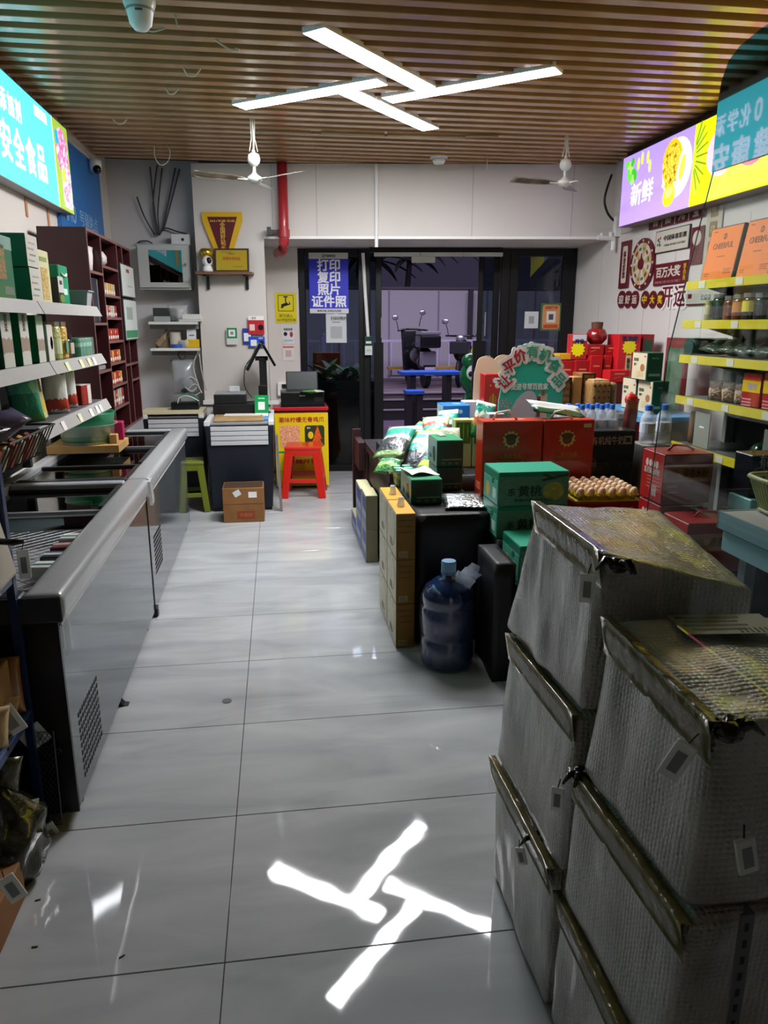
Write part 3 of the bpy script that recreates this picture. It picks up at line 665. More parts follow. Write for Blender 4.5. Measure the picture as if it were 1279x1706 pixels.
# ================================================================== CHEST FREEZERS (left)
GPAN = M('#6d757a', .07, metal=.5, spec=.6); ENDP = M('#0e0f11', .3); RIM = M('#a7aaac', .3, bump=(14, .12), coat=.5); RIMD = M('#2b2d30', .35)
LIN = M('#8d9092', .5)
def freezer(label, y0, L, W, bars, grille, x0):
    t = thing('chest_freezer', label, 'freezer', (x0, y0, 0), rz=.0145)
    H_ = .83
    MB().box(-.02, 0, .012, L-.012, .05, H_-.09).done('front_panel', GPAN, t, bev=.004)
    MB().box(-W, 0, 0, .012, .04, H_-.09).done('end_panel', ENDP, t, bev=.002); MB().box(-W, 0, L-.012, L, .04, H_-.09).done('end_panel', ENDP, t, bev=.002)
    MB().box(-W, -W+.02, .012, L-.012, .05, H_-.02).done('back_panel', ENDP, t)
    MB().box(-W+.02, -.02, .012, L-.012, .05, .09).done('base', ENDP, t)
    MB().box(-W+.02, -.035, .03, L-.03, .64, .66).done('liner_floor', LIN, t)
    MB().box(-.05, -.035, .012, L-.012, .4, H_-.07).done('liner_wall', LIN, t)
    # rounded rim all round
    b = MB()
    b.box(-.10, .025, -.010, L+.012, H_-.095, H_); b.done('front_rail', RIM, t, bev=.03, seg=4, smooth=True)
    MB().box(-W, .022, -.022, -.008, H_-.092, H_-.006).done('end_cap', M('#34383c', .3, coat=.3), t, bev=.006, seg=2)
    MB().box(-W-.0, -W+.06, -.008, L+.008, H_-.06, H_-.003).done('rear_rail', RIM, t, bev=.012)
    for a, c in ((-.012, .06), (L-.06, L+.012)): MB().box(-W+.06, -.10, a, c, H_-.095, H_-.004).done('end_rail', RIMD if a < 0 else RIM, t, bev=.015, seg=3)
    MB().box(-.005, .006, .02, L-.02, H_-.118, H_-.098).done('seal_strip', M('#c8caca', .4), t)
    # glass lids with dark bars
    for i, (a, c) in enumerate(zip(bars[:-1], bars[1:])):
        if c-a > 1.1: continue          # the near bay stands open over its wire basket
        g = MB().box(-W+.07, -.10, a+.02, c-.02, H_-.035-.012*(i % 2), H_-.030-.012*(i % 2)).done('glass_lid', Mglass('#b4bcbc'), t)
        for yy in (a+.005, c-.03): MB().box(-W+.065, -.095, yy, yy+.03, H_-.04-.012*(i % 2), H_-.018-.01*(i % 2)).done('lid_bar', RIMD if yy > a+.01 else M('#7b7e80', .35), g)
        MB().box(-.125, -.10, a+.03, c-.03, H_-.04, H_-.012).done('lid_edge', RIMD, g)
    # ventilation slots
    gy0, gz0, gy1, gz1 = grille
    b = MB(); n = 11
    for i in range(n):
        for j in range(9):
            yy = gy0+(gy1-gy0)*(i+.15)/n; zz = gz0+(gz1-gz0)*(j+.1)/9
            b.box(0, .0012, yy, yy+(gy1-gy0)/n*.55, zz, zz+(gz1-gz0)/9*.62)
    o = b.done('vent_slots', M('#08090a', .6), t); o['kind'] = 'stuff'
    for yy in (.12, L-.15): MB().lathe([(0, 0), (.022, 0), (.025, .02), (.02, .045), (0, .05)], 10).done('foot', BLACK, t, loc=(-.04, yy, 0))
    return t
f1 = freezer('near grey chest freezer with glass lids and a wire basket at its near end', 2.31, 1.80, .74, (.06, 1.20, 1.75), (.10, .10, .40, .36), -.72)
f2 = freezer('far grey chest freezer with glass lids, end to end with the nearer one', 4.145, 2.04, .74, (.05, .52, 1.20, 1.99), (.12, .22, .42, .46), -.747)
# loose plastic film and tape where the two meet
tag(MB().box(-.012, .004, 0, .06, 0, .14).done('tape_strip', Mfilm('#e8eaea', .6), loc=(-.712, 4.10, .68), rot=(.2, 0, 0)), 'clear tape hanging at the joint of the two chest freezers', 'tape')
# wire basket (separate thing inside the near freezer)
t = thing('wire_basket', 'white wire basket hanging in the near end of the nearer freezer', 'basket', (-1.03, 2.86, .72), rz=.0145)
WI = M('#c4c7c8', .35, metal=.4)
b = MB()
for k in range(-12, 26):           # diagonal mesh
    x0, y0 = -.24, -.40+.06*k; x1, y1 = .24, y0+.48
    for (ax, ay, bx_, by_) in ((x0, y0, x1, y1), (x0, y1, x1, y0)):
        if ay > by_: ax, ay, bx_, by_ = bx_, by_, ax, ay
        lo, hi = -.40, .62
        if by_ < lo or ay > hi: continue
        def cl(px_, py_): return px_, py_
        if ay < lo: tt = (lo-ay)/(by_-ay); ax, ay = ax+(bx_-ax)*tt, lo
        if by_ > hi: tt = (hi-ay)/(by_-ay); bx_, by_ = ax+(bx_-ax)*tt, hi
        b.tube([(ax, ay, 0), (bx_, by_, 0)], .0018, 4, False)
o = b.done('wire_mesh', WI, t); o['kind'] = 'stuff'
for z in (0, .07): MB().tube([(-.24, -.4, z), (.24, -.4, z), (.24, .62, z), (-.24, .62, z), (-.24, -.4, z)], .004, 6).done('rim_wire', WI, t)
FZ = [Mbands('frz1', [(0, '#cfd4d2'), (.35, '#2c6e57'), (.6, '#dfe3e0')], 'Y'), Mbands('frz2', [(0, '#1c2426'), (.4, '#c3cbd0'), (.7, '#46545c')], 'Y'), Mbands('frz3', [(0, '#6a2c34'), (.5, '#b8a8a8'), (.8, '#50302c')], 'Y')]
for k in range(12):                # packs on the basket floor and in the bays
    if k < 4: x, y, z = -.875, 2.80+.13*k, .7235
    elif k < 8: x, y, z = -.86-.16*(k % 2), 3.66+.13*(k-4), .661
    else: x, y, z = -.87-.16*(k % 2), 4.78+.18*(k-8), .661
    h = .05 if k < 4 else .12
    carton('frozen_pack', ('white and green frozen pack in the wire basket, ', 'tall frozen pack under the glass of the nearer freezer, ', 'frozen pack under the glass of the far freezer, ')[k//4]+('nearest', 'second nearest', 'third nearest', 'farthest')[k % 4], 'pack', (x, y, z), (.13, .085, h), FZ[k % 3], rz=.05*(k % 3-1), group='frozen packs in the chest freezers')
# ================================================================== THINGS ON THE FREEZERS
p = PZ(150, 727, .835)
WDN = M('#b9955c', .55, var=(7, '#a8844e'))
o = MB().box(-.225, .225, -.18, .18, 0, .05).done('wooden_board', WDN, loc=(-1.275, 5.16, .832), rot=(0, 0, .015), bev=.002); tag(o, 'pale wooden board lying across the far freezer under the green basin', 'board')
t = thing('plastic_basin', 'clear plastic tub with a green basin stacked inside on the wooden board', 'basin', (-1.275, 5.15, .883)); t.scale = (.74, .58, .82)
GRN = M('#0f8a5a', .3, coat=.3, spec=.6)
MB().lathe([(.0, .012), (.22, .012), (.25, .15), (.262, .24), (.272, .245), (.265, .235), (.24, .02), (0, .02)], 28, sx=.92, sy=1.25).done('green_basin', GRN, t, smooth=True)
MB().lathe([(0, 0), (.235, 0), (.262, .14), (.285, .15), (.288, .156), (.262, .15), (.233, .005), (0, .005)], 28, sx=.92, sy=1.25).done('clear_tub', Mfilm('#dfe9e6', .3), t, smooth=True)
carton('gift_box', 'magenta cardboard box on the wooden board beside the green basin', 'box', (-1.115, 5.27, .883), (.10, .11, .12), M('#a01248', .5), rz=.1)
carton('small_carton', 'small brown carton on the wooden board beside the magenta box', 'box', (-1.095, 5.085, .883), (.05, .06, .06), M('#b58a56', .7))
# ================================================================== LEFT GONDOLA
XG = -1.52; GD = M('#1b1c1f', .5); RAIL = M('#a9a7a4', .4); TAGM = M('#e9e6df', .5)
t = thing('wall_shelving', 'dark shop shelving with three grey-edged shelves above the near freezer', 'shelf', (0, 0, 0))
MB().box(XG+.003, XG+.03, 2.45, 4.55, .835, 1.80).done('back_panel', GD, t)
for yy in (2.5, 3.44, 4.50): MB().box(XG+.03, XG+.07, yy, yy+.04, .835, 1.80).done('upright', M('#2d2e32', .4), t)
def shelf(z, y0, y1, xf, brk):
    MB().box(XG+.03, xf-.012, y0, y1, z-.03, z).done('shelf_board', M('#57585c', .45), t)
    for a, c in ((y0, brk-.006), (brk+.006, y1)):
        if c-a < .05: continue
        o = MB().hexa([(xf-.012, a, z-.045), (xf+.022, a, z-.05), (xf-.012, c, z-.045), (xf+.022, c, z-.05), (xf-.014, a, z+.004), (xf-.004, a, z+.004), (xf-.014, c, z+.004), (xf-.004, c, z+.004)]).done('price_rail', RAIL, t)
    return z
S1, S2, S3 = 1.742, 1.482, 1.222
shelf(S1, 2.45, 4.53, -1.0, 3.44); shelf(S2, 2.45, 4.54, -1.0, 3.52); shelf(S3, 3.27, 4.56, -1.0, 3.27)
for k, (yy, z, c) in enumerate(((3.72, S2, '#dfe6b0'), (3.98, S2, '#dfe6b0'), (4.14, S2, '#e6e6a8'), (4.25, S2, '#e8e8e6'), (3.55, S3, '#e8e8e6'), (3.85, S3, '#e0e4c0'), (4.08, S3, '#e8e8e6'), (4.22, S3, '#e8e8e6'), (4.3, S3, '#d8d8d4'))):
    MB().box(.0, .003, 0, .055, 0, .042).done('price_tag', M(c, .5), t, loc=(-.981, yy, z-.047), rot=(0, -.35, 0))
# --- shelf 1
GB, GLT, LWB = M('#1f7d63', .4), M('#49a58c', .4), M('#cfcdc4', .5)
SXF = -1.02
def yat(x, y, X=SXF): return PX(x, y, X).y
def put(label, x0, x1, yt, z, X, dep, mat, name='carton', cat='box', group=None, rz=0, dx=0):
    ym = (yt+530)/2
    a, b = PX(x0, yt+30, X).y, PX(x1, yt+30, X).y; h = PX((x0+x1)/2, yt, X).z-z
    return carton(name, label, cat, (X-dep/2, (a+b)/2, z+.001), (dep, abs(b-a), h), mat, rz=rz, group=group)
PINK = M('#b9606a', .5); OLV = M('#6a7a3a', .5)
o = carton('gift_bag', 'large green carrier box with vegetable picture at the left edge of the top shelf', 'box', (-1.22, 3.12, S1+.001), (.36, .36, .24), M('#2f7a55', .4)); d = dm(o)
for fc in 'fr':
    q = fr(d, fc); ww = d[0] if fc == 'f' else d[1]
    decal(o, q, 0, .02, ww*.5, .13, Mphoto('veg', ['#8a5a34', '#c88a5a', '#3f7a3a', '#d8a878'], 6), 'picture'); decal(o, q, 0, -.09, ww*.9, .05, M('#3f7d3c', .5))
    decal(o, q, 0, .095, ww, .05, M('#8fb5aa', .4)); decal(o, q, -ww*.32, .0, ww*.26, .15, M('#bcd0cc', .5)); decal(o, q, ww*.3, -.085, ww*.28, .03, WHITE)
def gb_box(label, yc, z, h, xw=.19, yw=.15):
    o = carton('gift_box', label, 'box', (-1.135, yc, z), (xw, yw, h), GB); d = dm(o)
    decal(o, fr(d, 'r'), 0, 0, yw*.98, h*.97, LWB); q = fr(d, 'r')
    for j in range(4): decal(o, q, -.02+.02*(j % 2), -.3*h+.18*h*j, yw*.5, h*.05, M(('#9aa08e', '#7d8578', '#b88a8a', '#a8a8a0')[j], .6), 'print_line', t=.002)
    decal(o, fr(d, 'f'), .0, h*.2, .03, .03, M('#5ab89a', .4), 'badge', 'ell'); return o
gb_box('green and white gift box at the bottom of a pair on the top shelf', 3.58, S1+.001, .145, .19, .16)
gb_box('green and white gift box on top of its pair on the top shelf', 3.57, S1+.147, .135, .19, .16)
o = put('pale yellow box with wheat picture next to the green pair on the top shelf', 63, 82, 418, S1, -1.05, .1, M('#d9d3a8', .5)); d = dm(o)
decal(o, fr(d, 'r'), 0, -.03, d[1]*.55, d[2]*.6, Mphoto('wheat', ['#c89a2a', '#e8d48a', '#a87a1a', '#efe8b8'], 7), 'picture'); decal(o, fr(d, 'r'), 0, d[2]*.33, d[1]*.6, .02, M('#8aa05a', .5))
o = carton('black_box', 'small black box with a white label on the top shelf before the green bag', 'box', (-1.09, 3.93, S1+.001), (.12, .10, .125), M('#20211f', .4)); d = dm(o)
decal(o, fr(d, 'r'), 0, .03, .09, .075, M('#c9c7c2', .5), 'label'); letters(o, fr(d, 'r'), 0, .04, .02, '有机', M('#5a4a48', .5)); decal(o, fr(d, 'r'), .01, -.035, .085, .04, M('#6d8f3a', .5), 'label', 'ell')
o = carton('gift_bag', 'green paper gift bag with white rope handle near the end of the top shelf', 'bag', (-1.13, 4.13, S1+.001), (.13, .17, .195), M('#1a9468', .4)); d = dm(o)
letters(o, fr(d, 'f'), 0, 0, .02, '礼盒', WHITE); decal(o, fr(d, 'r'), .0, -.03, .09, .03, M('#cfe4da', .5)); q = fr(d, 'r')
decal(o, q, .055, .0, .004, .12, M('#7fd0b0', .5))
MB().tube([(.067, -.05, .155), (.071, -.02, .145), (.071, .02, .145), (.067, .05, .155)], .006, 6).done('rope_handle', WHITE, o, smooth=True)
carton('gift_bag', 'second green gift bag standing behind the black box on the top shelf', 'bag', (-1.20, 3.98, S1+.001), (.11, .12, .19), GLT)
t2 = thing('plastic_bin', 'small grey open plastic bin at the far end of the top shelf', 'bin', (-1.08, 4.40, S1+.001))
b = MB(); b.lathe([(0, 0), (.085, 0), (.10, .075), (.112, .078), (.112, .084), (.096, .082), (.08, .006), (0, .006)], 4, sx=1, sy=1.15)
bmesh.ops.rotate(b.bm, cent=(0, 0, 0), matrix=Matrix.Rotation(PI/4, 3, 'Z'), verts=b.bm.verts[:]); b.done('shell', M('#9aa0a2', .45), t2)
# --- shelf 2
WG = Mbands('grain', [(0, '#d6d6cc'), (.25, '#a89684'), (.5, '#dcdcd4'), (.8, '#8fb58a')], 'Y', scale=5)
def slimbox(label, yc, h, yw, xw, front, side, X=-1.03):
    o = carton('slim_box', label, 'box', (X-xw/2, yc, S2+.001), (xw, yw, h), side); d = dm(o)
    decal(o, fr(d, 'r'), 0, 0, yw*.98, h*.98, front); return o
GB2 = M('#1d7c52', .4)
o = slimbox('tall green box with white grain print, nearest on the middle shelf', 3.10, .225, .12, .1, WG, GB2); letters(o, fr(dm(o), 'r'), 0, .06, .07, '稻\n米', M('#7a7a70', .5))
o = slimbox('tall green box with white grain print, second on the middle shelf', 3.31, .225, .11, .1, WG, GB2); letters(o, fr(dm(o), 'r'), 0, .06, .07, '稻\n米', M('#7a7a70', .5))
o = slimbox('narrower green and white box, third on the middle shelf', 3.52, .205, .10, .08, WG, GB2)
o = slimbox('short white box with a yellow spot, fourth on the middle shelf', 3.66, .165, .09, .07, M('#d6d4cc', .5), M('#c8c6bc', .5)); decal(o, fr(dm(o), 'r'), .015, .0, .04, .06, M('#d4cf5a', .5), 'picture', 'ell')
PAS = M('#c89b33', .35, bump=(60, .7), var=(40, '#e0b650'), coat=.6)
for k, yy in enumerate((3.80, 3.91)):
    t2 = thing('pasta_jar', ('tall jar of pale green grains with a silver lid on the middle shelf', 'tall jar of yellow pasta with a silver lid on the middle shelf')[k], 'jar', (-1.07, yy, S2+.001))
    MB().lathe([(0, 0), (.047, 0), (.05, .01), (.05, .145), (.044, .16)], 18).done('jar_body', PAS if k else M('#b8bb72', .35, bump=(60, .5), coat=.6), t2, smooth=True)
    MB().lathe([(.047, .16), (.048, .178), (0, .18)], 18).done('lid', M('#b8b2a2', .3, metal=.7), t2)
    o = MB().lathe([(.0507, .03), (.0507, .10)], 18).done('label', M('#c9d2a6' if k == 0 else '#5d9a86', .5), t2) if k == 0 else MB().box(.049, .0515, -.03, .005, .03, .09).done('label', M('#5d9a86', .5), t2)
t2 = thing('sauce_jar', 'wide dark jar with a black lid and cream label on the middle shelf', 'jar', (-1.10, 4.05, S2+.001))
MB().lathe([(0, 0), (.062, 0), (.065, .008), (.065, .085), (.06, .093)], 22).done('jar_body', M('#1b120e', .15, coat=.6), t2, smooth=True)
MB().lathe([(.062, .093), (.063, .115), (0, .117)], 22).done('lid', M('#17120f', .35), t2); MB().box(.05, .0665, -.035, .03, .02, .075).done('label', M('#b3a894', .5), t2)
t2 = thing('can_pack', 'shrink-wrapped pack of green cans at the end of the middle shelf', 'pack', (-1.09, 4.29, S2+.001))
for a in range(2):
    for c in range(4):
        o = MB().lathe([(0, 0), (.033, 0), (.034, .004), (.034, .088), (.03, .094), (0, .093)], 14).done('can', M('#17815a', .35), t2, loc=(-.036+.072*a, -.11+.072*c, 0), smooth=True)
        MB().lathe([(.0345, .05), (.0345, .07)], 14).done('can_band', M('#8fc4a6', .4), o)
MB().box(-.074, .074, -.148, .148, .0, .098).done('shrink_film', Mfilm('#d8e6e0', .22), t2, bev=.008)
o = MB().lathe([(0, 0), (.04, 0), (.042, .06), (.03, .075), (0, .076)], 14).done('dark_jar', M('#15100f', .3), loc=(-1.12, 4.49, S2+.001), smooth=True); tag(o, 'small black jar at the very end of the middle shelf', 'jar')
# --- shelf 3 and the hanging basket
t2 = thing('wire_basket', 'black wire basket of wafer packs hung on the shelving at the left edge', 'basket', (-1.05, 3.0, S3-.10))
b = MB()
for k in range(13): b.tube([(.11, -.28+.045*k, .12), (.05, -.28+.045*k, 0), (-.3, -.28+.045*k, 0)], .003, 4, False)
o = b.done('wire_bars', M('#101012', .4), t2); o['kind'] = 'stuff'
MB().tube([(.11, -.28, .12), (.11, .27, .12), (-.3, .27, .12), (-.3, -.28, .12), (.11, -.28, .12)], .005, 6).done('rim_wire', M('#1a1a1c', .4), t2)
WFR = (M('#a8421e', .5), M('#c89a2a', .5), M('#b8b09a', .5), M('#7a2a18', .5))
for k in range(12):
    carton('wafer_stick', 'thin wafer stick in the wire basket at the left edge, '+('nearest', 'second', 'third', 'fourth', 'fifth', 'sixth', 'seventh', 'eighth', 'ninth', 'tenth', 'eleventh', 'farthest')[k]+' in the row', 'snack', (-1.02-.05*(k % 2), 2.75+.043*k, S3-.097), (.022, .03, .10), WFR[k % 4], group='wafer sticks in the wire basket', rot=(.25, .4, 0))
p = PX(30, 672, -1.0)
pouch('snack_bag', 'shiny purple snack bag lying in the basket at the left edge', 'bag', (-1.17, 2.93, S3-.03), .15, .25, .12, M('#5d5570', .25, bump=(12, .5), coat=.4), rot=(-1.05, .25, -.75), seed=1)
pouch('snack_bag', 'dark brown snack bag under the purple one in the basket', 'bag', (-1.2, 2.74, S3-.05), .2, .26, .08, M('#241c1f', .3, bump=(12, .5)), rot=(-1.1, .1, -.6), seed=2)
pouch('snack_bag', 'orange topped snack bag standing behind the purple one on the lowest shelf', 'bag', (-1.24, 3.33, S3+.001), .16, .24, .05, Mbands('ora', [(0, '#3f4a5a'), (.3, '#c8ccd4'), (.62, '#c88a2a')], 'Z', bump=.5), rot=(-.08, 0, .55), seed=3)
pouch('snack_bag', 'teal green snack bag on the lowest shelf before the yellow box', 'bag', (-1.10, 3.47, S3+.001), .14, .235, .05, Mbands('teal', [(0, '#3f8a3a'), (.15, '#1a8a6a'), (.55, '#56c0a0'), (.8, '#8a9a8a')], 'Z', bump=.2, coat=.4), rot=(-.1, -.08, .6), seed=4)
o = carton('slim_box', 'slim pale yellow box leaning on the lowest shelf', 'box', (-1.09, 3.60, S3+.003), (.05, .09, .225), M('#cfc68a', .5), rot=(0, -.12, .1)); decal(o, fr(dm(o), 'r'), 0, -.05, .06, .07, M('#d8b93a', .5), 'picture', 'ell'); letters(o, fr(dm(o), 'r'), 0, .045, .07, '米\n粉', M('#8a7a3a', .5))
RW = Mbands('redwhite', [(0, '#d8d8d4'), (.06, '#b03a22'), (.3, '#d9dbd6'), (.8, '#3f9a62'), (.92, '#d0d8d0')], 'Z', mottle=.2, bump=.12)
pouch('flour_bag', 'white and red pouch with a green corner on the lowest shelf, nearer of two', 'bag', (-1.08, 3.83, S3+.001), .125, .235, .055, RW, rot=(-.06, 0, .6), seed=5, group='red and white pouches on the lowest shelf')
pouch('flour_bag', 'white and red pouch with a green corner on the lowest shelf, farther of two', 'bag', (-1.10, 4.07, S3+.001), .125, .235, .055, RW, rot=(-.06, 0, .55), seed=6, group='red and white pouches on the lowest shelf')
o = carton('date_pack', 'small red and white block pack at the end of the lowest shelf', 'pack', (-1.09, 4.28, S3+.001), (.1, .12, .105), M('#9c2c20', .4, bump=(20, .3)), rz=-.2); decal(o, fr(dm(o), 't'), 0, 0, .1, .12, M('#d8d2cc', .5)); decal(o, fr(dm(o), 'r'), .03, 0, .04, .1, M('#d4cec8', .5)); decal(o, fr(dm(o), 'r'), -.03, 0, .03, .08, Mphoto('dates', ['#b8321e', '#7a1c12', '#c86a4a'], 8), 'picture')
# ================================================================== BOOKSHELF CABINET
BR, BRL = M('#3a1418', .4, coat=.2), M('#6a4844', .5)
BX0, BX1, BY0, BY1, BZ0, BZ1 = XG+.003, -1.21, 5.35, 6.86, .833, 2.265
t = thing('bookcase', 'tall dark red pigeonhole bookcase standing behind the far freezer', 'bookcase', (0, 0, 0))
MB().box(BX0, BX0+.01, BY0, BY1, BZ0, BZ1).done('back_panel', BR, t)
cols = [BY0, 5.76, 6.31, 6.52, BY1]
for k, yy in enumerate(cols):
    th = .018
    o = MB().box(BX0+.01, BX1-.003, yy-(th if k else 0), yy+(0 if k else th), BZ0, BZ1).done('side_panel' if k in (0, 4) else 'divider', BR, t)
    MB().box(BX1-.003, BX1, yy-(th if k else 0), yy+(0 if k else th), BZ0, BZ1).done('edge_band', BRL, o)
zs = {0: (BZ0+.018, 1.335, 1.66, 2.0, BZ1), 1: (BZ0+.018, 1.04, 1.205, 1.37, 1.53, 1.70, 1.86, 2.06, BZ1), 2: (BZ0+.018, 1.335, 1.66, 2.04, BZ1), 3: (BZ0+.018, 1.2, 1.335, 1.66, 2.04, BZ1)}
for c in range(4):
    for z in zs[c]:
        a, b_ = cols[c]+(.018 if c == 0 else 0), cols[c+1]-.018
        o = MB().box(BX0+.01, BX1-.003, a, b_, z-.018, z).done('shelf_board', BR, t); MB().box(BX1-.003, BX1, a, b_, z-.018, z).done('edge_band', BRL, o)
CG = (M('#9b2326', .4), M('#b01c1c', .4), M('#b8914a', .4), M('#a8a29a', .4))
ORD_ = ('nearest', 'second nearest', 'third nearest', 'third farthest', 'second farthest', 'farthest')
rows = {1.86: 2, 1.70: 3, 1.53: 0, 1.37: 1, 1.205: 1, 1.04: 3}
for z, c in rows.items():
    for k in range(6):
        hh = .085 if z != 1.04 else .12
        o = carton('cigarette_pack', '', '', (-1.25, 5.80+.078*k, z+.001), (.035, .058, hh), CG[(c+(k % 3 == 2)) % 4], bev=.001)
        tag(o, f"cigarette pack in the bookcase, {ORD_[k]} in the {dict(zip(rows, ('top', 'second', 'third', 'fourth', 'fifth', 'lowest')))[z]} filled pigeonhole", 'pack', 'cigarette packs in the bookcase'); decal(o, fr(dm(o), 'r'), 0, -.02, .05, .022, M('#d6cfc6', .5), 'label')
        if k % 2 == 0: decal(o, fr(dm(o), 'r'), 0, .02, .03, .02, M('#d4b45a', .4), 'label')
pouch('plastic_bag', 'white plastic bag stuffed in the top left pigeonhole of the bookcase', 'bag', (-1.33, 5.57, 2.001), .24, .2, .14, M('#c9c4c2', .4, bump=(10, .6)), rot=(-.15, .2, .9), seed=8)
pouch('plastic_bag', 'white and green plastic bag in the second top pigeonhole of the bookcase', 'bag', (-1.30, 6.0, 2.061), .30, .12, .12, Mbands('pbg', [(0, '#3f9a7a'), (.3, '#c9c4c2')], 'X', bump=.5), rot=(.1, 0, 1.5), seed=9)
carton('ring_binder', 'dark blue binder standing in the second pigeonhole of the bookcase', 'binder', (-1.34, 5.60, 1.661), (.2, .2, .3), M('#161c28', .4)); decal(bpy.data.objects['ring_binder'], fr((.2, .2, .3), 'r'), .06, 0, .016, .28, M('#7a7a7c', .5))
for k in range(2): carton('acrylic_block', 'clear acrylic price block on a bookcase shelf, '+('upper', 'lower')[k]+' of two', 'display', (-1.30, 5.56, (1.661 if k == 5 else (1.336, .852)[k])), (.14, .2, .03), Mfilm('#d0d4d6', .4))
# framed licences standing by the bookcase front
for k, (zt, zb, lab) in enumerate(((2.12, 1.86, 'upper'), (1.85, 1.52, 'lower'))):
    a = 6.80
    o = MB().box(-1.205, -1.193, 6.30, 6.86, zb, zt).done('licence_frame', M('#2a2a2c', .4), bev=.002); tag(o, lab+' framed white licence sheet on the bookcase front near the grey nook', 'notice')
    q = sign_face(o, -1.193, 6.30, 6.86, zb, zt, 1); decal(o, q, 0, 0, .53, zt-zb-.02, M('#b9bfba', .45), 'paper_sheet')
    if k: decal(o, q, 0, -(zt-zb)/2+.05, .5, .06, M('#2f7a55', .5), 'green_band', t=.002); decal(o, q, -.05, .05, .25, .1, M('#8a9490', .5), 'print_block', t=.002)
    else: letters(o, q, 0, .08, .03, '营业执照', M('#a83a34', .5)); decal(o, q, .05, -.04, .2, .008, M('#8a8f8c', .5), t=.002)
# ================================================================== NOOK: meter cabinet, shelves, clutter
GREY = M('#9ea3a1', .45)
p0, p1 = PY(225, 405, 7.72), PY(318, 483, 7.72)
t = thing('meter_cabinet', 'pale grey wall cabinet with a square glass window in the nook', 'cabinet', ((p0.x+p1.x)/2, 7.72, p1.z))
w_, h_ = p1.x-p0.x, p0.z-p1.z
MB().box(-w_/2, w_/2, .02, .275, 0, h_).done('case', GREY, t, bev=.006)
dr = MB(); wx0, wx1, wz0, wz1 = -w_*.27, w_*.36, h_*.16, h_*.86
for bx_ in ((-w_*.47, w_*.47, h_*.05, wz0), (-w_*.47, w_*.47, wz1, h_*.96), (-w_*.47, wx0, wz0, wz1), (wx1, w_*.47, wz0, wz1)): dr.box(bx_[0], bx_[1], 0, .02, bx_[2], bx_[3])
bmesh.ops.remove_doubles(dr.bm, verts=dr.bm.verts[:], dist=1e-4)
o = dr.done('door', M('#adb1ae', .4), t); o.location.y = -.002
MB().box(wx0, wx1, .008, .012, wz0, wz1).done('window_pane', Mglass('#7d8688', ior=1.9), o)
MB().box(wx0, wx1, .016, .019, wz0, wz1).done('dark_interior', M('#1c1f22', .6), o)
MB().box(wx0, wx1, .013, .0158, h_*.5, h_*.52).done('inner_rail', M('#7c807e', .5), o)
MB().lathe([(0, 0), (.014, 0), (.014, .02), (0, .02)], 10).done('door_knob', M('#6f7472', .4), o, loc=(w_*.42, 0, h_*.55), rot=(PI/2, 0, 0))
a = PY(302, 400, 7.9); o = carton('socket_box', 'white socket box on top of the grey meter cabinet', 'socket', (a.x, 7.87, p0.z), (.18, .08, .10), M('#c4c6c6', .5)); decal(o, fr(dm(o), 'f'), .02, 0, .03, .03, BLACK, 'plug_hole', 'ell')
for k, pts in enumerate((([(262, 275), (255, 340), (262, 392)]), ([(250, 278), (256, 340), (264, 392)]), ([(270, 280), (263, 350), (266, 392)]), ([(292, 280), (282, 330), (270, 385)]), ([(299, 282), (288, 325), (272, 385)]), ([(228, 328), (240, 360), (258, 392)]), ([(266, 390), (275, 380), (296, 386), (312, 390)]), ([(228, 406), (234, 402), (246, 402), (254, 406)]))):
    cable('power_cable', 'dark cable above the grey meter cabinet, '+('second from left of the rising bundle', 'leftmost straight one of the bundle', 'middle one of the bundle', 'second from right of the bundle', 'rightmost of the bundle', 'short branch at the left', 'branch to the socket box', 'loop lying on the cabinet')[k], [PY(x, y_, 7.94) for x, y_ in pts], .008, M('#3a3a3e', .5), group='cables above the meter cabinet')
for k, (yz, lab) in enumerate(((536, 'upper'), (580, 'lower'))):
    z = PY(270, yz, 7.66).z
    t = thing('wall_shelf', lab+' white shelf board in the nook below the grey cabinet', 'shelf', (0, 0, z))
    MB().box(XL+.35, -.76, 7.62, 7.995, -.025, 0).done('shelf_board', M('#d6d8d6', .4), t); MB().box(XL+.35, -.76, 7.70, 7.72, -.07, -.025).done('support_strip', M('#6f7270', .5), t)
ZU, ZL_ = PY(270, 536, 7.66).z, PY(270, 580, 7.66).z
carton('tool_case', 'dark flat case on the upper nook shelf', 'case', (-1.08, 7.8, ZU+.001), (.22, .16, .13), M('#33363b', .5))
carton('storage_tub', 'small pale tub in front of the dark case on the upper nook shelf', 'tub', (-1.10, 7.67, ZU+.001), (.15, .07, .05), M('#9aa09e', .5))
pouch('plastic_bag', 'crumpled clear bag on the upper nook shelf', 'bag', (-.95, 7.74, ZU+.001), .2, .16, .12, Mfilm('#dfe4e4', .35), rot=(.2, 0, 0), seed=11)
carton('paper_pile', 'stack of white papers on the upper nook shelf', 'paper', (-.83, 7.74, ZU+.001), (.22, .2, .02), M('#c3c8c0', .6)); carton('white_carton', 'flat white carton on the pile of papers in the nook', 'box', (-.82, 7.74, ZU+.022), (.18, .14, .05), M('#d0d2d0', .5))
o = MB().tube([(0, 0, 0), (.06, 0, .06), (.10, 0, .17)], [.03, .03, .025], 8).done('cardboard_bracket', M('#8a765c', .7), loc=(-1.17, 7.74, ZL_+.03)); tag(o, 'brown cardboard bracket on the lower nook shelf', 'bracket')
carton('small_carton', 'brown carton on the lower nook shelf beside the paper roll', 'box', (-1.13, 7.86, ZL_+.001), (.14, .1, .1), M('#7d6a54', .7))
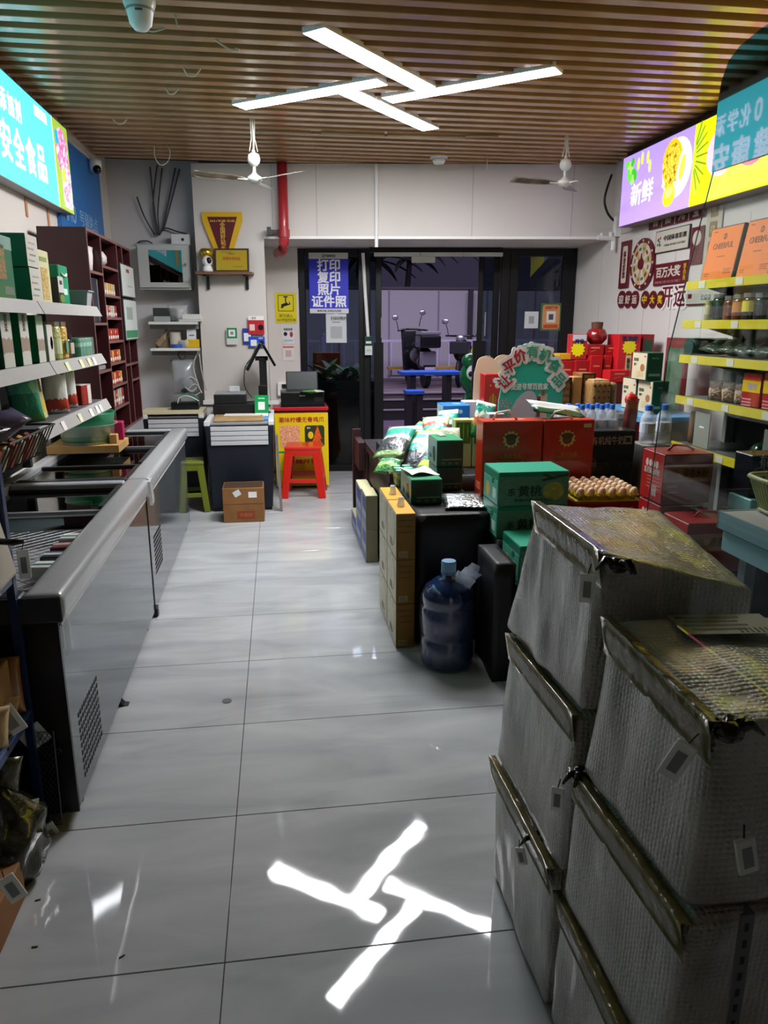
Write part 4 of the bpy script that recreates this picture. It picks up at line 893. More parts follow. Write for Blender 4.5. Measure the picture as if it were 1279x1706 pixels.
o = MB().lathe([(0, 0), (.055, 0), (.055, .15), (.02, .15), (.02, .12), (0, .12)], 18).done('paper_roll', M('#c9c2b4', .7), loc=(-1.0, 7.78, ZL_+.001)); tag(o, 'cream paper roll standing on the lower nook shelf', 'roll')
o = MB().lathe([(.035, 0), (.055, 0), (.055, .035), (.035, .035), (.035, 0)], 18).done('tape_roll', M('#2f58b0', .4), loc=(-.985, 7.69, ZL_+.001)); tag(o, 'blue tape roll lying on the lower nook shelf', 'tape')
o = MB().lathe([(0, 0), (.05, 0), (.06, .06), (.055, .075), (0, .07)], 14).done('clear_cup', Mfilm('#dde2e4', .45), loc=(-.90, 7.72, ZL_+.001), smooth=True); tag(o, 'clear plastic cup on the lower nook shelf', 'cup')
o = carton('note_holder', 'yellow note block holder with a white card on the lower nook shelf', 'holder', (-.83, 7.72, ZL_+.001), (.13, .09, .08), M('#d0ac1a', .45)); MB().box(-.05, .04, .0, .006, .08, .2).done('card', M('#d4d6d8', .5), o)
decal(o, fr((.13, .0, .2), 'f'), -.005, .02, .05, .01, M('#3a4ac0', .5), 'print_line')
t = thing('hanging_bag', 'clear bag of things hanging by a dark strap under the lower nook shelf', 'bag', (-.93, 7.66, ZL_-.03))
link('bag_body', pouch_mesh(.24, .34, .14, Mfilm('#aeb6ba', .55, .2), seed=13), t, (0, 0, -.42)); MB().ell((0, .0, -.33), (.075, .05, .08), 12).done('bag_contents', M('#48525c', .5), t, smooth=True)
MB().tube([(0, 0, -.1), (-.04, 0, -.04), (-.03, 0, .0), (.03, 0, .0), (.03, 0, -.05), (0, 0, -.1), (.06, 0, -.16), (.08, -.01, -.22), (.02, -.02, -.2), (0, 0, -.13)], .007, 6).done('strap', M('#2c2024', .5), t, smooth=True)
for k, pts in enumerate(([(330, 585), (322, 610), (330, 640), (336, 655)], [(332, 590), (336, 620), (344, 650)], [(305, 640), (318, 628), (330, 640), (320, 652), (308, 645)], [(312, 650), (325, 640), (334, 652), (324, 660)])):
    cable('charger_cable', 'pale charger cable in the nook, '+('long one along the column', 'thin straight one on the column', 'looped one behind the hanging bag', 'lowest loop above the router')[k], [PY(x, y_, 7.6) for x, y_ in pts], .006, M('#b7b4ae', .5), group='tangled charger cables in the nook')
# ================================================================== THE TWO CASH-DESK CABINETS
NAVY = M('#161c26', .4); SLV = M('#bfc1c4', .35)
def desk(label, xc, yf, w_, d, h, band, x2=0):
    t = thing('counter_cabinet', label, 'cabinet', (xc, yf, 0))
    MB().hexa([(-w_/2+.03, .02, .03), (w_/2-.03, .02, .03), (-w_/2+.03, d, .03), (w_/2-.03, d, .03), (-w_/2, 0, h-.02), (w_/2, 0, h-.02), (-w_/2, d, h-.02), (w_/2, d, h-.02)]).done('body', NAVY, t, bev=.012, smooth=False)
    MB().box(-w_/2+.04, w_/2-.04, .03, d-.03, 0, .03).done('plinth', BLACK, t)
    for k in range(4):
        MB().box(-w_/2+.05, w_/2-.05, -.012, .004, h-.02-band+band/4*k, h-.02-band+band/4*(k+.86)).done('silver_slat', SLV, t, bev=.002)
    for s in (-1, 1): MB().box(s*(w_/2-.02)-.025, s*(w_/2-.02)+.025, .0, d, h-.02, h+.02).done('side_rail', M('#d4d5d6', .35), t, bev=.006)
    MB().box(-w_/2+.045, w_/2-.045, .03, d, h-.015, h).done('counter_top', M('#8f9092', .4), t)
    return t
desk('dark navy counter cabinet with silver slat band behind the brown carton', -.355, 6.62, .60, .90, .80, .17)
desk('dark navy counter cabinet with silver slat band below the nook shelves', -1.00, 7.22, .56, .38, .80, .17)
o = MB().box(-.30, .28, 0, .38, 0, .025).done('counter_board', M('#c8bf9c', .6, bump=(9, .3)), loc=(-1.0, 7.225, .822)); tag(o, 'cream board lying on the counter cabinet in the nook', 'board')
o = carton('network_router', 'black router box with green cable on the nook counter', 'router', (-.90, 7.42, .848), (.26, .14, .07), M('#101214', .35))
cable('network_cable', 'green cable coiled on the black router in the nook', [PY(x, y_, 7.38) for x, y_ in ((300, 668), (302, 660), (312, 657), (322, 659), (330, 664), (326, 668))], .008, M('#0f7a5a', .4))
cable('white_cable', 'white cable drooping over the nook router', [PY(x, y_, 7.32) for x, y_ in ((296, 672), (298, 664), (308, 659), (320, 662), (331, 668))], .005, M('#cfd2d0', .4))
o = carton('cardboard_sheet', 'flattened brown cardboard lying on the cash desk counter', 'cardboard', (-.37, 6.93, .803), (.44, .42, .02), M('#a98d62', .75, var=(5, '#97794e')), rz=.04)
o = carton('newspaper', 'folded white sheet on the cardboard on the cash desk', 'paper', (-.34, 7.05, .824), (.34, .16, .006), M('#d6d0c8', .6), rz=-.05)
carton('blue_packet', 'small blue packet beside the cardboard on the cash desk', 'packet', (-.125, 6.87, .803), (.05, .2, .02), M('#5a92c8', .4))
t = thing('receipt_printer', 'black cash drawer with receipt printer stacked on the cash desk', 'printer', (-.37, 7.32, .803))
MB().box(-.25, .16, -.16, .16, 0, .11).done('cash_drawer', M('#0f1011', .4), t, bev=.006); MB().box(-.24, .06, -.13, .13, .11, .20).done('printer_body', M('#17181a', .4), t, bev=.008); MB().box(-.23, .06, -.11, .1, .2, .215).done('paper_tray', M('#8f9296', .5), t)
MB().box(-.10, .0, -.02, .08, .215, .27).done('paper_roll_cover', Mfilm('#e4e8ea', .6), t, bev=.01)
# pos terminal
p = PY(418, 640, 7.2); t = thing('pos_terminal', 'black two-screen cash register on a pole standing on the cash drawer', 'terminal', (-.14, 7.28, .803))
MB().box(-.06, .06, -.07, .07, 0, .02).done('base', BLACK, t, bev=.005); MB().box(-.035, .035, -.03, .03, .02, .53).done('pole', M('#131416', .4), t, bev=.004)
MB().box(-.05, .03, -.045, .045, .17, .28).done('cable_box', M('#0d0e10', .4), t, bev=.006)
MB().box(-.07, .05, -.02, .02, .51, .55).done('hinge', BLACK, t)
MB().box(-.015, .015, -.17, .17, -.14, .14).done('screen', M('#101113', .3), t, loc=(-.085, -.0, .55), rot=(0, .5, .04), bev=.006)
MB().box(-.012, .012, -.12, .12, -.11, .11).done('rear_screen', M('#0c0d0f', .2), t, loc=(.06, .0, .56), rot=(0, -.5, .04), bev=.006)
cable('power_cable', 'black cable looping from the cash register screen to the desk', [PY(x, y_, 7.2) for x, y_ in ((424, 592), (409, 610), (407, 640), (414, 655), (420, 662))], .005, BLACK)
# green payment stand
o = carton('payment_stand', 'bright green payment card stand on the cash desk', 'stand', (-.165, 7.08, .803), (.13, .012, .20), M('#0f8f4c', .4), rot=(-.18, 0, -.1), bev=.002); d = dm(o)
decal(o, fr(d, 'f'), 0, .0, .062, .075, M('#e2e8e4', .5), 'white_square'); decal(o, fr(d, 'f'), 0, -.083, .124, .03, M('#e2e8e4', .5), 'white_band'); decal(o, fr(d, 'f'), 0, .07, .06, .012, M('#8fd8ae', .5))
# brown carton in front of the cabinet
o = carton('cardboard_box', 'open brown cardboard box with red print on the floor before the navy cabinet', 'box', (-.33, 6.36, .001), (.345, .26, .30), M('#8d6134', .75, var=(6, '#7f562c'))); d = dm(o); q = fr(d, 'f')
RP = M('#8f3a22', .6); decal(o, q, .02, -.085, .15, .07, RP); letters(o, q, .02, -.085, .035, '农家鲜', M('#a8683c', .6), width=.11); decal(o, q, 0, .012, .34, .003, M('#6a4522', .7)); decal(o, q, .08, .09, .07, .05, WHITE, 'label'); decal(o, q, -.05, .105, .06, .05, M('#d6dad8', .3), 'label', rot=.5)
for s, rr in ((-1, .5), (1, .3)):
    MB().box(-.172, .172, -.065, .0, -.002, .002).done('flap', M('#94683a', .75), o, loc=(0, s*.128 if s > 0 else -.13, .302), rot=(-1.9 if s < 0 else 1.2, 0, 0)) if s > 0 else None
MB().box(-.165, .165, -.12, .12, .0, .0012).done('inside_shade', M('#3a2614', .9), o, loc=(0, 0, .3005))  # dark brown sheet on the solid carton paints the shade of its inside
# grey metal strip leaning at the cabinet corner
o = MB().box(-.012, .012, -.03, .03, 0, .70).done('metal_strip', M('#8d9094', .35, metal=.6), loc=(-.012, 6.60, .001), rot=(.03, -.03, 0)); tag(o, 'grey metal strip leaning at the corner of the navy cabinet', 'strip')
# olive stool behind
def stool(label, loc, h, top, mat, rz=0):
    t = thing('plastic_stool', label, 'stool', loc, rz=rz); a = top/2
    MB().box(-a, a, -a, a, h-.035, h).done('seat', mat, t, bev=.014, seg=3)
    MB().lathe([(.018, h-.0005), (.018, h+.0006), (0, h+.0006)], 12).done('seat_hole', M('#5a0f0a', .6), t)
    b0 = a*1.28
    for sx in (-1, 1):
        for sy in (-1, 1):
            tw, bw = top*.235, top*.20
            def cr(z, k, wd): c = a*.97+(b0-a)*k; return [(sx*(c-wd), sy*(c-wd), z), (sx*c, sy*(c-wd), z), (sx*(c-wd), sy*c, z), (sx*c, sy*c, z)]
            p_ = cr(0, 1, bw)+cr(h-.03, 0, tw)
            MB().hexa(p_).done('leg', mat, t, bev=.008)
    for z0, z1, ins in ((h*.30, h*.38, .024), (h*.82, h*.93, .014)):
        c = a*.97+(b0-a)*(1-z0/h)-.006
        for k in range(4):
            MB().box(-c+.02, c-.02, c-ins, c, z0, z1).done('apron', mat, t, rot=(0, 0, PI/2*k), bev=.004)
    return t
RD = M('#c4200f', .35, coat=.3)
stool('bright red plastic stool in front of the yellow food poster', (.225, 7.26, .001), .50, .35, RD, rz=-.10)
stool('olive green plastic stool in the dark gap left of the navy cabinet', (-.83, 6.78, .001), .46, .27, M('#6a7420', .45), rz=.1)
# red desk with poster and printer
t = thing('red_cabinet', 'red cabinet with a yellow food poster on its front under the printer', 'cabinet', (.215, 7.50, 0))
MB().box(-.27, .27, .06, .42, .02, .80).done('body', M('#6f0d12', .4), t, bev=.004); MB().box(-.28, .28, .04, .44, .80, .835).done('top', M('#b01c28', .35), t, bev=.006); MB().box(-.24, .24, .09, .4, 0, .02).done('plinth', BLACK, t)
p0, p1 = PY(456, 685, 7.5), PY(547, 810, 7.5)
o = MB().box(-.265, .275, 0, .008, .02, .775).done('food_poster', M('#e4c80e', .45), loc=(.215, 7.545, .001), bev=.001); tag(o, 'yellow poster for lemon chicken feet with two food pictures behind the red stool', 'poster')
q = fr((.54, 0, .795), 'f'); q = Matrix.Translation((.005, 0, 0)) @ q
letters(o, q, 0, .31, .055, '潮味柠檬无骨鸡爪', M('#b01a16', .5), .015, width=.46)
decal(o, q, -.12, .14, .20, .22, Mphoto('feet', ['#e8d0b8', '#d86a3a', '#f0c8a0', '#b83a1a'], 9), 'picture', 'round'); decal(o, q, .13, .14, .20, .22, M('#2f3a1c', .4), 'picture', 'round')
decal(o, q, .15, .10, .15, .13, Mphoto('chili', ['#e87a1a', '#d83a10', '#f0a03a'], 8), 'picture', 'tri', t=.002); decal(o, q, .16, .18, .09, .14, Mphoto('chili', ['#e87a1a', '#d83a10', '#f0a03a'], 8), 'picture', 'tri', t=.0026); decal(o, q, .09, .15, .055, .075, M('#e8c82a', .4), 'lemon', 'ell', t=.003); letters(o, q, .07, .225, .018, '美味', WHITE)
decal(o, q, -.03, -.02, .42, .02, M('#2f8f5a', .5)); decal(o, q, 0, -.22, .46, .03, M('#d8b60a', .5)); letters(o, q, 0, -.12, .05, '酸辣开胃', M('#b01a16', .5), width=.3)
t = thing('ink_printer', 'black ink printer with raised paper support on the red cabinet', 'printer', (.24, 7.72, .836))
MB().box(-.22, .22, -.15, .15, 0, .15).done('body', M('#0e0f10', .35), t, bev=.01); MB().box(-.23, .23, -.16, .0, .03, .035).done('tray_gap', M('#2a2b2d', .3), t); MB().box(-.16, .17, -.02, .02, 0, .20).done('paper_support', M('#1b2022', .4), t, loc=(0, .12, .14), rot=(-.25, 0, 0), bev=.01)
MB().box(-.03, .025, -.152, -.15, .105, .118).done('maker_mark', M('#b4b6b8', .4), t); MB().box(.12, .2, -.1535, -.15, .05, .10).done('button_panel', M('#26282a', .3), t)
pouch('paper_packet', 'green and white packet lying on the black printer', 'packet', (.33, 7.60, .99), .24, .12, .03, Mbands('gpk', [(0, '#3f8a3a'), (.6, '#cfe0c0')], 'X'), rot=(PI/2-.05, 0, .1), seed=14)
o = carton('switch_box', 'white switch box on the pillar beside the printer', 'socket', (.04, gy(.04)-.03, .87), (.10, .05, .15), WHITE); MB().box(-.0, .07, -.05, -.02, .09, .13).done('plug', BLACK, o); cable('power_cable', 'black cable from the wall plug down behind the printer', [(.09, gy(.1)-.08, .97), (.11, 8.2, .9), (.09, 8.0, .86), (.07, 7.95, .84)], .006, BLACK)
# ================================================================== WALL PAPERS (posters and notices)
def poster(label, cat, x0, x1, yt, yb, Y, mat, name='notice', rz=0, t_=.004, rot=0):
    xm, ym = (x0+x1)/2, (yt+yb)/2
    a, b_ = PY(x0, ym, Y), PY(x1, ym, Y); zt, zb = PY(xm, yt, Y).z, PY(xm, yb, Y).z
    o = MB().box(-(b_.x-a.x)/2, (b_.x-a.x)/2, 0, t_, 0, zt-zb).done(name, mat, loc=((a.x+b_.x)/2, Y, zb), rot=(0, rot, rz)); tag(o, label, cat)
    o['dims'] = (b_.x-a.x, 0, zt-zb); return o
def ff(o): return fr(dm(o), 'f')
DK = M('#2a2a30', .5)
# pennant + award on the little shelf
Yc = by(-.4)
o = poster('gold edged dark red award pennant hanging on the white column', 'pennant', 337, 405, 353, 421, Yc-.02, M('#c79a0c', .5), name='award_pennant', rz=-.13); d = dm(o); w_, h_ = d[0], d[2]
me = MB().prism([(-w_/2, h_), (w_/2, h_), (w_/2, h_*.78), (w_*.22, 0), (-w_*.22, 0), (-w_/2, h_*.78)], .006, Matrix(((1, 0, 0, 0), (0, 0, -1, .006), (0, 1, 0, 0), (0, 0, 0, 1)))).mesh('award_pennant', M('#d6a90e', .5)); o.data = me
MB().prism([(-w_*.37, h_*.88), (w_*.37, h_*.88), (w_*.1, .0), (-w_*.1, .0)], .003, Matrix(((1, 0, 0, 0), (0, 0, -1, .0), (0, 1, 0, 0), (0, 0, 0, 1)))).done('red_field', M('#5a0f14', .6), o)
q = Matrix.Translation((0, -.003, 0)) @ fr((w_, 0, h_), 'f'); YT = M('#d8ab3a', .5)
letters(o, q, 0, h_*.28, .022, '2021年度·先进', YT, width=.24); letters(o, q, 0, -h_*.1, .26, '全\n国\n好\n站\n长', YT, width=.05)
t = thing('award_shelf', 'small brown shelf on two black brackets below the red pennant', 'shelf', (PY(376, 458, Yc-.1).x, Yc-.0, PY(376, 458, Yc-.1).z), rz=-.13)
MB().box(-.26, .27, -.19, -.002, 0, .025).done('shelf_board', M('#6f5138', .5), t, bev=.003)
for s in (-.18, .2): MB().box(s-.014, s+.014, -.16, -.002, -.012, 0).box(s-.014, s+.014, -.018, -.002, -.13, -.012).done('bracket', M('#16191a', .4), t)
zs_ = t.location.z+.026; sx_ = t.location.x
o = MB().box(-.165, .165, 0, .018, 0, .22).done('award_plaque', M('#3a2214', .5), loc=(sx_+.06, Yc-.11, zs_), rot=(-.12, 0, -.13), bev=.003); tag(o, 'gold award plaque in a dark frame standing on the small brown shelf', 'plaque')
q = fr((.33, 0, .22), 'f'); decal(o, q, 0, 0, .295, .185, M('#c9a32a', .3, metal=.5), 'gold_plate'); letters(o, q, 0, .015, .032, '优秀乡村站长', M('#a8361a', .5), width=.17, t=.003); letters(o, q, 0, .06, .016, '荣誉证书', M('#8a5a1a', .5), t=.003); decal(o, q, -.05, .075, .1, .006, M('#8a6a1a', .5), t=.002); decal(o, q, .06, -.06, .09, .006, M('#8a6a1a', .5), t=.002)
t = thing('home_camera', 'white round-headed home camera standing on the left of the brown shelf', 'camera', (sx_-.165, Yc-.125, zs_))
MB().lathe([(0, 0), (.045, 0), (.05, .01), (.04, .045), (.025, .06), (0, .06)], 16).ell((0, 0, .095), (.048, .045, .05), 14).done('body', WHITE, t, smooth=True); MB().ell((.018, -.032, .10), (.026, .02, .03), 12).done('lens', BLACK, t, smooth=True)
o = MB().lathe([(0, 0), (.05, .0), (.035, .02), (.04, .11), (.065, .15), (.07, .19), (.05, .215), (0, .22)], 16).done('gold_trophy', M('#b89a3a', .25, metal=.8), loc=(sx_-.175, Yc-.055, zs_), smooth=True); tag(o, 'gold cup trophy behind the white camera on the brown shelf', 'trophy')
# notices on the column and pillar
def colp(*a, X=None, **k): return poster(*a, **k)
Yk = lambda x: by(x)-.006
o = poster('white notice with a green square frame on the white column', 'notice', 377, 396, 548, 574, Yk(-.3)-.01, M('#cdd2ce', .5), rz=-.13); decal(o, ff(o), 0, .035, .10, .10, M('#12824a', .5)); decal(o, ff(o), 0, .035, .065, .065, WHITE, t=.002); decal(o, ff(o), 0, .035, .03, .03, M('#8a8a8c', .5), t=.003)
o = poster('blue payment notice half hidden behind the red one on the column', 'notice', 404, 420, 547, 573, Yk(-.2)-.004, M('#1a3f9a', .5), rz=-.13); decal(o, ff(o), .0, -.01, .07, .08, WHITE)
o = poster('red notice with white title strip at the edge of the white column', 'notice', 413, 440, 527, 557, Yk(-.1)-.012, M('#b8202c', .5), rz=-.13); decal(o, ff(o), 0, .07, dm(o)[0], .04, WHITE); letters(o, ff(o), -.02, .07, .022, '支付', DK); decal(o, ff(o), -.04, -.02, .05, .06, M('#e4c8c4', .5)); decal(o, ff(o), .045, -.02, .055, .055, BLACK, shape='ell')
o = poster('bright blue notice below the red one on the white column', 'notice', 414, 441, 561, 578, Yk(-.1)-.012, M('#1c4ac8', .5), rz=-.13); decal(o, ff(o), -.03, -.01, .06, .06, WHITE); decal(o, ff(o), .05, -.01, .05, .05, M('#10182a', .5), shape='ell'); letters(o, ff(o), .04, .035, .015, '付款码', WHITE)
Yj = lambda x: gy(x)-.006
o = poster('yellow surveillance warning sign with a camera symbol on the white pillar', 'sign', 458, 494, 488, 538, Yj(.12), M('#dccb0e', .45), rz=GA); q = ff(o); w_, h_ = dm(o)[0], dm(o)[2]
for (u, v, a, c) in ((0, h_*.42, .70, .006), (0, -h_*.10, .70, .006), (-w_*.35, h_*.16, .006/w_, .52*h_), (w_*.35, h_*.16, .006/w_, .52*h_)): decal(o, q, u, v, a*w_, c, BLACK, 'frame_line')
decal(o, q, 0, h_*.37, w_*.2, .012, BLACK); decal(o, q, 0, h_*.28, .012, h_*.2, BLACK); decal(o, q, .0, h_*.12, w_*.42, h_*.1, BLACK, 'camera_symbol', rot=.3); decal(o, q, -w_*.17, h_*.03, w_*.12, h_*.06, BLACK, 'camera_symbol', rot=.3); decal(o, q, w_*.12, h_*.17, w_*.07, h_*.05, WHITE, 'camera_symbol', 'ell', t=.002)
letters(o, q, 0, -h_*.26, .035, '您已进入', BLACK, 0); letters(o, q, 0, -h_*.4, .035, '24小时监控区域', BLACK, 0, width=w_*.88)
o = poster('small white notice with two black and red figures on the white pillar', 'notice', 470, 490, 546, 573, Yj(.12), M('#d6d6d8', .5), rz=GA); letters(o, ff(o), 0, .07, .03, '有黑有恶', DK, width=.10); decal(o, ff(o), -.03, .02, .04, .045, BLACK, 'figure_print', 'ell'); decal(o, ff(o), .035, .015, .035, .06, M('#a82a34', .5), 'figure_print', 'ell'); decal(o, ff(o), 0, -.05, .1, .02, M('#a8b4c4', .5))
o = poster('small white notice with a red title below the two-figure notice', 'notice', 471, 490, 577, 601, Yj(.12), M('#d9d4d0', .5), rz=GA); decal(o, ff(o), 0, .07, .12, .015, M('#c8402a', .5)); decal(o, ff(o), 0, -.0, .065, .07, M('#c0a8a4', .5))
# blue print shop poster on the left window
o = poster('blue and white copy-shop poster hanging on the left window', 'poster', 515, 580, 421, 522, gy(.6)-.012, M('#2a30c4', .5), name='shop_poster', rz=GA); q = ff(o); w_, h_ = dm(o)[0], dm(o)[2]
decal(o, q, 0, h_*.45, w_, h_*.10, M('#c8c8c2', .5)); letters(o, q, .02, h_*.45, .03, '中国邮政快递', DK, width=w_*.26); decal(o, q, -w_*.13, h_*.45, .035, .035, DK, 'emblem', 'ell', t=.002); decal(o, q, -w_*.13, h_*.45, .022, .022, M('#c8c8c2', .5), 'emblem', 'ell', t=.003)
decal(o, q, 0, -h_*.46, w_, h_*.08, M('#d0d0d6', .5)); letters(o, q, 0, -h_*.46, .025, '参考价格 详询店内店家', DK, width=w_*.62)
for s, v in (('打印', .30), ('复印', .10), ('照片', -.10), ('证件照', -.30)): letters(o, q, 0, v*h_, .125, s, M('#e9e9f2', .5), .04)
o = poster('white sheet with a phone number below the blue copy-shop poster', 'notice', 543, 577, 521, 571, gy(.6)-.010, M('#c9cbcd', .5), rz=GA); letters(o, ff(o), .03, .10, .04, '扫码预约', DK, width=.18); decal(o, ff(o), 0, .06, .09, .006, DK); decal(o, ff(o), 0, -.05, .13, .13, M('#a9abae', .5), 'grey_square'); decal(o, ff(o), 0, .155, .07, .03, WHITE, 'suction_cup', 'ell')
# door sensor at the end of the conduit
t = thing('door_switch', 'green and white exit button box on the door post under the white conduit', 'switch', (1.0, gy(1.0)-.05, PY(612, 590, 8.3).z))
MB().tube([(.0, .02, .18), (-.03, .0, .6), (-.055, -.0, 1.06)], .018, 8).done('conduit', WHITE, t); MB().box(-.045, .045, -.012, .03, .09, .19).done('green_plate', M('#12382a', .4), t, bev=.003); MB().box(-.04, .04, -.012, .03, -.01, .09).done('white_plate', M('#c9d2ce', .4), t, bev=.003); MB().box(-.03, .03, -.0135, -.012, .115, .14).done('label', M('#c9d8d2', .4), t)
letters(t, fr((.08, .024, .08), 'f'), 0, 0, .02, '开门', M('#5a6a64', .5))
# right window papers
o = poster('white paper sheet taped on the right window', 'notice', 874, 896, 519, 547, gy(2.7)-.012, M('#c9c9cc', .5), rz=GA); decal(o, ff(o), 0, 0, .06, .08, M('#9a9a9e', .5), 'grey_square')
o = poster('orange and green notice with a shop-front drawing on the right window', 'notice', 901, 934, 505, 551, gy(2.9)-.012, M('#3f6a3a', .5), rz=GA); decal(o, ff(o), 0, -.0, .19, .26, M('#c98a5a', .5), shape='round'); decal(o, ff(o), 0, .0, .1, .12, M('#d8d4cc', .5), t=.002); decal(o, ff(o), 0, .0, .05, .06, M('#4a4a50', .5), t=.003); decal(o, ff(o), 0, -.1, .16, .04, M('#b8482a', .5), t=.002); letters(o, ff(o), 0, .1, .035, '扫码下单', M('#b8482a', .5), width=.14, t=.004)
# ================================================================== ISLAND: draped tables
CLOTH = M('#070709', .5, bump=(5, .5))
def draped(label, x0, x1, y0, y1, h, seed=0, name='draped_table', fold=.02):
    b = MB(); nx, ny, nz = max(4, int((x1-x0)/.05)), max(4, int((y1-y0)/.05)), 8
    def off(p, k):
        return fold*(noise.noise(Vector((p.x*5+seed, p.y*5, p.z*1.2)))-.3)*k
    def wall(f, n, nrm):
        def g(u, v):
            p = f(u, v); return p+nrm*min(off(p, (1-v)), .0)*1.0
        b.grid(g, n, nz)
    wall(lambda u, v: Vector((x0+(x1-x0)*u, y0, h*v)), nx, Vector((0, 1, 0))*-1); wall(lambda u, v: Vector((x0+(x1-x0)*u, y1, h*v)), nx, Vector((0, 1, 0)))
    wall(lambda u, v: Vector((x0, y0+(y1-y0)*u, h*v)), ny, Vector((-1, 0, 0))*1); wall(lambda u, v: Vector((x1, y0+(y1-y0)*u, h*v)), ny, Vector((1, 0, 0)))
    b.grid(lambda u, v: Vector((x0+(x1-x0)*u, y0+(y1-y0)*v, h)), nx, ny)
    bmesh.ops.remove_doubles(b.bm, verts=b.bm.verts[:], dist=.012)
    cx, cy = (x0+x1)/2, (y0+y1)/2
    for v in b.bm.verts: v.co.x -= cx; v.co.y -= cy
    o = b.done(name, CLOTH, smooth=True, loc=(cx, cy, 0)); tag(o, label, 'table'); return o
draped('long low table under black cloth running behind the yellow cartons', .672, 1.06, 3.58, 6.2, .70, 1)
draped('black draped table under the red gift boxes and the egg tray', 1.066, 2.185, 3.43, 4.55, .60, 2)
draped('black draped table under the blue box, beside the promotional sign', 1.066, 1.99, 4.56, 4.985, .70, 3)
draped('black draped table under the tall red box and the beige board', 1.066, 1.83, 4.995, 6.0, .70, 8)
draped('black wrapped block standing between the water bottle and the bubble-wrapped boxes', .957, 1.05, 3.10, 3.425, .585, 4, 'wrapped_block')
draped('black draped block under the lowest green peach carton', 1.056, 1.45, 3.12, 3.42, .472, 5, 'wrapped_block')
draped('black draped table under the red rice boxes', 1.5, 1.925, 2.66, 3.36, .643, 6)
# dark wooden rail at the far left corner of the table
t = thing('side_rail', 'dark red-brown wooden rail at the far left corner of the low table', 'rail', (0, 0, 0)); WR = M('#2c1216', .5); t.location.x = .0
MB().box(.60, .668, 6.1, 6.16, 0, .80).done('post', WR, t); MB().box(.612, .664, 5.75, 6.1, .52, .74).done('side_board', WR, t); MB().box(.657, .668, 4.4, 5.75, .70, .76).done('rail_board', WR, t)
for yy in (4.45, 5.6): MB().box(.657, .668, yy, yy+.04, 0, .70).done('leg', WR, t)
# --- yellow cartons at the aisle
YB_, CRM = M('#8d6722', .55, var=(9, '#7f5b1c')), M('#dcd4be', .55, var=(5, '#d2c9b0'))
YT = M('#d59a14', .5)
def ycarton(label, y0, y1, z0, z1, top=False):
    o = carton('juice_carton', label, 'box', (.612, (y0+y1)/2, z0+.001), (.098, y1-y0, z1-z0-.002), YB_, group='yellow cartons stacked at the aisle', bev=.003); d = dm(o)
    q = fr(d, 'l'); decal(o, q, 0, 0, d[1]*.97, d[2]*.97, CRM, 'side_print'); decal(o, q, .02, .02, d[1]*.62, d[1]*.62, M('#a39a80', .55), 'round_print', 'ell', t=.0018); decal(o, q, .02, .02, d[1]*.58, d[1]*.58, CRM, 'round_print', 'ell', t=.0024); letters(o, q, .0, -.06, .04, '果汁', M('#94886a', .55), t=.003)
    q = fr(d, 'f'); decal(o, q, -.012, -d[2]*.38, .045, .03, M('#c0a878', .6), 'barcode_label')
    for k in range(6): decal(o, q, -.029+.0068*k, -d[2]*.38, .0025+.001*(k % 2), .026, M('#33261a', .6), 'barcode_line', t=.002)
    for k in range(3): decal(o, q, 0, d[2]*(.1+.13*k), .07, .003, M('#5f4416', .6), 'print_line')
    if top: decal(o, fr(d, 't'), 0, 0, .096, d[1]*.98, YT, 'yellow_top')
    return o
for c, (y0, y1, nm) in enumerate(((3.535, 3.845, 'near'), (3.855, 4.165, 'far'))):
    for k, (z0, z1, s) in enumerate(((0, .245, 'bottom'), (.245, .485, 'middle'), (.485, .728, 'top'))):
        ycarton(f'yellow and cream carton, {s} of the {nm} column beside the aisle', y0, y1, z0, z1, k == 2)
CAPM = Mfilm('#f0f2f2', .6)
for k, (yy, lab) in enumerate(((3.70, 'nearer'), (3.98, 'farther'))):
    o = MB().lathe([(0, 0), (.019, 0), (.021, .008), (.017, .02), (.016, .045), (.012, .05), (0, .05)], 14).done('sample_cup', CAPM, loc=(.612, yy, .729), smooth=True); tag(o, lab+' small clear cup standing on the yellow cartons', 'cup')
BLC, WHC = M('#3a4a9c', .5), M('#b4b8bc', .55, var=(6, '#9aa4b4'))
def bcarton(label, y0, y1, z0, z1, top=M('#c8c49a', .55)):
    o = carton('milk_carton_box', label, 'box', (.618, (y0+y1)/2, z0+.001), (.085, y1-y0, z1-z0-.002), M('#8c8466', .6), bev=.003, group='blue cartons at the aisle'); d = dm(o)
    decal(o, fr(d, 'l'), 0, 0, d[1]*.97, d[2]*.97, WHC, 'side_print'); decal(o, fr(d, 'l'), d[1]*.1, d[2]*.22, d[1]*.75, d[2]*.4, BLC, 'blue_print', t=.0018); decal(o, fr(d, 'l'), 0, -d[2]*.3, d[1]*.9, d[2]*.2, M('#6a80b8', .5), 'blue_print', t=.0018)
    decal(o, fr(d, 't'), 0, 0, .083, d[1]*.98, top, 'cream_top')
for k in range(2): bcarton(('lower','upper')[k]+' blue and white carton of the near blue pair beyond the yellow cartons', 4.98, 5.25, .245*k, .245*(k+1))
for k in range(2): bcarton(('lower','upper')[k]+' blue and white carton of the far blue pair beside the aisle', 5.3, 5.64, .235*k, .235*(k+1))
bcarton('lone flat blue carton on the floor at the far end of the aisle cartons', 5.68, 6.02, 0, .15)
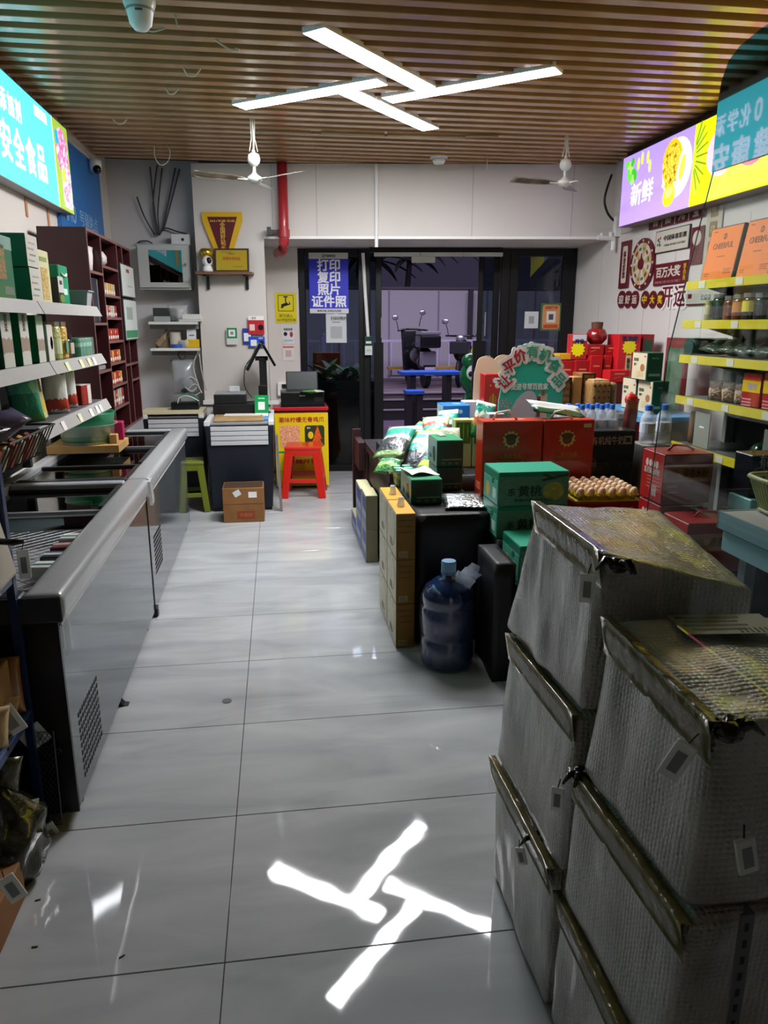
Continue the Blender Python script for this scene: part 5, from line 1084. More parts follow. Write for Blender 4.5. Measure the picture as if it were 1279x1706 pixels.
# --- dark green boxes on the low table
DG = M('#14482f', .4)
def gbox(label, xl, xr, yb, yf, dep, h):
    o = carton('coffee_box', label, 'box', ((xl+xr)/2, yf+dep/2, yb), (xr-xl, dep, h), DG, group='dark green boxes on the low table'); d = dm(o)
    decal(o, fr(d, 'l'), 0, 0, d[1]*.97, h*.96, M('#8fa9a4', .45), 'side_print'); decal(o, fr(d, 'l'), d[1]*.22, -.01, d[1]*.3, h*.62, M('#1d2a2c', .4), 'bean_picture', 'ell', t=.002); letters(o, fr(d, 'l'), -d[1]*.18, -.03, .03, '有机', M('#2f8a8a', .5), t=.002)
    decal(o, fr(d, 't'), 0, 0, d[0]*.98, d[1]*.98, M('#2f8a5e', .4), 'lid_print')
    q = fr(d, 'f'); decal(o, q, 0, h*.12, d[0]*.8, h*.42, M('#2e3a2a', .4), 'dark_print'); decal(o, q, .01, -h*.22, d[0]*.75, .008, M('#7a7a5c', .5), 'print_line'); 
    for k in range(3): decal(o, q, (-.25+.25*k)*d[0], -h*.36, d[0]*.14, h*.1, M('#5d6a4c', .5), 'stamp', 'ell')
    return o
gbox('dark green box with white paper on its lid, nearest on the low table', .690, .862, .701, 3.83, .34, .135)
gbox('dark green box, lower one of the stacked pair on the low table', .90, 1.052, .701, 4.15, .24, .14)
gbox('dark green box with a clear bag on its lid, upper one of the stacked pair', .895, 1.052, .843, 4.14, .26, .155)
o = MB().grid(lambda u, v: Vector((.17*u-.085, .2*v-.1, .012*math.sin(5*u+2*v)+.005)), 8, 8).done('white_paper', M('#c9ccd0', .6), loc=(.765, 4.02, .845), rot=(0, 0, .25), smooth=True); tag(o, 'white paper sheet lying on the nearest dark green box', 'paper')
pouch('sample_sachet', 'small clear sachet lying on the upper dark green box', 'sachet', (.965, 4.28, 1.004), .045, .09, .02, Mfilm('#e8f0ee', .6), rot=(-1.5, 0, .2), seed=21)
FOIL = M('#b9bdbf', .22, metal=.85, bump=(40, .8))
pouch('foil_pack', 'flat silver foil pack lying on the black table before the green pair', 'pack', (.96, 3.66, .716), .24, .30, .035, FOIL, rot=(-PI/2+.03, 0, -.12), seed=22)
# gold-lidded jars in a tray
for k in range(6):
    t = thing('honey_jar', 'small green and gold jar behind the nearest dark green box, '+('left', 'right')[k % 2]+(' of the front pair', ' of the middle pair', ' of the back pair')[k//2], 'jar', (.705+.062*(k % 2), 4.30+.075*(k//2), .701), group='jars on the low table')
    MB().lathe([(0, 0), (.027, 0), (.029, .06), (.024, .08)], 14).done('jar_body', M('#8d9a3c', .25, coat=.5, var=(30, '#c9b45a')), t, smooth=True); MB().lathe([(.027, .08), (.027, .10), (0, .101)], 14).done('lid', M('#7fc0a4', .4), t)
# snack bags heap
TEAL = Mbands('saltbag', [(0, '#3a3f48'), (.42, '#2fae9c'), (.58, '#c8dcc8'), (.72, '#23a590'), (.84, '#b6d890')], 'Z', mottle=.1, bump=.5, coat=.5)
TEAL2 = Mbands('saltbag2', [(0, '#8fb070'), (.15, '#343840'), (.5, '#bcd8c8'), (.62, '#1fa08c'), (.85, '#d0dcc0')], 'Z', mottle=.15, bump=.5, coat=.5)
YLB = Mbands('yellbag', [(0, '#3f9a52'), (.25, '#c8cf5a'), (.5, '#3aa89a'), (.65, '#c9503a'), (.75, '#d4dca8')], 'Z', mottle=.25, bump=.5, coat=.5)
GRB = Mbands('greenbag', [(0, '#4f9a4a'), (.3, '#9fc86a'), (.55, '#2f8a5a'), (.8, '#c9d8b8')], 'Z', mottle=.25, bump=.5, coat=.5)
crt = carton('support_crate', 'dark crate hidden under the heap of snack bags', 'crate', (.89, 5.05, .701), (.36, .8, .10), M('#1a1c1e', .6))
# name, px anchor(base), Y, width, height, lean, turn
for k, (x, y, Y_, w_, h_, mt, lx, lz, lab) in enumerate((  # base pixel, depth, size, print, lean, turn
    (645, 790, 4.62, .22, .36, TEAL2, -1.1, .55, 'snack bag with a dark window and teal print at the left of the heap'),
    (688, 790, 4.55, .23, .38, TEAL, -.95, .5, 'snack bag with a big dark window, nearest in the heap'),
    (672, 760, 5.0, .20, .34, TEAL, -1.15, .8, 'snack bag with teal print leaning behind the nearest ones'),
    (722, 752, 4.95, .20, .27, YLB, -.75, .4, 'yellow and green snack bag in the middle of the heap'),
    (702, 800, 4.44, .17, .20, YLB, -1.0, .9, 'small yellow snack bag at the foot of the heap'),
    (706, 738, 5.42, .17, .22, GRB, -1.0, .9, 'green snack bag at the top of the heap'),
    (748, 735, 5.12, .15, .24, TEAL2, -.5, .3, 'teal snack bag standing before the blue box'),
    (640, 812, 4.5, .16, .16, GRB, -1.1, .5, 'light green snack bag at the lower left of the heap'))):
    p = PY(x, y, Y_)
    pouch('snack_bag', lab, 'bag', (p.x, Y_, max(p.z, .82 if Y_ > 4.6 else .74)), w_, h_, .075, mt, rot=(lx, .1*(k % 3-1), -lz), seed=30+k)
# boxes behind the heap
carton('support_carton', 'brown carton hidden behind the heap holding the blue box', 'box', (1.29, 5.42, .701), (.24, .26, .236), CARD)
o = carton('tissue_box', 'bright blue box behind the heap of snack bags', 'box', (1.29, 5.42, .939), (.20, .22, .135), M('#1c6cc0', .4)); d = dm(o); decal(o, fr(d, 'l'), 0, 0, .2, .12, M('#a8ccd8', .4), 'side_print'); decal(o, fr(d, 'l'), .02, -.01, .1, .08, M('#2aa5b8', .4), 'picture', 'ell', t=.002); decal(o, fr(d, 't'), .02, 0, .06, .06, M('#8fc0e0', .4), 'picture', 'ell'); decal(o, fr(d, 'f'), .03, .02, .03, .03, M('#9fd0e8', .4), 'picture', 'ell')
carton('white_carton', 'small white carton behind the blue box', 'box', (1.45, 5.50, .701), (.14, .12, .385), M('#b9bcc8', .5))
for k, (x0, x1, lab) in enumerate(((758, 786, 'left'), (788, 812, 'right'))):
    o = facebox('tea_box', lab+' pale green box with tall leaf picture behind the heap', 'box', x0, x1, 699, 728, 4.85, .10, M('#a3b473', .45), zb=.701); decal(o, fr(dm(o), 'f'), 0, dm(o)[2]*.22, dm(o)[0]*.85, dm(o)[2]*.45, M('#2f6a24', .4), 'leaf_picture'); 
    for j in range(3): decal(o, fr(dm(o), 'f'), (-.25+.25*j)*dm(o)[0], dm(o)[2]*.25, dm(o)[0]*.07, dm(o)[2]*(.3+.08*(j % 2)), M('#7fae4a', .4), 'leaf_blade', 'ell', t=.002)
pouch('snack_bag', 'green bag with orange fruit print standing right of the blue box', 'bag', (1.33, 4.80, .90), .16, .25, .07, Mbands('ofb', [(0, '#1f8a4a'), (.35, '#c86a3a'), (.55, '#d8e0d0'), (.7, '#2fae9c'), (.9, '#cfe4dc')], 'Z', mottle=.3, bump=.5, coat=.5), rot=(-.1, .25, .3), seed=41)
carton('white_carton', 'small grey-white printed box at the left of the tall red box', 'box', (1.40, 4.70, .701), (.10, .09, .385), M('#a9acb2', .5)); decal(bpy.data.objects['white_carton.002'], fr((.1, .09, .385), 'f'), 0, .15, .05, .02, M('#b0303a', .5))
pouch('snack_bag', 'pale green and yellow bag squeezed beside the red gift boxes', 'bag', (1.12, 4.62, .705), .18, .30, .07, Mbands('pgb', [(0, '#5f9a3a'), (.4, '#c9cf8a'), (.6, '#3fae9a'), (.75, '#cfdcb8')], 'Z', mottle=.25, bump=.5), rot=(-.25, .1, .6), seed=42)
# --- red gift boxes
RED, REDD = M('#b5280f', .35, coat=.25), M('#8d1a0e', .4)
CRMX, BRN = M('#c8b27a', .5), M('#6e3a24', .5)
for k, (x0, x1, lab) in enumerate(((803, 902, 'left'), (904, 987, 'right'))):
    a, b_ = PY(x0, 760, 3.9).x, PY(x1, 760, 3.9).x
    o = carton('gift_box', lab+' orange-red gift box with a rope handle and round cream emblem', 'box', ((a+b_)/2, 3.97, .601), (b_-a, .14, .535), RED, group='orange-red gift boxes'); d = dm(o); q = fr(d, 'f')
    decal(o, q, -.01, .165, .10, .10, M('#c7b06c', .5), 'emblem', 'burst'); decal(o, q, -.01, .158, .055, .05, BRN, 'emblem', 'ell', t=.0018); decal(o, q, -.01, .18, .07, .035, M('#4a3a20', .5), 'emblem', 'ell', t=.0022)
    letters(o, q, -.01, .075, .030, '山里的馈赠', M('#c8723a', .5), width=.12); letters(o, q, -.01, .045, .014, '精选农家礼盒', M('#b8602e', .5), width=.16)
    decal(o, q, 0, -.12, d[0]*.9, .12, REDD, 'dark_band'); decal(o, fr(d, 'l'), 0, -.1, .1, .04, M('#c8604a', .5))
    if k: decal(o, q, d[0]*.36, .235, .045, .022, M('#c8b89a', .5), 'label')
    w_ = d[0]; MB().tube([(-w_*.28, 0, .535), (-w_*.24, -.02, .575), (-w_*.05, -.035, .588), (w_*.02, -.03, .56), (w_*.1, -.02, .537)], .006, 8).done('rope_handle', M('#d8d0c4', .6), o, smooth=True)
    decal(o, fr(d, 't'), 0, 0, w_*.5, .05, M('#d0705a', .5), 'flap_slot')
pouch('open_packet', 'flattened green and white packet lying on the red gift boxes', 'packet', (1.56, 3.96, 1.155), .34, .14, .02, Mbands('opk', [(0, '#1f4a24'), (.35, '#2a5c2c'), (.42, '#d0d4d0')], 'Z', mottle=.05), rot=(-1.15, .15, .12), seed=51)
# --- peach cartons
PE = M('#0f7a5c', .4); PW = Mphoto('peachart', ['#7fae9a', '#9fb8a0', '#c8a04a', '#8aa88c', '#5f9a86'], 5)
def peach(label, x, y, z, h, wid=.365, rz=0):
    o = carton('peach_carton', label, 'box', (x, y, z), (wid, .27, h), PE, group='green yellow-peach cartons', rz=rz); d = dm(o); q = fr(d, 'f')
    decal(o, q, 0, -.01, wid*.98, h*.86, M('#5e8a70', .45, var=(9, '#4f7d68')), 'front_print'); decal(o, q, wid*.28, -.015, .11, h*.55, Mphoto('peach', ['#c8903a', '#8a9a4a', '#d8a85a'], 4), 'peach_picture', 'ell', t=.0018); decal(o, q, wid*.30, h*.33, .14, .012, M('#24402a', .5), 'twig_picture', rot=.2, t=.0024); decal(o, q, wid*.2, h*.36, .07, .012, M('#24402a', .5), 'leaf_picture', 'ell', rot=-.4, t=.0024)
    letters(o, q, -.02, -.01, h*.33, '黄桃', M('#14221c', .5), .01, width=.12, t=.003); letters(o, q, -.115, -.015, h*.22, '乐', M('#1d3a2c', .5), t=.003); letters(o, q, .0, -h*.33, h*.10, '新鲜采摘 自然甜润', M('#2a4436', .5), 0, width=.2, t=.003)
    q = fr(d, 'l'); decal(o, q, .0, -.02, .25, h*.7, M('#4fa890', .45), 'side_print'); decal(o, q, -.05, -.03, .07, h*.45, M('#c9a24a', .5), 'peach_picture', 'ell', t=.0018); decal(o, q, .07, -.03, .06, h*.3, M('#b8d4c8', .5), 'label', t=.0018); decal(o, q, .04, .03, .05, .03, M('#1d6a50', .5), 'leaf_picture', 'ell', rot=.5, t=.002)
    decal(o, fr(d, 't'), 0, 0, wid*.99, .265, M('#2c9a7c', .4), 'lid_print'); return o
peach('green yellow-peach carton, lower of the stacked two before the red boxes', 1.245, 3.585+.01, .602, .165)
peach('green yellow-peach carton, top of the stacked two before the red boxes', 1.245, 3.595, .768, .17)
peach('lowest green yellow-peach carton peeking out behind the bubble-wrapped boxes', 1.256, 3.26, .474, .185)
# --- organic milk box, eggs
MN = M('#10151f', .35, coat=.3)
def milk(label, x, y, z, w_, h, dep=.14):
    o = carton('milk_box', label, 'box', (x, y, z), (w_, dep, h), MN); d = dm(o); q = fr(d, 'f')
    decal(o, q, .02, -h*.18, w_*.8, h*.45, Mphoto('dark', ['#0e1014', '#24261f', '#3a3a30', '#14161a'], 6), 'dark_picture'); decal(o, q, 0, h*.32, w_*.99, h*.33, M('#1c2740', .4), 'blue_band')
    letters(o, q, -.01, h*.36, .052, '有机纯牛奶', M('#b8b4b8', .4), .01, width=w_*.62); decal(o, q, w_*.36, h*.36, .05, .05, M('#a8a6b0', .5), 'badge', t=.002); letters(o, q, w_*.36, h*.36, .03, '国', MN, t=.004)
    decal(o, q, -w_*.33, h*.02, .075, .075, M('#6a6468', .5), 'round_seal', 'ell', t=.002); decal(o, q, -w_*.33, h*.02, .062, .062, M('#2a2a30', .5), 'round_seal', 'ell', t=.003); letters(o, q, -w_*.33, h*.02, .03, '有机', M('#8a8488', .5), t=.004)
    for k in range(5): decal(o, q, w_*(.0+.1*k), -h*.1+.03*(k % 2), .03, .10, M('#26272a', .3), 'cow_patch', 'ell', t=.002, rot=.5-.2*k)
    decal(o, q, -w_*.2, -h*.35, .12, .05, M('#24381c', .5), 'meadow', 'ell', t=.002); return o
milk('black and blue organic milk box right of the red gift boxes', 1.975, 4.28, .601, .33, .425)
ZE = .775
o = carton('fruit_crate', 'low red crate under the egg tray', 'crate', (1.655, 3.625, .601), (.36, .34, ZE-.603), M('#8a1210', .4)); decal(o, fr(dm(o), 'f'), .08, .03, .1, .012, M('#c8402a', .4), rot=.6)
t = thing('egg_tray', 'yellow moulded tray full of brown eggs before the milk box', 'tray', (1.655, 3.63, ZE), rz=-.06)
YTR = M('#c8b52a', .5)
b = MB(); NX, NY, PT = 6, 6, .056
def tr(u, v):
    x, y = (u-.5)*NX*PT, (v-.5)*NY*PT
    z = .022+.018*math.cos(2*PI*(x/PT+.5*(NX % 2)))*math.cos(2*PI*(y/PT+.5*(NY % 2)))*-1
    z = .02-.016*(math.cos(2*PI*x/PT)+math.cos(2*PI*y/PT))*.5*(-1)
    return Vector((x, y, .045-z))
b.grid(lambda u, v: Vector(((u-.5)*NX*PT, (v-.5)*NY*PT, .024+.017*(math.cos(2*PI*(u*NX))+math.cos(2*PI*(v*NY)))*.6)), NX*6, NY*6)
bmesh.ops.solidify(b.bm, geom=b.bm.faces[:], thickness=.003); b.done('tray_sheet', YTR, t, smooth=True)
MB().box(-NX*PT/2-.004, NX*PT/2+.004, -NY*PT/2-.004, NY*PT/2+.004, 0, .004).done('tray_bottom', YTR, t)
egg = MB().lathe([(0, -.030), (.011, -.0275), (.019, -.018), (.022, -.005), (.021, .008), (.016, .021), (.009, .028), (0, .0305)], 14).mesh('egg', M('#dcb898', .45, var=(60, '#d2a884')), smooth=True)
egg2 = egg.copy(); egg2.materials[0] = M('#e6cbb0', .45, var=(60, '#dcbc9c'))
ca, sa = math.cos(-.06), math.sin(-.06); rown = ('front row', 'second row', 'third row', 'fourth row', 'fifth row', 'back row'); coln = ('leftmost', 'second from left', 'third from left', 'third from right', 'second from right', 'rightmost')
for i in range(NX):
    for j in range(NY):
        x, y = (i-NX/2+.5)*PT, (j-NY/2+.5)*PT
        o = link('egg', egg if R.random() < .6 else egg2, None, (1.655+x*ca-y*sa, 3.63+x*sa+y*ca, ZE+.038), (R.uniform(-.15, .15), R.uniform(-.15, .15), R.uniform(0, 6)))
        tag(o, f'brown egg in the yellow tray, {coln[i]} in the {rown[j]}', 'egg', 'eggs in the yellow tray')
# --- water bottles
WB, WCAP, WLB = Mfilm('#dfe6ee', .42, .1), M('#2a6cc8', .4), M('#c9cdd8', .4)
carton('support_carton', 'white carton hidden behind the milk box holding the water pack', 'box', (1.93, 4.455, .601), (.44, .15, .352), M('#a9a7a2', .6))
bot = thing('water_bottle', 'small water bottle with a blue cap', 'bottle', (0, 0, 0))
MB().lathe([(0, .004), (.024, 0), (.0305, .008), (.031, .06), (.029, .066), (.031, .072), (.031, .13), (.026, .155), (.013, .178), (.012, .19), (0, .19)], 16).done('bottle_body', WB, bot, smooth=True)
MB().lathe([(.0165, .178), (.0165, .205), (.014, .208), (0, .208)], 14).done('cap', WCAP, bot); MB().lathe([(.0316, .062), (.0316, .112)], 16).done('label', WLB, bot)
k = 0; seq = ('leftmost', 'second', 'third', 'fourth', 'fifth', 'rightmost')
for j in range(2):
    for i in range(6):
        o = bot if k == 0 else copy_tree(bot); o.location = (1.745+.066*i, 4.415+.07*j, .954); k += 1
        tag(o, f'small water bottle with a blue cap, {seq[i]} in the {("front", "back")[j]} row of the pack', 'bottle', 'water bottles in the pack')
o = MB().box(-.20, .20, -.072, .072, 0, .17).done('shrink_film', Mfilm('#eef2f6', .12), loc=(1.91, 4.45, .956), bev=.02); tag(o, 'clear shrink film around the pack of small water bottles', 'film')
carton('support_carton', 'grey carton behind the milk box under the two taller bottles', 'box', (2.30, 4.30, 0), (.22, .2, .93), M('#9c9a94', .6))
for i, (x, y) in enumerate(((2.245, 4.27), (2.365, 4.30))):
    o = copy_tree(bot); o.location = (x, y, .931); o.scale = (1.5, 1.5, 1.15); tag(o, ('left', 'right')[i]+' bigger water bottle standing alone beside the right shelves', 'bottle')
# ribboned brown bag
t = thing('ribbon_bag', 'dark red and brown patterned bag with a red ribbon beside the water pack', 'bag', (2.20, 4.44, .955))
carton('support_carton', 'low carton under the ribboned brown bag', 'box', (2.165, 4.475, .601), (.04, .10, .353), M('#7a6a58', .7))
link('bag_body', pouch_mesh(.10, .24, .07, Mbands('brb', [(0, '#a8843a'), (.12, '#5a2018'), (.7, '#7a3a24')], 'Z', mottle=.3), seed=61), t, (0, 0, 0), (0, .1, .2)); MB().ell((.02, .02, .23), (.045, .03, .04), 10).done('ribbon', M('#b81410', .4), t, smooth=True)
# --- promotional sign, red tall box, beige board
def upright(poly, th): return MB().prism(poly, th, Matrix(((1, 0, 0, 0), (0, 0, -1, th), (0, 1, 0, 0), (0, 0, 0, 1))))
t = thing('promo_sign', 'turquoise cut-out promotional sign with big outlined lettering on the island', 'sign', (1.712, 4.93, .448), rot=(-.02, 0, .0)); t.scale = (1.147, 1.147, 1.147)
TQM = M('#2fb8a2', .4)
poly = [(-.20, .222), (.19, .222), (.205, .56), (.215, .74)]
for k in range(13):
    a = -.1+(PI+.15)*k/12; poly.append((.0+.185*math.cos(a)+.01, .70+.245*math.sin(a)))
poly += [(-.19, .60)]
upright(poly, .01).done('board', TQM, t)
def up2(poly, th, y): return MB().prism(poly, th, Matrix(((1, 0, 0, 0), (0, 0, -1, y), (0, 1, 0, 0), (0, 0, 0, 1))))
q = Matrix(((1, 0, 0, 0), (0, 0, -1, 0), (0, 1, 0, 0), (0, 0, 0, 1)))
PR = M('#b01c3a', .4); TG = M('#2aa590', .4)
for k, ch in enumerate('让平价有机食品'):
    a = math.radians(172-27*k); u, v = .01+.172*math.cos(a), .69+.20*math.sin(a)
    letters(t, q, u, v, .118, ch, M('#eeeaec', .5), .12, t=.003, rot=(a-PI/2)*.55); letters(t, q, u, v, .074, ch, PR if k < 3 else TG, .02, t=.006, rot=(a-PI/2)*.55)
letters(t, q, .0, .685, .038, '走进寻常百姓家', M('#e8ecec', .5), .03, width=.23)
decal(t, q, -.045, .50, .16, .34, M('#b9b5c4', .5), 'white_field', 'ell', rot=-.35); decal(t, q, .085, .57, .055, .14, M('#c9b9a4', .5), 'pack_picture'); decal(t, q, .085, .645, .02, .03, M('#8a5a3a', .5), 'pack_picture', t=.002); decal(t, q, .06, .56, .02, .13, M('#7a2a2a', .5), 'pack_picture', t=.002)
for k, (u, v) in enumerate(((-.165, .57), (-.135, .55), (-.16, .5))): decal(t, q, u, v, .05, .10, Mphoto('flask', ['#8fc0b8', '#3f8a86', '#c8d8d4'], 5), 'pack_picture', 'round', t=.001+.0006*k)
for k in range(4): decal(t, q, .17+.012*k, .52, .008, .12, M('#c9b08a', .5), 'stick_picture', t=.002)
carton('support_carton', 'brown carton hidden behind the promotional sign', 'box', (1.52, 5.75, .701), (.22, .3, .25), CARD)
o = carton('wine_box', 'tall glossy red gift box with gold drawing beside the promotional sign', 'box', (1.385, 4.90, .701), (.10, .12, .30), M('#8a1414', .35)); bpy.data.objects.remove(o)
o = facebox('wine_box', 'tall glossy red gift box with gold drawing beside the promotional sign', 'box', 806, 836, 623, 692, 5.32, .13, M('#a3161a', .3, coat=.4), zb=.701); d = dm(o); q2 = fr(d, 'f'); GOLD = M('#c8923a', .3, metal=.6)
for k in range(3): decal(o, q2, .0, d[2]*.18, .02+.016*k, .10-.01*k, (GOLD, M('#a3161a', .3, coat=.4))[k % 2], 'gold_drawing', 'ell', t=.0024-.0006*k)
decal(o, q2, -.02, d[2]*.36, .012, .014, GOLD, 'gold_drawing'); letters(o, fr(d, 'r'), 0, d[2]*.36, .02, '小满', GOLD)
t = thing('scalloped_board', 'beige cut-out board with a scalloped top behind the tall red box', 'board', (1.62, 5.52, .701))
pl = [(-.16, 0), (.16, 0), (.16, .6), (.15, .66)]+[(.075+.078*math.cos(a), .665+.06*math.sin(a)) for a in [PI*k/8 for k in range(1, 8)]]+[(-.06+.07*math.cos(a), .665+.05*math.sin(a)) for a in [PI*k/8 for k in range(1, 8)]]+[(-.15, .58)]
upright(pl, .012).done('board', M('#b99c84', .55), t); MB().box(-.01, .01, .012, .1, 0, .4).done('strut', M('#a88a70', .6), t)
# --- brown hampers on a display table
def dtable(label, x0, x1, y0, y1, h, top, side):
    t = thing('display_table', label, 'table', ((x0+x1)/2, (y0+y1)/2, 0)); a, b_ = (x1-x0)/2, (y1-y0)/2
    MB().box(-a, a, -b_, b_, h-.04, h).done('table_top', top, t, bev=.004)
    MB().box(-a+.01, a-.01, -b_+.01, -b_+.03, .3, h-.04).done('front_panel', side, t)
    for sx in (-1, 1):
        for sy in (-1, 1): MB().box(sx*(a-.03)-.02, sx*(a-.03)+.02, sy*(b_-.04)-.02, sy*(b_-.04)+.02, 0, h-.04).done('leg', M('#8f9094', .4), t)
dtable('white display table under the brown patterned hampers', 1.84, 2.46, 5.0, 5.75, 1.03, M('#b0aca4', .5), M('#a8a49c', .6))
dtable('blue topped display table under the cream and green cookie boxes', 2.50, 2.98, 4.82, 5.72, 1.02, M('#4f92c0', .4), M('#a49c90', .6))
dtable('low display table under the pile of red gift boxes at the back right', 2.35, 3.23, 5.95, 6.85, 1.10, M('#8a1a18', .5), M('#7a1414', .5))
HM = M('#8a6238', .5, var=(40, '#6a4426')); EDG = M('#1a100c', .4); TAN = M('#a97c46', .5)
def hamper(label, x0, x1, yt, Y, dep):
    o = facebox('hamper_bag', label, 'bag', x0, x1, yt, 689, Y, dep, HM, zb=1.031); d = dm(o); q = fr(d, 'f')
    for (u, v, a, c) in ((-d[0]/2+.006, 0, .012, d[2]), (d[0]/2-.006, 0, .012, d[2]), (0, d[2]/2-.006, d[0], .012)): decal(o, q, u, v, a, c, EDG, 'dark_binding', t=.003)
    for i in range(5):
        for j in range(5): decal(o, q, (-.36+.18*i)*d[0], (-.4+.19*j)*d[2], .014, .014, M('#5a3018', .5), 'diamond_print', rot=PI/4)
    return o
hamper('brown patterned hamper bag with dark edging, leftmost behind the promotional sign', 926, 951, 629, 5.10, .18)
o = facebox('hamper_bag', 'tan middle hamper bag between two patterned ones', 'bag', 953, 968, 628, 689, 5.12, .12, TAN, zb=1.031)
hamper('brown patterned hamper bag with dark edging, right behind the water pack', 968, 990, 622, 5.14, .18)
p0, p1 = PY(975, 634, 5.02), PY(1030, 634, 5.02)
t = thing('woven_hamper', 'round-cornered woven tan hamper with ribs above the water pack', 'hamper', ((p0.x+p1.x)/2, 5.06, 1.031)); W_, H_ = (p1.x-p0.x)*.62, p0.z-1.031
o = MB().box(-W_/2, W_/2, -.05, .28, 0, H_).done('body', M('#9a7646', .55, var=(60, '#7d5a30')), t, bev=.04, seg=4, smooth=True)
MB().box(-W_/2+.02, W_/2-.02, -.03, .26, H_-.012, H_+.004).done('lid', M('#b09468', .5), t, bev=.004)
for k in range(3): MB().box(W_/2-.004, W_/2+.05, -.03+.09*k, .04+.09*k, 0, H_*.93).done('rib', M('#86683e', .5), t, bev=.025, seg=3, smooth=True)
for i in range(4):
    for j in range(5): MB().box(-.008, .008, -.003, .002, -.008, .008).done('weave_knot', M('#5f3c1e', .5), t, loc=(-W_*.36+.24*W_*i+.03*(j % 2), -.05, .03+.042*j), rot=(0, PI/4, 0))
# cookie boxes
GWM, CRB = M('#0f4a2c', .4), M('#c9bba0', .5)
def cookie(label, x0, yf, z, h=.19):
    o = carton('cookie_box', label, 'box', (x0+.06, yf+.115, z), (.12, .23, h), GWM, group='cream and green cookie boxes'); d = dm(o); q = fr(d, 'l')
    decal(o, q, 0, 0, .215, h*.95, CRB, 'side_print'); decal(o, q, .05, -.01, .065, .055, M('#a8744a', .5, var=(70, '#8a5a34')), 'cookie_picture', 'ell', t=.002); decal(o, q, .01, -.06, .12, .05, Mphoto('oats', ['#c8a878', '#e0cca8', '#9a8a4a', '#b88a5a'], 8), 'oat_picture', 'ell', t=.002); letters(o, q, -.05, .045, .024, '燕麦酥', M('#5a6a48', .5), t=.003); letters(o, q, -.06, .01, .02, '饼干', M('#4a5a3c', .5), t=.003); decal(o, q, .08, .07, .025, .012, M('#b8443a', .5), 'red_mark', t=.002)
    q = fr(d, 'f'); decal(o, q, 0, -h*.3, .085, .018, M('#7a9a84', .5), 'print_line'); letters(o, q, 0, h*.3, .012, '有机食品', M('#7a9a84', .5)); return o
cookie('cream and green cookie box, near one of the lower pair on the blue table', 2.64, 4.99, 1.021, .235)
cookie('cream and green cookie box, far one of the lower pair on the blue table', 2.64, 5.24, 1.021, .235)
cookie('cream and green cookie box on top of the lower pair', 2.60, 5.03, 1.258, .195)
# red gift pile
RB_ = M('#b01418', .4); RB2 = M('#9a1216', .4); YTAG = M('#e8d80a', .45)
def rbox(label, x0, x1, yt, yb, Y, dep, mat=RB_, zb=None, line=True, cat='box'):
    o = facebox('red_gift_box', label, cat, x0, x1, yt, yb, Y, dep, mat, zb=zb, group='red gift boxes at the back right'); d = dm(o); q = fr(d, 'f')
    if line: decal(o, q, 0, d[2]*.2, d[0]*.5, .012, M('#d07a5a', .4), 'gold_line'); decal(o, q, -.02, -d[2]*.1, d[0]*.35, .006, M('#c8604a', .4), 'gold_line', rot=.3)
    return o
rbox('red gift box under the yellow-tagged bag at the back, left of the pile', 958, 982, 600, 640, 6.02, .25, RB2, 1.101)
rbox('red gift box in the middle front of the pile', 983, 1003, 592, 640, 6.0, .22, RB_, 1.101)
rbox('narrow red gift box right of the middle of the pile', 1005, 1018, 592, 640, 6.03, .2, RB_, 1.101)
o = rbox('red gift box with a white label low in the pile', 930, 957, 601, 640, 6.05, .2, RB2, 1.101)
zt = 1.101+.225
rbox('red gift box on top of the pile, left', 977, 1006, 574, 592, 6.05, .2, RB2, PY(990, 592, 6.05).z)
rbox('red gift box on top of the pile, right', 1008, 1029, 575, 592, 6.06, .2, RB2, PY(1015, 592, 6.06).z)
o = carton('flat_box', 'yellow flat box lying on the left red gift box', 'box', (2.45, 6.15, PY(944, 600, 6.05).z+.002), (.20, .14, .05), M('#c8901a', .45))
o = rbox('big red gift bag with a starburst price tag, tallest of the pile', 1029, 1066, 557, 616, 5.97, .22, M('#c01a22', .4), 1.101); d = dm(o); q = fr(d, 'f'); decal(o, q, .0, d[2]*.28, .13, .13, YTAG, 'price_tag', 'burst', t=.003); letters(o, q, 0, d[2]*.43, .045, '礼盒价', M('#2a2a5a', .5), .03, t=.005, width=.14); decal(o, q, 0, -d[2]*.06, .05, .18, M('#c9b98a', .5), 'paper_strip'); letters(o, q, 0, -d[2]*.06, .14, '新\n年\n好', M('#3a3a2a', .5), t=.004, width=.03)
decal(o, q, 0, -d[2]*.36, d[0]*.9, .006, M('#8a1014', .5), 'fold_line'); decal(o, fr(d, 'r'), 0, .0, .16, d[2]*.8, M('#1d4a30', .45), 'green_panel')
o = rbox('dark red box with a green panel right of the tallest red bag', 1069, 1088, 557, 616, 6.0, .18, M('#8c1216', .4), 1.101, False); decal(o, fr(dm(o), 'f'), 0, .05, dm(o)[0]*.7, dm(o)[2]*.6, M('#1d4a30', .45), 'green_panel')
o = rbox('low red box before the tallest red bag', 1015, 1049, 617, 637, 5.80, .14, M('#c01a22', .4), PY(1030, 637, 5.8).z); 
carton('support_carton', 'dark carton under the low red box at the back right', 'box', (o.location.x, 5.87, 0), (dm(o)[0], .13, o.location.z-.001), M('#5a1a16', .6))
t = thing('wine_jar', 'dark red glazed wine jar with a brown stopper on the red gift pile', 'jar', (PY(994, 575, 6.12).x, 6.14, PY(990, 574, 6.05).z+.002))
MB().lathe([(0, 0), (.05, 0), (.085, .04), (.09, .075), (.07, .115), (.045, .13), (0, .13)], 18).done('jar_body', M('#7a1414', .25, coat=.5), t, smooth=True); MB().lathe([(.045, .125), (.05, .18), (0, .185)], 14).done('stopper', M('#5a3424', .6), t)
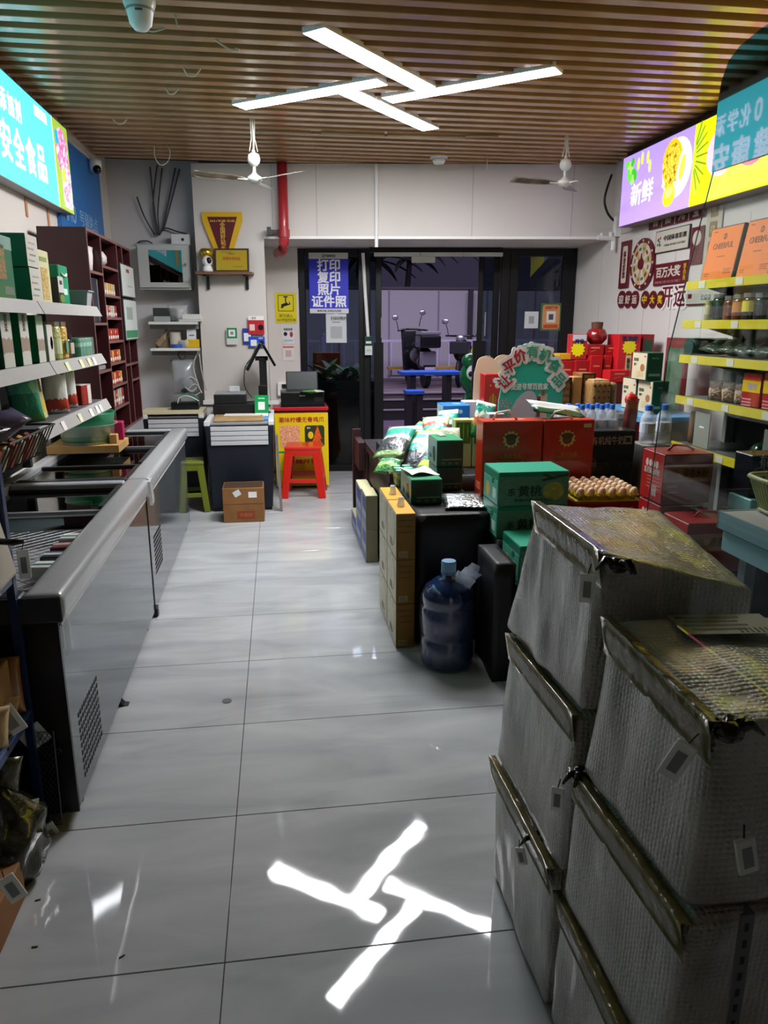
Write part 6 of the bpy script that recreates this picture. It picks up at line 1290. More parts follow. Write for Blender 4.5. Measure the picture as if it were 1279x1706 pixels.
o = carton('tagged_bag', 'red bag with a yellow starburst tag at the left of the red pile', 'bag', (PY(970, 580, 6.0).x, 6.12, PY(970, 600, 6.02).z+.002), (.14, .1, .21), M('#a82a2a', .4)); q = fr(dm(o), 'f'); decal(o, q, -.01, -.02, .13, .13, YTAG, 'price_tag', 'burst', t=.003); decal(o, q, .0, .075, .12, .05, M('#c4c0c8', .5), 'white_band'); letters(o, q, 0, .045, .04, '特价', M('#2a2a5a', .5), .03, t=.005)
o = carton('framed_picture', 'red framed panel with green misty picture behind the right shelves', 'panel', (3.0, 5.35, .0), (.03, .3, 1.55), M('#7a2028', .5)); decal(o, fr(dm(o), 'l'), 0, .45, .24, .5, M('#3a5a44', .5, var=(5, '#5a7a60')), 'picture')
# --- rice gift boxes
RC, RCT = M('#7a1212', .35, coat=.3), M('#9c6a40', .55, var=(20, '#8a5a34'))
def rice(label, x0, x1, y, z, h, dep=.19):
    o = carton('rice_box', label, 'box', ((x0+x1)/2, y+dep/2, z), (x1-x0, dep, h), RC, group='red rice gift boxes'); d = dm(o); q = fr(d, 'f')
    decal(o, q, 0, h*.12, d[0]*.995, h*.34, RCT, 'tan_band'); letters(o, q, .035, h*.13, h*.2, '高香米粉', M('#2a160e', .5), .0, width=d[0]*.5); decal(o, q, -d[0]*.33, h*.1, d[0]*.22, h*.2, M('#7d5030', .5), 'print_block', t=.002)
    for k in range(2): decal(o, q, -d[0]*.3, -h*(.14+.12*k), d[0]*.2, .006, M('#a8806a', .5), 'print_line')
    q = fr(d, 'l'); decal(o, q, 0, 0, dep*.97, h*.97, M('#b01a1c', .35), 'red_side')
    for k in range(4): decal(o, q, -.05+.03*k, h*.25, .026, .034, M('#d8c0b8', .5), 'white_dot', 'ell', t=.002)
    letters(o, q, 0, h*.1, .03, '富硒高香米粉', M('#d8b8b0', .5), width=dep*.7, t=.003); decal(o, q, .03, -h*.28, .04, .05, M('#b8989a', .5), 'grey_square', t=.002)
    for k in range(4): decal(o, q, .02, -h*.02-.016*k, dep*.6, .005, M('#c86a60', .5), 'print_line', t=.002)
    decal(o, fr(d, 't'), 0, 0, d[0]*.98, dep*.98, M('#8f2220', .35), 'lid_print')
    MB().tube([(-.05, 0, h), (-.02, .01, h+.025), (.04, 0, h+.022), (.07, -.01, h+.004)], .006, 6).done('ribbon_handle', M('#b02428', .4), o, smooth=True); return o
rice('red rice gift box with a ribbon handle on the upper place of its stack', 1.672, 1.905, 3.0, .868, .225, .20)
rice('red rice gift box hidden under the one with a ribbon handle', 1.672, 1.905, 3.0, .645, .215, .20)
rice('red rice gift box nearest the bubble-wrapped boxes, half hidden', 1.635, 1.90, 2.70, .645, .215, .20)
carton('support_carton', 'black carton standing behind the pale blue table', 'box', (2.06, 2.86, 0), (.25, .22, .86), M('#1a1b1d', .6))
o = carton('biscuit_pack', 'turquoise pack with white lettering behind the pale blue table', 'pack', (2.06, 2.84, .861), (.24, .16, .075), M('#6fa9a4', .4)); letters(o, fr(dm(o), 't'), 0, 0, .05, '草本', M('#c8dcdc', .5), width=.16); letters(o, fr(dm(o), 'f'), 0, 0, .04, '草本牙膏', M('#c8dcdc', .5), width=.18)
milk('black and blue organic milk box behind the white plastic basket', 2.07, 2.86, .938, .24, .18, .12)
# ================================================================== RIGHT SHELVING
t = thing('shop_shelving', 'dark shop shelving with yellow price rails against the right wall', 'shelf', (0, 0, 0)); GDR = M('#25282a', .5); YR = M('#c4b41e', .45)
MB().box(2.99, 3.01, 2.0, 4.56, .0, 2.15).done('back_panel', M('#191c1c', .6), t)
for yy in (2.0, 3.25, 4.52): MB().box(2.93, 2.99, yy, yy+.04, 0, 2.2).done('upright', M('#8a8c88', .45), t)
MB().box(2.62, 2.93, 2.02, 4.55, 0, .14).done('base', GDR, t)
SR = {1: 1.905, 2: 1.668, 3: 1.452, 4: 1.19, 5: .885}
for k, z in SR.items():
    e = 4.60+.0*k
    MB().box(2.61, 2.99, 2.0, e, z-.028, z).done('shelf_board', M('#4a4e4c', .45), t)
    for a, b_ in ((2.0, 3.405), (3.42, e)):
        o = MB().box(2.596, 2.61, a, b_, z-.045, z+.006).done('price_rail', YR, t)
        for j in range(2 if a < 3 else 3): MB().box(2.5935, 2.596, a+.2+.38*j, a+.27+.38*j, z-.04, z+.0).done('price_tag', M('#c9c4b4', .5), o)
    for yy in (2.03, 4.50): MB().hexa([(2.7, yy, z-.04), (2.7, yy+.02, z-.04), (2.99, yy, z-.12), (2.99, yy+.02, z-.12), (2.7, yy, z-.028), (2.7, yy+.02, z-.028), (2.99, yy, z-.028), (2.99, yy+.02, z-.028)]).done('bracket', GDR, t)
SX = 2.64
OR = M('#d8742a', .45); ORD = M('#8a4a1c', .5); ODK = M('#6a4238', .5)
nm = ('leftmost', 'second from left', 'third from left', 'fourth from left')
for k, (x0, x1, yt) in enumerate(((1150, 1203, 381), (1207, 1262, 370), (1266, 1330, 362), (1336, 1410, 350))):
    ym = 430; a, b_ = PX(x0, ym, SX).y, PX(x1, ym, SX).y; h = .325
    o = carton('tea_gift_box', f'orange gift box with dark lettering leaning on the top right shelf, {nm[k]}', 'box', (SX+.10, (a+b_)/2, SR[1]+.006), (.05, abs(a-b_)*.97, h), M('#3a3230', .5), rot=(0, .16, 0), group='orange gift boxes on the top right shelf'); d = dm(o); q = fr(d, 'l')
    decal(o, q, 0, 0, d[1]*.95, h*.95, OR, 'orange_front'); letters(o, q, 0, .045, .036, 'CHEERFUL', ODK, .0, width=d[1]*.62, t=.003); decal(o, q, .0, .10, .035, .038, ODK, 'emblem', 'ell', t=.002); decal(o, q, 0, .10, .02, .008, OR, 'emblem', t=.003, rot=.6); decal(o, q, -d[1]*.33, .135, d[1]*.12, .006, ODK, 'print_line', t=.002)
    decal(o, q, 0, -.02, d[1]*.24, .006, ORD, 'print_line', t=.002)
    for u, v, l in ((-.33, -.12, .16), (-.33, -.132, .12), (.3, -.1, .24), (.3, -.112, .2), (.3, -.124, .22)): decal(o, q, u*d[1], v, l*d[1], .005, ORD, 'print_line', t=.002)
# jars on the second shelf
def rj(label, x, Y_=None, r=.05, h=.13, body=M('#1d1710', .2, coat=.6), lab=None, lid=M('#8a8a86', .3, metal=.5), X=2.68, z=SR[2]):
    yy = PX(x, 510, X).y; t2 = thing('food_jar', label, 'jar', (X, yy, z+.001))
    MB().lathe([(0, 0), (r*.94, 0), (r, .01), (r, h-.025), (r*.9, h-.012)], 18).done('jar_body', body, t2, smooth=True); MB().lathe([(r*.93, h-.012), (r*.95, h+.012), (0, h+.014)], 18).done('lid', lid, t2)
    if lab: MB().lathe([(r*1.01, h*.35), (r*1.01, h*.78)], 18).done('label', lab, t2)
rj('small bottle with a pale label at the far end of the second right shelf', 1182, r=.03, h=.11, body=M('#8a8a5a', .3), lab=M('#b0ac84', .5), lid=M('#a89a4a', .4))
rj('dark green jar with a silver lid on the second right shelf', 1201, r=.05, h=.145, body=M('#0f1d18', .15, coat=.7))
rj('amber jar next to the dark green one on the second right shelf', 1220, body=M('#7a4420', .2, coat=.6, var=(40, '#5a2c14')), h=.13)
rj('jar with an orange label on the second right shelf', 1235, body=M('#5a2c14', .2, coat=.6), lab=M('#b87420', .5), h=.135)
rj('dark jar with a yellow label on the second right shelf', 1252, body=M('#2a1a10', .2, coat=.6), lab=M('#c8b81c', .5), h=.14)
rj('black jar at the right picture edge on the second right shelf', 1272, body=M('#17110d', .2, coat=.6), h=.135); rj('black jar beyond the picture edge on the second right shelf', 1295, body=M('#17110d', .2, coat=.6), h=.135)
# dark green bags on the third shelf
t = thing('tea_roll', 'dark green cylinder pack lying end-on at the far end of the third right shelf', 'pack', (2.70, PX(1146, 580, 2.64).y, SR[3]+.056)); MB().tube([(-.05, 0, 0), (.2, .0, 0)], .055, 18).done('roll_body', M('#14241c', .35, coat=.3), t, smooth=True); MB().lathe([(0, 0), (.052, 0), (.056, .008), (0, .008)], 18).done('end_cap', M('#1a3a38', .4), t, loc=(-.051, 0, 0), rot=(0, -PI/2, 0))
DGB = Mbands('dgb', [(0, '#12351e'), (.3, '#1d4a2a'), (.55, '#0e1c14'), (.75, '#3a6a44'), (.9, '#9aa59a')], 'Z', mottle=.4, bump=.7, coat=.5)
for k in range(5): pouch('tea_bag_pack', 'dark green shiny bag lying flat on the third right shelf, '+('farthest', 'second farthest', 'middle', 'second nearest', 'nearest')[k], 'bag', (2.68+.02*(k % 2), PX(1172+24*k, 580, 2.66).y, SR[3]+.035), .16, .22, .09, DGB, rot=(-1.35, .1, -1.4+.2*(k % 2)), seed=70+k)
# fourth shelf
NUT = M('#8a6a4c', .5, var=(50, '#d0b8a0'), bump=(60, .8))
for k in range(3):
    t = thing('nut_bag', 'clear bag of dried snacks with a dark header on the fourth right shelf, '+('farthest', 'middle', 'nearest')[k], 'bag', (2.70, PX(1186+22*k, 640, 2.66).y, SR[4]+.001), rz=-1.3)
    link('filling', pouch_mesh(.13, .12, .08, NUT, seed=80+k), t, (0, 0, 0)); link('bag_film', pouch_mesh(.14, .25, .085, Mfilm('#5a6468', .45, .15), seed=83+k), t, (0, 0, 0))
for k, (x0, x1) in enumerate(((1236, 1267), (1271, 1304))):
    o = sidebox('herb_box', ('farther', 'nearer')[k]+' red and yellow box in film on the fourth right shelf', 'box', x0, x1, 621, 672, 2.66, .10, M('#a01c22', .35, coat=.4), zb=SR[4]+.001); d = dm(o); q = fr(d, 'l'); decal(o, q, 0, .02, d[1]*.98, d[2]*.34, M('#d4ae12', .4), 'yellow_band'); letters(o, q, .01, .02, d[2]*.2, '膏药', M('#a8a0b0', .5), width=d[1]*.5); decal(o, q, 0, d[2]*.38, d[1]*.9, d[2]*.2, M('#c8301c', .4)); 
    for j in range(3): decal(o, q, -d[1]*.2, -d[2]*(.28+.09*j), d[1]*.5, .008, M('#d08a90', .4), 'print_line')
# fifth shelf
o = carton('sign_card', 'pale grey card sign at the far end of the fifth right shelf', 'card', (2.63, PX(1166, 720, 2.62).y, SR[5]+.007), (.008, .17, .22), M('#7f827a', .5)); decal(o, fr(dm(o), 'l'), 0, .02, .05, .01, WHITE)
t = thing('sausage_roll', 'brown wrapped roll standing at the end of the fifth right shelf', 'roll', (2.70, PX(1145, 700, 2.66).y, SR[5]+.001)); MB().lathe([(0, 0), (.02, .005), (.024, .05), (.024, .18), (.012, .21), (0, .21)], 12).done('roll_body', M('#7a5030', .5), t, smooth=True)
BOTG = M('#1c3a2a', .15, coat=.8)
for j in range(3):
    for i in range(5):
        o = MB().lathe([(.012, .034), (.03, .03), (.042, .012), (.043, 0), (.0, 0)], 16).lathe([(0, .006), (.03, .012), (.032, .03)], 16).done('green_cup', BOTG, loc=(2.72+.07*j, 3.86-.115*i, SR[5]+.06+.055*j), rot=(0, -1.0, 0), smooth=True)
        tag(o, f'green round tub in film on the fifth right shelf, {("front", "middle", "back")[j]} row, {("farthest", "second", "third", "fourth", "nearest")[i]}', 'tub', 'green tubs on the fifth right shelf')
o = MB().hexa([(2.64, 3.34, SR[5]+.002), (2.90, 3.34, SR[5]+.002), (2.64, 3.92, SR[5]+.002), (2.90, 3.92, SR[5]+.002), (2.80, 3.34, SR[5]+.13), (2.93, 3.34, SR[5]+.16), (2.80, 3.92, SR[5]+.13), (2.93, 3.92, SR[5]+.16)]).done('slanted_display', M('#141817', .5)); tag(o, 'slanted black tray under the green tubs on the fifth right shelf', 'tray')
o = carton('sign_card', 'tall grey card at the right picture edge on the fifth right shelf', 'card', (2.63, PX(1290, 760, 2.62).y+.02, SR[5]+.007), (.008, .2, .2), M('#6f7268', .5)); decal(o, fr(dm(o), 'l'), 0, .02, .05, .012, WHITE)
pouch('leaf_bag', 'small yellow-green bag under the lowest right price rail', 'bag', (2.66, 3.35, .66), .12, .14, .05, M('#b0a01a', .4, bump=(20, .4)), rot=(.1, 0, -1.4), seed=91)
carton('milk_crate', 'dark crate on the shelving base under the yellow-green bag', 'crate', (2.76, 3.35, .141), (.26, .4, .517), M('#26302c', .6))
# ================================================================== LOTTERY WALL
MRN, CRL = M('#5e1420', .45), M('#c4bcae', .5)
def wallp(label, cat, x0, x1, yt, yb, mat, name='wall_panel', th=.012, shape=None):
    xm, ym = (x0+x1)/2, (yt+yb)/2; X = XR-.004
    a, b_ = PX(x0, ym, X).y, PX(x1, ym, X).y; zt, zb = PX(xm, yt, X).z, PX(xm, yb, X).z
    o = carton(name, label, cat, (X-th/2, (a+b_)/2, zb), (th, abs(a-b_), zt-zb), mat, bev=.002); return o, fr(dm(o), 'l'), dm(o)[1], dm(o)[2]
o, q, w_, h_ = wallp('narrow dark red vertical panel with pale lettering at the left of the lottery wall', 'panel', 1034, 1050, 402, 480, MRN); decal(o, q, 0, 0, w_*.5, h_*.78, CRL, 'pale_field', 'round'); letters(o, q, 0, 0, h_*.58, '体\n育\n彩\n票', MRN, .02, width=w_*.28, t=.004)
# wheel
c = PX(1072, 440, XR-.004); rad = (PX(1072, 397, XR-.004).z-PX(1072, 482, XR-.004).z)/2
t = thing('lottery_wheel', 'round dark red lottery wheel with gold segments on the right wall', 'wheel', (XR-.004, c.y, c.z), rot=(0, -PI/2, 0))
MB().lathe([(0, 0), (rad, 0), (rad, .02), (0, .02)], 40).done('outer_disc', MRN, t)
for k in range(12):
    a0, a1 = 2*PI*k/12, 2*PI*(k+1)/12; b = MB(); r2 = rad*.82
    b.prism([(0, 0)]+[(r2*math.cos(a0+(a1-a0)*i/4), r2*math.sin(a0+(a1-a0)*i/4)) for i in range(5)], .004); b.done('segment', (CRL, M('#b89c6a', .5))[k % 2], t, loc=(0, 0, .02))
    MB().ell((rad*.91*math.cos(a0), rad*.91*math.sin(a0), .02), (.012, .012, .006), 8).done('bulb', CRL, t); a = (a0+a1)/2
    MB().box(-.02, .02, -.012, .012, 0, .003).done('prize_mark', (M('#3f6a5a', .5), M('#7a3a24', .5), M('#8a7a5a', .5))[k % 3], t, loc=(rad*.6*math.cos(a), rad*.6*math.sin(a), .024), rot=(0, 0, a+PI/2))
MB().lathe([(0, 0), (.05, 0), (.045, .012), (0, .016)], 18).done('hub', MRN, t, loc=(0, 0, .024)); MB().prism([(-.014, .02), (.014, .02), (0, .09)], .006).done('pointer', MRN, t, loc=(0, 0, .026), rot=(0, 0, -PI/2))
o, q, w_, h_ = wallp('white lottery sign board with a black frame', 'sign', 1094, 1150, 380, 418, M('#1a1a1c', .4)); decal(o, q, 0, 0, w_*.96, h_*.92, CRL, 'white_field'); letters(o, q, w_*.10, h_*.12, h_*.24, '中国体育彩票', M('#22242a', .5), .015, width=w_*.66, t=.004); letters(o, q, w_*.10, -h_*.2, h_*.09, 'CHINA SPORTS LOTTERY', M('#4a4c50', .5), 0, width=w_*.62, t=.004)
for k, (u, v, ro, cc) in enumerate(((-.40, .1, .5, '#2a2a2e'), (-.36, .0, -.5, '#1d7a8a'), (-.41, -.12, .3, '#2f8a4a'), (-.345, -.14, -.8, '#2a2a2e'), (-.34, .16, 0, '#a83a2a'))): decal(o, q, u*w_, v*h_, w_*.05, h_*.12, M(cc, .5), 'emblem', 'ell', rot=ro, t=.003)
o, q, w_, h_ = wallp('dark red lottery slogan panel with big pale characters', 'sign', 1091, 1147, 437, 474, MRN); letters(o, q, -w_*.06, h_*.1, h_*.5, '百万大奖', CRL, .04, width=w_*.72); letters(o, q, w_*.42, 0, h_*.75, '等\n你\n来', M('#c8a01a', .5), .02, width=w_*.08); letters(o, q, -w_*.06, -h_*.36, h_*.12, 'WAITING FOR YOU TO TAKE IT', M('#a87a7c', .5), 0, width=w_*.78)
o, q, w_, h_ = wallp('dark red strip with big pale characters under the purple sign', 'sign', 1084, 1176, 346, 372, MRN)
for k, ch in enumerate('百团元宝'): letters(o, q, (-.36+.24*k)*w_, 0, h_*.75, ch, CRL, .05); 
for k in range(3): decal(o, q, (-.24+.24*k)*w_, 0, .012, h_, CRL, 'gap_line', t=.001)
o, q, w_, h_ = wallp('row of small dark red ornaments on a pale board at the left under the purple sign', 'sign', 1037, 1082, 352, 384, M('#aea6a4', .5))
for k in range(4): decal(o, q, (-.36+.22*k)*w_, .05, w_*.17, h_*.35, MRN, 'ornament', 'ell')
for k, (cx, ch, ct) in enumerate(((1036, '迎', '#c4bcae'), (1047, '好', '#c4bcae'), (1058, '运', '#c4bcae'), (1075, '中', '#d0b81a'), (1088, '大', '#d0b81a'), (1101, '奖', '#d0b81a'))):
    c = PX(cx, 499, XR-.004); hz = PX(cx, 485, XR-.004).z-PX(cx, 514, XR-.004).z; wy = abs(PX(cx-6.5, 499, XR-.004).y-PX(cx+6.5, 499, XR-.004).y)
    t = thing('round_sign', f'small dark red oval wall sign with the character {("welcome", "good", "fortune", "win", "big", "prize")[k]}, number {("one", "two", "three", "four", "five", "six")[k]} from the left', 'sign', (XR-.004, c.y, c.z))
    f = sign_face(t, 0, 0, 0, 0, 0, -1); decal(t, f, 0, 0, wy*.97, hz, MRN, 'oval_disc', 'ell', t=.01); letters(t, f @ Matrix.Translation((0, 0, .01)), 0, 0, hz*.5, ch, M(ct, .5), .04, width=wy*.6)
t = thing('cut_out_letters', 'white cut-out characters outlined in red at the right of the oval signs', 'sign', (XR-.004, PX(1122, 494, XR-.004).y, PX(1122, 494, XR-.004).z)); f = sign_face(t, 0, 0, 0, 0, 0, -1)
for k, ch in enumerate('开运'): letters(t, f, -.10+.2*k, 0, .22, ch, M('#e0dcd8', .5), .12); letters(t, f, -.10+.2*k, 0, .165, ch, M('#6a1a24', .5), .02, t=.006)
o, q, w_, h_ = wallp('pale vertical couplet panel with gold medallions right of the lottery board', 'panel', 1176, 1201, 330, 470, M('#b9b2a4', .5))
for k in range(4): decal(o, q, 0, h_*(.36-.23*k), w_*.5, h_*.18, M('#8d7440', .5), 'medallion', 'round'); letters(o, q, 0, h_*(.36-.23*k), h_*.09, '福禄寿喜'[k], CRL, .02, t=.004)
o, q, w_, h_ = wallp('dark red square panel with white flower behind the orange boxes', 'panel', 1152, 1172, 378, 440, MRN); decal(o, q, 0, h_*.2, w_*.7, h_*.4, CRL, 'flower_print', 'ell')
o, q, w_, h_ = wallp('pale notice board with a red edge behind the jars', 'panel', 1146, 1200, 482, 508, M('#b8b4a8', .5)); decal(o, q, 0, -h_*.45, w_, h_*.1, MRN); decal(o, q, -w_*.4, h_*.1, w_*.12, h_*.3, MRN); letters(o, q, .05, .0, h_*.4, '公益金', M('#7a7a76', .5))
# ================================================================== PALE BLUE TABLE AND BASKET (right edge)
t = thing('folding_table', 'pale blue table at the right picture edge with a white basket on it', 'table', (0, 0, 0)); PB2 = M('#6f9098', .4)
MB().box(1.556, 2.25, 1.45, 2.37, .955, 1.0).done('table_top', M('#a9a6a2', .45), t, bev=.004); MB().box(1.548, 1.556, 1.45, 2.375, .94, 1.002).done('edge_strip', PB2, t); MB().box(1.548, 2.25, 2.37, 2.378, .94, 1.002).done('edge_strip', PB2, t)
MB().box(1.565, 2.2, 1.5, 2.36, .86, .93).done('apron', M('#7ba0a8', .45), t)
for x in (1.62, 2.15):
    for yy in (1.55, 2.28): MB().box(x-.02, x+.02, yy-.02, yy+.02, 0, .86).done('leg', M('#5a6468', .5), t)
t = thing('plastic_basket', 'cream slotted plastic basket standing on the pale blue table', 'basket', (1.80, 2.26, 1.001)); CB = M('#a9ab7c', .45)
for k in range(44):
    a = 2*PI*k/44
    def sq(r): 
        c_, s_ = math.cos(a), math.sin(a); m_ = max(abs(c_), abs(s_)); return Vector((r*c_/(m_**.7), r*.8*s_/(m_**.7), 0))
    b_, tp = sq(.125), sq(.165); MB().tube([b_+Vector((0, 0, .01)), tp+Vector((0, 0, .125))], .0045, 5).done('slat', CB, t)
def ringpts(r, z): 
    o = []
    for k in range(45):
        a = 2*PI*k/44; c_, s_ = math.cos(a), math.sin(a); m_ = max(abs(c_), abs(s_)); o.append((r*c_/(m_**.7), r*.8*s_/(m_**.7), z))
    return o
MB().tube(ringpts(.167, .128), .009, 6).done('rim', CB, t, smooth=True); MB().tube(ringpts(.127, .012), .007, 6).done('foot_ring', CB, t, smooth=True); MB().box(-.12, .12, -.095, .095, .004, .01).done('bottom', CB, t)
# ================================================================== WATER JUG IN A BAG
t = thing('water_bottle', 'large dark blue water dispenser bottle in a clear bag on the aisle floor', 'bottle', (.788, 3.33, 0))
JB = M('#12284f', .10, coat=.8, spec=.6)
MB().lathe([(0, .012), (.10, 0), (.125, .012), (.13, .03), (.128, .14), (.122, .15), (.122, .165), (.129, .175), (.13, .30), (.124, .31), (.124, .325), (.129, .335), (.128, .375), (.11, .415), (.07, .445), (.035, .46), (.031, .50), (0, .50)], 32).done('jug_body', JB, t, smooth=True)
MB().lathe([(.036, .475), (.037, .53), (.034, .54), (0, .541)], 20).done('cap', M('#6f94b8', .4), t); MB().lathe([(.0375, .478), (.0375, .49)], 20).done('cap_ring', M('#54789c', .4), t)
b = MB()
def bagf(u, v):
    a = 2*PI*u; z = .004+.46*v; r = .134+.004*math.sin(3*a) if v < .78 else .134+(.045-.134)*((v-.78)/.22)**.8
    n = noise.noise(Vector((math.cos(a)*4, math.sin(a)*4, z*9+math.sin(a*2)*2)))
    r += .010*max(n, -.25)*(1 if v < .97 else .3)
    return Vector((r*math.cos(a), r*math.sin(a), z))
b.grid(bagf, 56, 30); bmesh.ops.remove_doubles(b.bm, verts=b.bm.verts[:], dist=.0005); b.done('clear_bag', Mfilm('#c4d0e4', .045, .10), t, smooth=True)
for k in range(3): link('bag_gather', pouch_mesh(.10, .10, .035, Mfilm('#dfe6f2', .4, .15), seed=95+k), t, (.05+.02*k, -.04+.05*k, .425), (.6, .5, -.4+.5*k))
# ================================================================== BUBBLE-WRAPPED BOXES
def bubble_mat():
    m = bpy.data.materials.new('bubble_wrap'); m.use_nodes = True; nt = m.node_tree; b = nt.nodes['Principled BSDF']; L = nt.links
    ge = nt.nodes.new('ShaderNodeTexCoord')
    n0 = nt.nodes.new('ShaderNodeTexNoise'); n0.inputs['Scale'].default_value = 5; L.new(ge.outputs['Object'], n0.inputs['Vector'])
    r = nt.nodes.new('ShaderNodeValToRGB'); r.color_ramp.elements[0].color = lin('#96938d'); r.color_ramp.elements[1].color = lin('#c2bfb8'); r.color_ramp.elements[0].position = .3; r.color_ramp.elements[1].position = .7
    L.new(n0.outputs['Fac'], r.inputs[0]); L.new(r.outputs[0], b.inputs['Base Color'])
    b.inputs['Roughness'].default_value = .38; b.inputs['Coat Weight'].default_value = .7; b.inputs['Coat Roughness'].default_value = .18
    v = nt.nodes.new('ShaderNodeTexVoronoi'); v.inputs['Scale'].default_value = 95; v.inputs['Randomness'].default_value = .25; L.new(ge.outputs['Object'], v.inputs['Vector'])
    mr = nt.nodes.new('ShaderNodeMapRange'); mr.inputs[1].default_value = .15; mr.inputs[2].default_value = .6; mr.inputs[3].default_value = 1; mr.inputs[4].default_value = 0; L.new(v.outputs['Distance'], mr.inputs[0])
    n = nt.nodes.new('ShaderNodeTexNoise'); n.inputs['Scale'].default_value = 14; n.inputs['Detail'].default_value = 3; n.inputs['Distortion'].default_value = 1.2
    mp = nt.nodes.new('ShaderNodeMapping'); mp.inputs['Scale'].default_value = (1, 1, .22); L.new(ge.outputs['Object'], mp.inputs[0]); L.new(mp.outputs[0], n.inputs['Vector'])
    b1 = nt.nodes.new('ShaderNodeBump'); b1.inputs['Strength'].default_value = 1.0; b1.inputs['Distance'].default_value = .0035; L.new(mr.outputs[0], b1.inputs['Height'])
    b2 = nt.nodes.new('ShaderNodeBump'); b2.inputs['Strength'].default_value = .6; b2.inputs['Distance'].default_value = .02; L.new(n.outputs['Fac'], b2.inputs['Height']); L.new(b1.outputs[0], b2.inputs['Normal'])
    L.new(b2.outputs[0], b.inputs['Normal']); return m
BUB = bubble_mat(); TAPE = M('#857749', .2, coat=.8, bump=(30, .5)); KNOT = M('#0e0d0c', .2, coat=.6, bump=(40, .6))
def wrapped(label, c8, seed, tapes=True, knot=None, group='bubble-wrapped boxes at the lower right'):
    """c8: corners x-y-z order (bottom: near-left, near-right, far-left, far-right; then top)"""
    P = [Vector(p) for p in c8]; cen = sum(P, Vector())/8; ori = Vector((cen.x, cen.y, min(p.z for p in P)))
    b = MB(); n = 26
    def quad(a, bb, c, d):
        def f(u, v):
            p = (a*(1-u)+bb*u)*(1-v)+(d*(1-u)+c*u)*v; return p-ori
        b.grid(f, n, n)
    nl, nr, fl, fr_, NL, NR, FL, FR = P
    for qd in ((nl, nr, NR, NL), (fl, fr_, FR, FL), (nl, fl, FL, NL), (nr, fr_, FR, NR), (nl, nr, fr_, fl), (NL, NR, FR, FL)): quad(*qd)
    bmesh.ops.remove_doubles(b.bm, verts=b.bm.verts[:], dist=.0008)
    bmesh.ops.recalc_face_normals(b.bm, faces=b.bm.faces[:])
    b.bm.normal_update()
    for _ in range(5): bmesh.ops.smooth_vert(b.bm, verts=b.bm.verts[:], factor=.5, use_axis_x=True, use_axis_y=True, use_axis_z=True)
    b.bm.normal_update()
    for v in b.bm.verts:
        q = v.co; w_ = noise.noise(Vector((q.x*9+seed*5, q.y*9, q.z*3)))*.007+noise.noise(Vector((q.x*26, q.y*26+seed, q.z*8)))*.0028
        if q.z < .01: w_ = 0
        v.co += v.normal*(w_-.003)
    o = b.done('wrapped_box', BUB, smooth=True, loc=ori); tag(o, label, 'box', group)
    # brown tape along the upper left edge and round the near top edge
    if tapes:
        def strip(a, bb, out1, out2, name='tape_strip', w1=.075, w2=.02):
            m = MB(); N = 14
            def f(u, v):
                p = a*(1-u)+bb*u; k = v*2-1; e = out1*w1*max(0, -k)+out2*w2*max(0, k)
                rad = (out1.normalized()*-1+out2.normalized()*-1)*(.006*(1-abs(k))*-1)
                wob = noise.noise(Vector((u*7+seed, v*3, seed)))*.004
                return p+e-ori+(Vector((0, 0, 1))*.35+Vector((-1, 0, 0))*1.2)*.010-rad*.2+Vector((-1, 0, 1))*wob*.6
            m.grid(f, N, 6); bmesh.ops.solidify(m.bm, geom=m.bm.faces[:], thickness=.0012); m.done(name, TAPE, o, smooth=True)
        strip(NL, FL, Vector((.15, 0, -1)), Vector((1, 0, .0)))
    if knot:
        m = MB(); kp = Vector(knot)-ori
        m.ell(kp, (.022, .02, .016), 12); 
        for k in range(4):
            a = R.uniform(0, 6); m.tube([kp, kp+Vector((math.cos(a)*.03, math.sin(a)*.02-.01, .014)), kp+Vector((math.cos(a)*.05, math.sin(a)*.03-.015, -.004))], [.010, .008, .002], 6)
        m.done('film_knot', KNOT, o, smooth=True)
    return o
XA = .595
wrapped('bubble-wrapped box, bottom of the back stack by the aisle', [(XA, 1.40, 0), (.98, 1.40, 0), (XA+.005, 1.88, 0), (.98, 1.86, 0), (XA-.015, 1.36, .445), (.98, 1.36, .44), (XA-.01, 1.86, .42), (.98, 1.84, .44)], 1, knot=(XA, 1.50, .42))
wrapped('bubble-wrapped box, middle of the back stack', [(XA-.01, 1.335, .448), (.97, 1.34, .448), (XA-.01, 1.855, .428), (.97, 1.85, .446), (XA, 1.32, .855), (.96, 1.32, .845), (XA+.005, 1.80, .832), (.96, 1.78, .845)], 2)
wrapped('bubble-wrapped box on top of the back stack with a sloping lid', [(XA-.005, 1.30, .868), (.95, 1.285, .87), (XA-.01, 1.825, .842), (.97, 1.82, .86), (XA+.0, 1.255, 1.235), (.935, 1.275, 1.135), (XA+.005, 1.645, 1.238), (.94, 1.69, 1.205)], 3, knot=(XA+.02, 1.235, 1.215))
wrapped('bubble-wrapped box, bottom of the front stack', [(XA, .92, 0), (1.04, .92, 0), (XA+.005, 1.385, 0), (1.04, 1.385, 0), (XA-.01, .94, .405), (1.02, .93, .405), (XA-.005, 1.345, .40), (1.02, 1.34, .40)], 4)
wrapped('bubble-wrapped box, middle of the front stack', [(XA-.01, .90, .412), (1.02, .90, .412), (XA-.01, 1.325, .412), (1.02, 1.32, .412), (XA-.005, .86, .762), (1.02, .87, .765), (XA-.005, 1.305, .742), (1.02, 1.30, .75)], 5, knot=(XA, 1.29, .74))
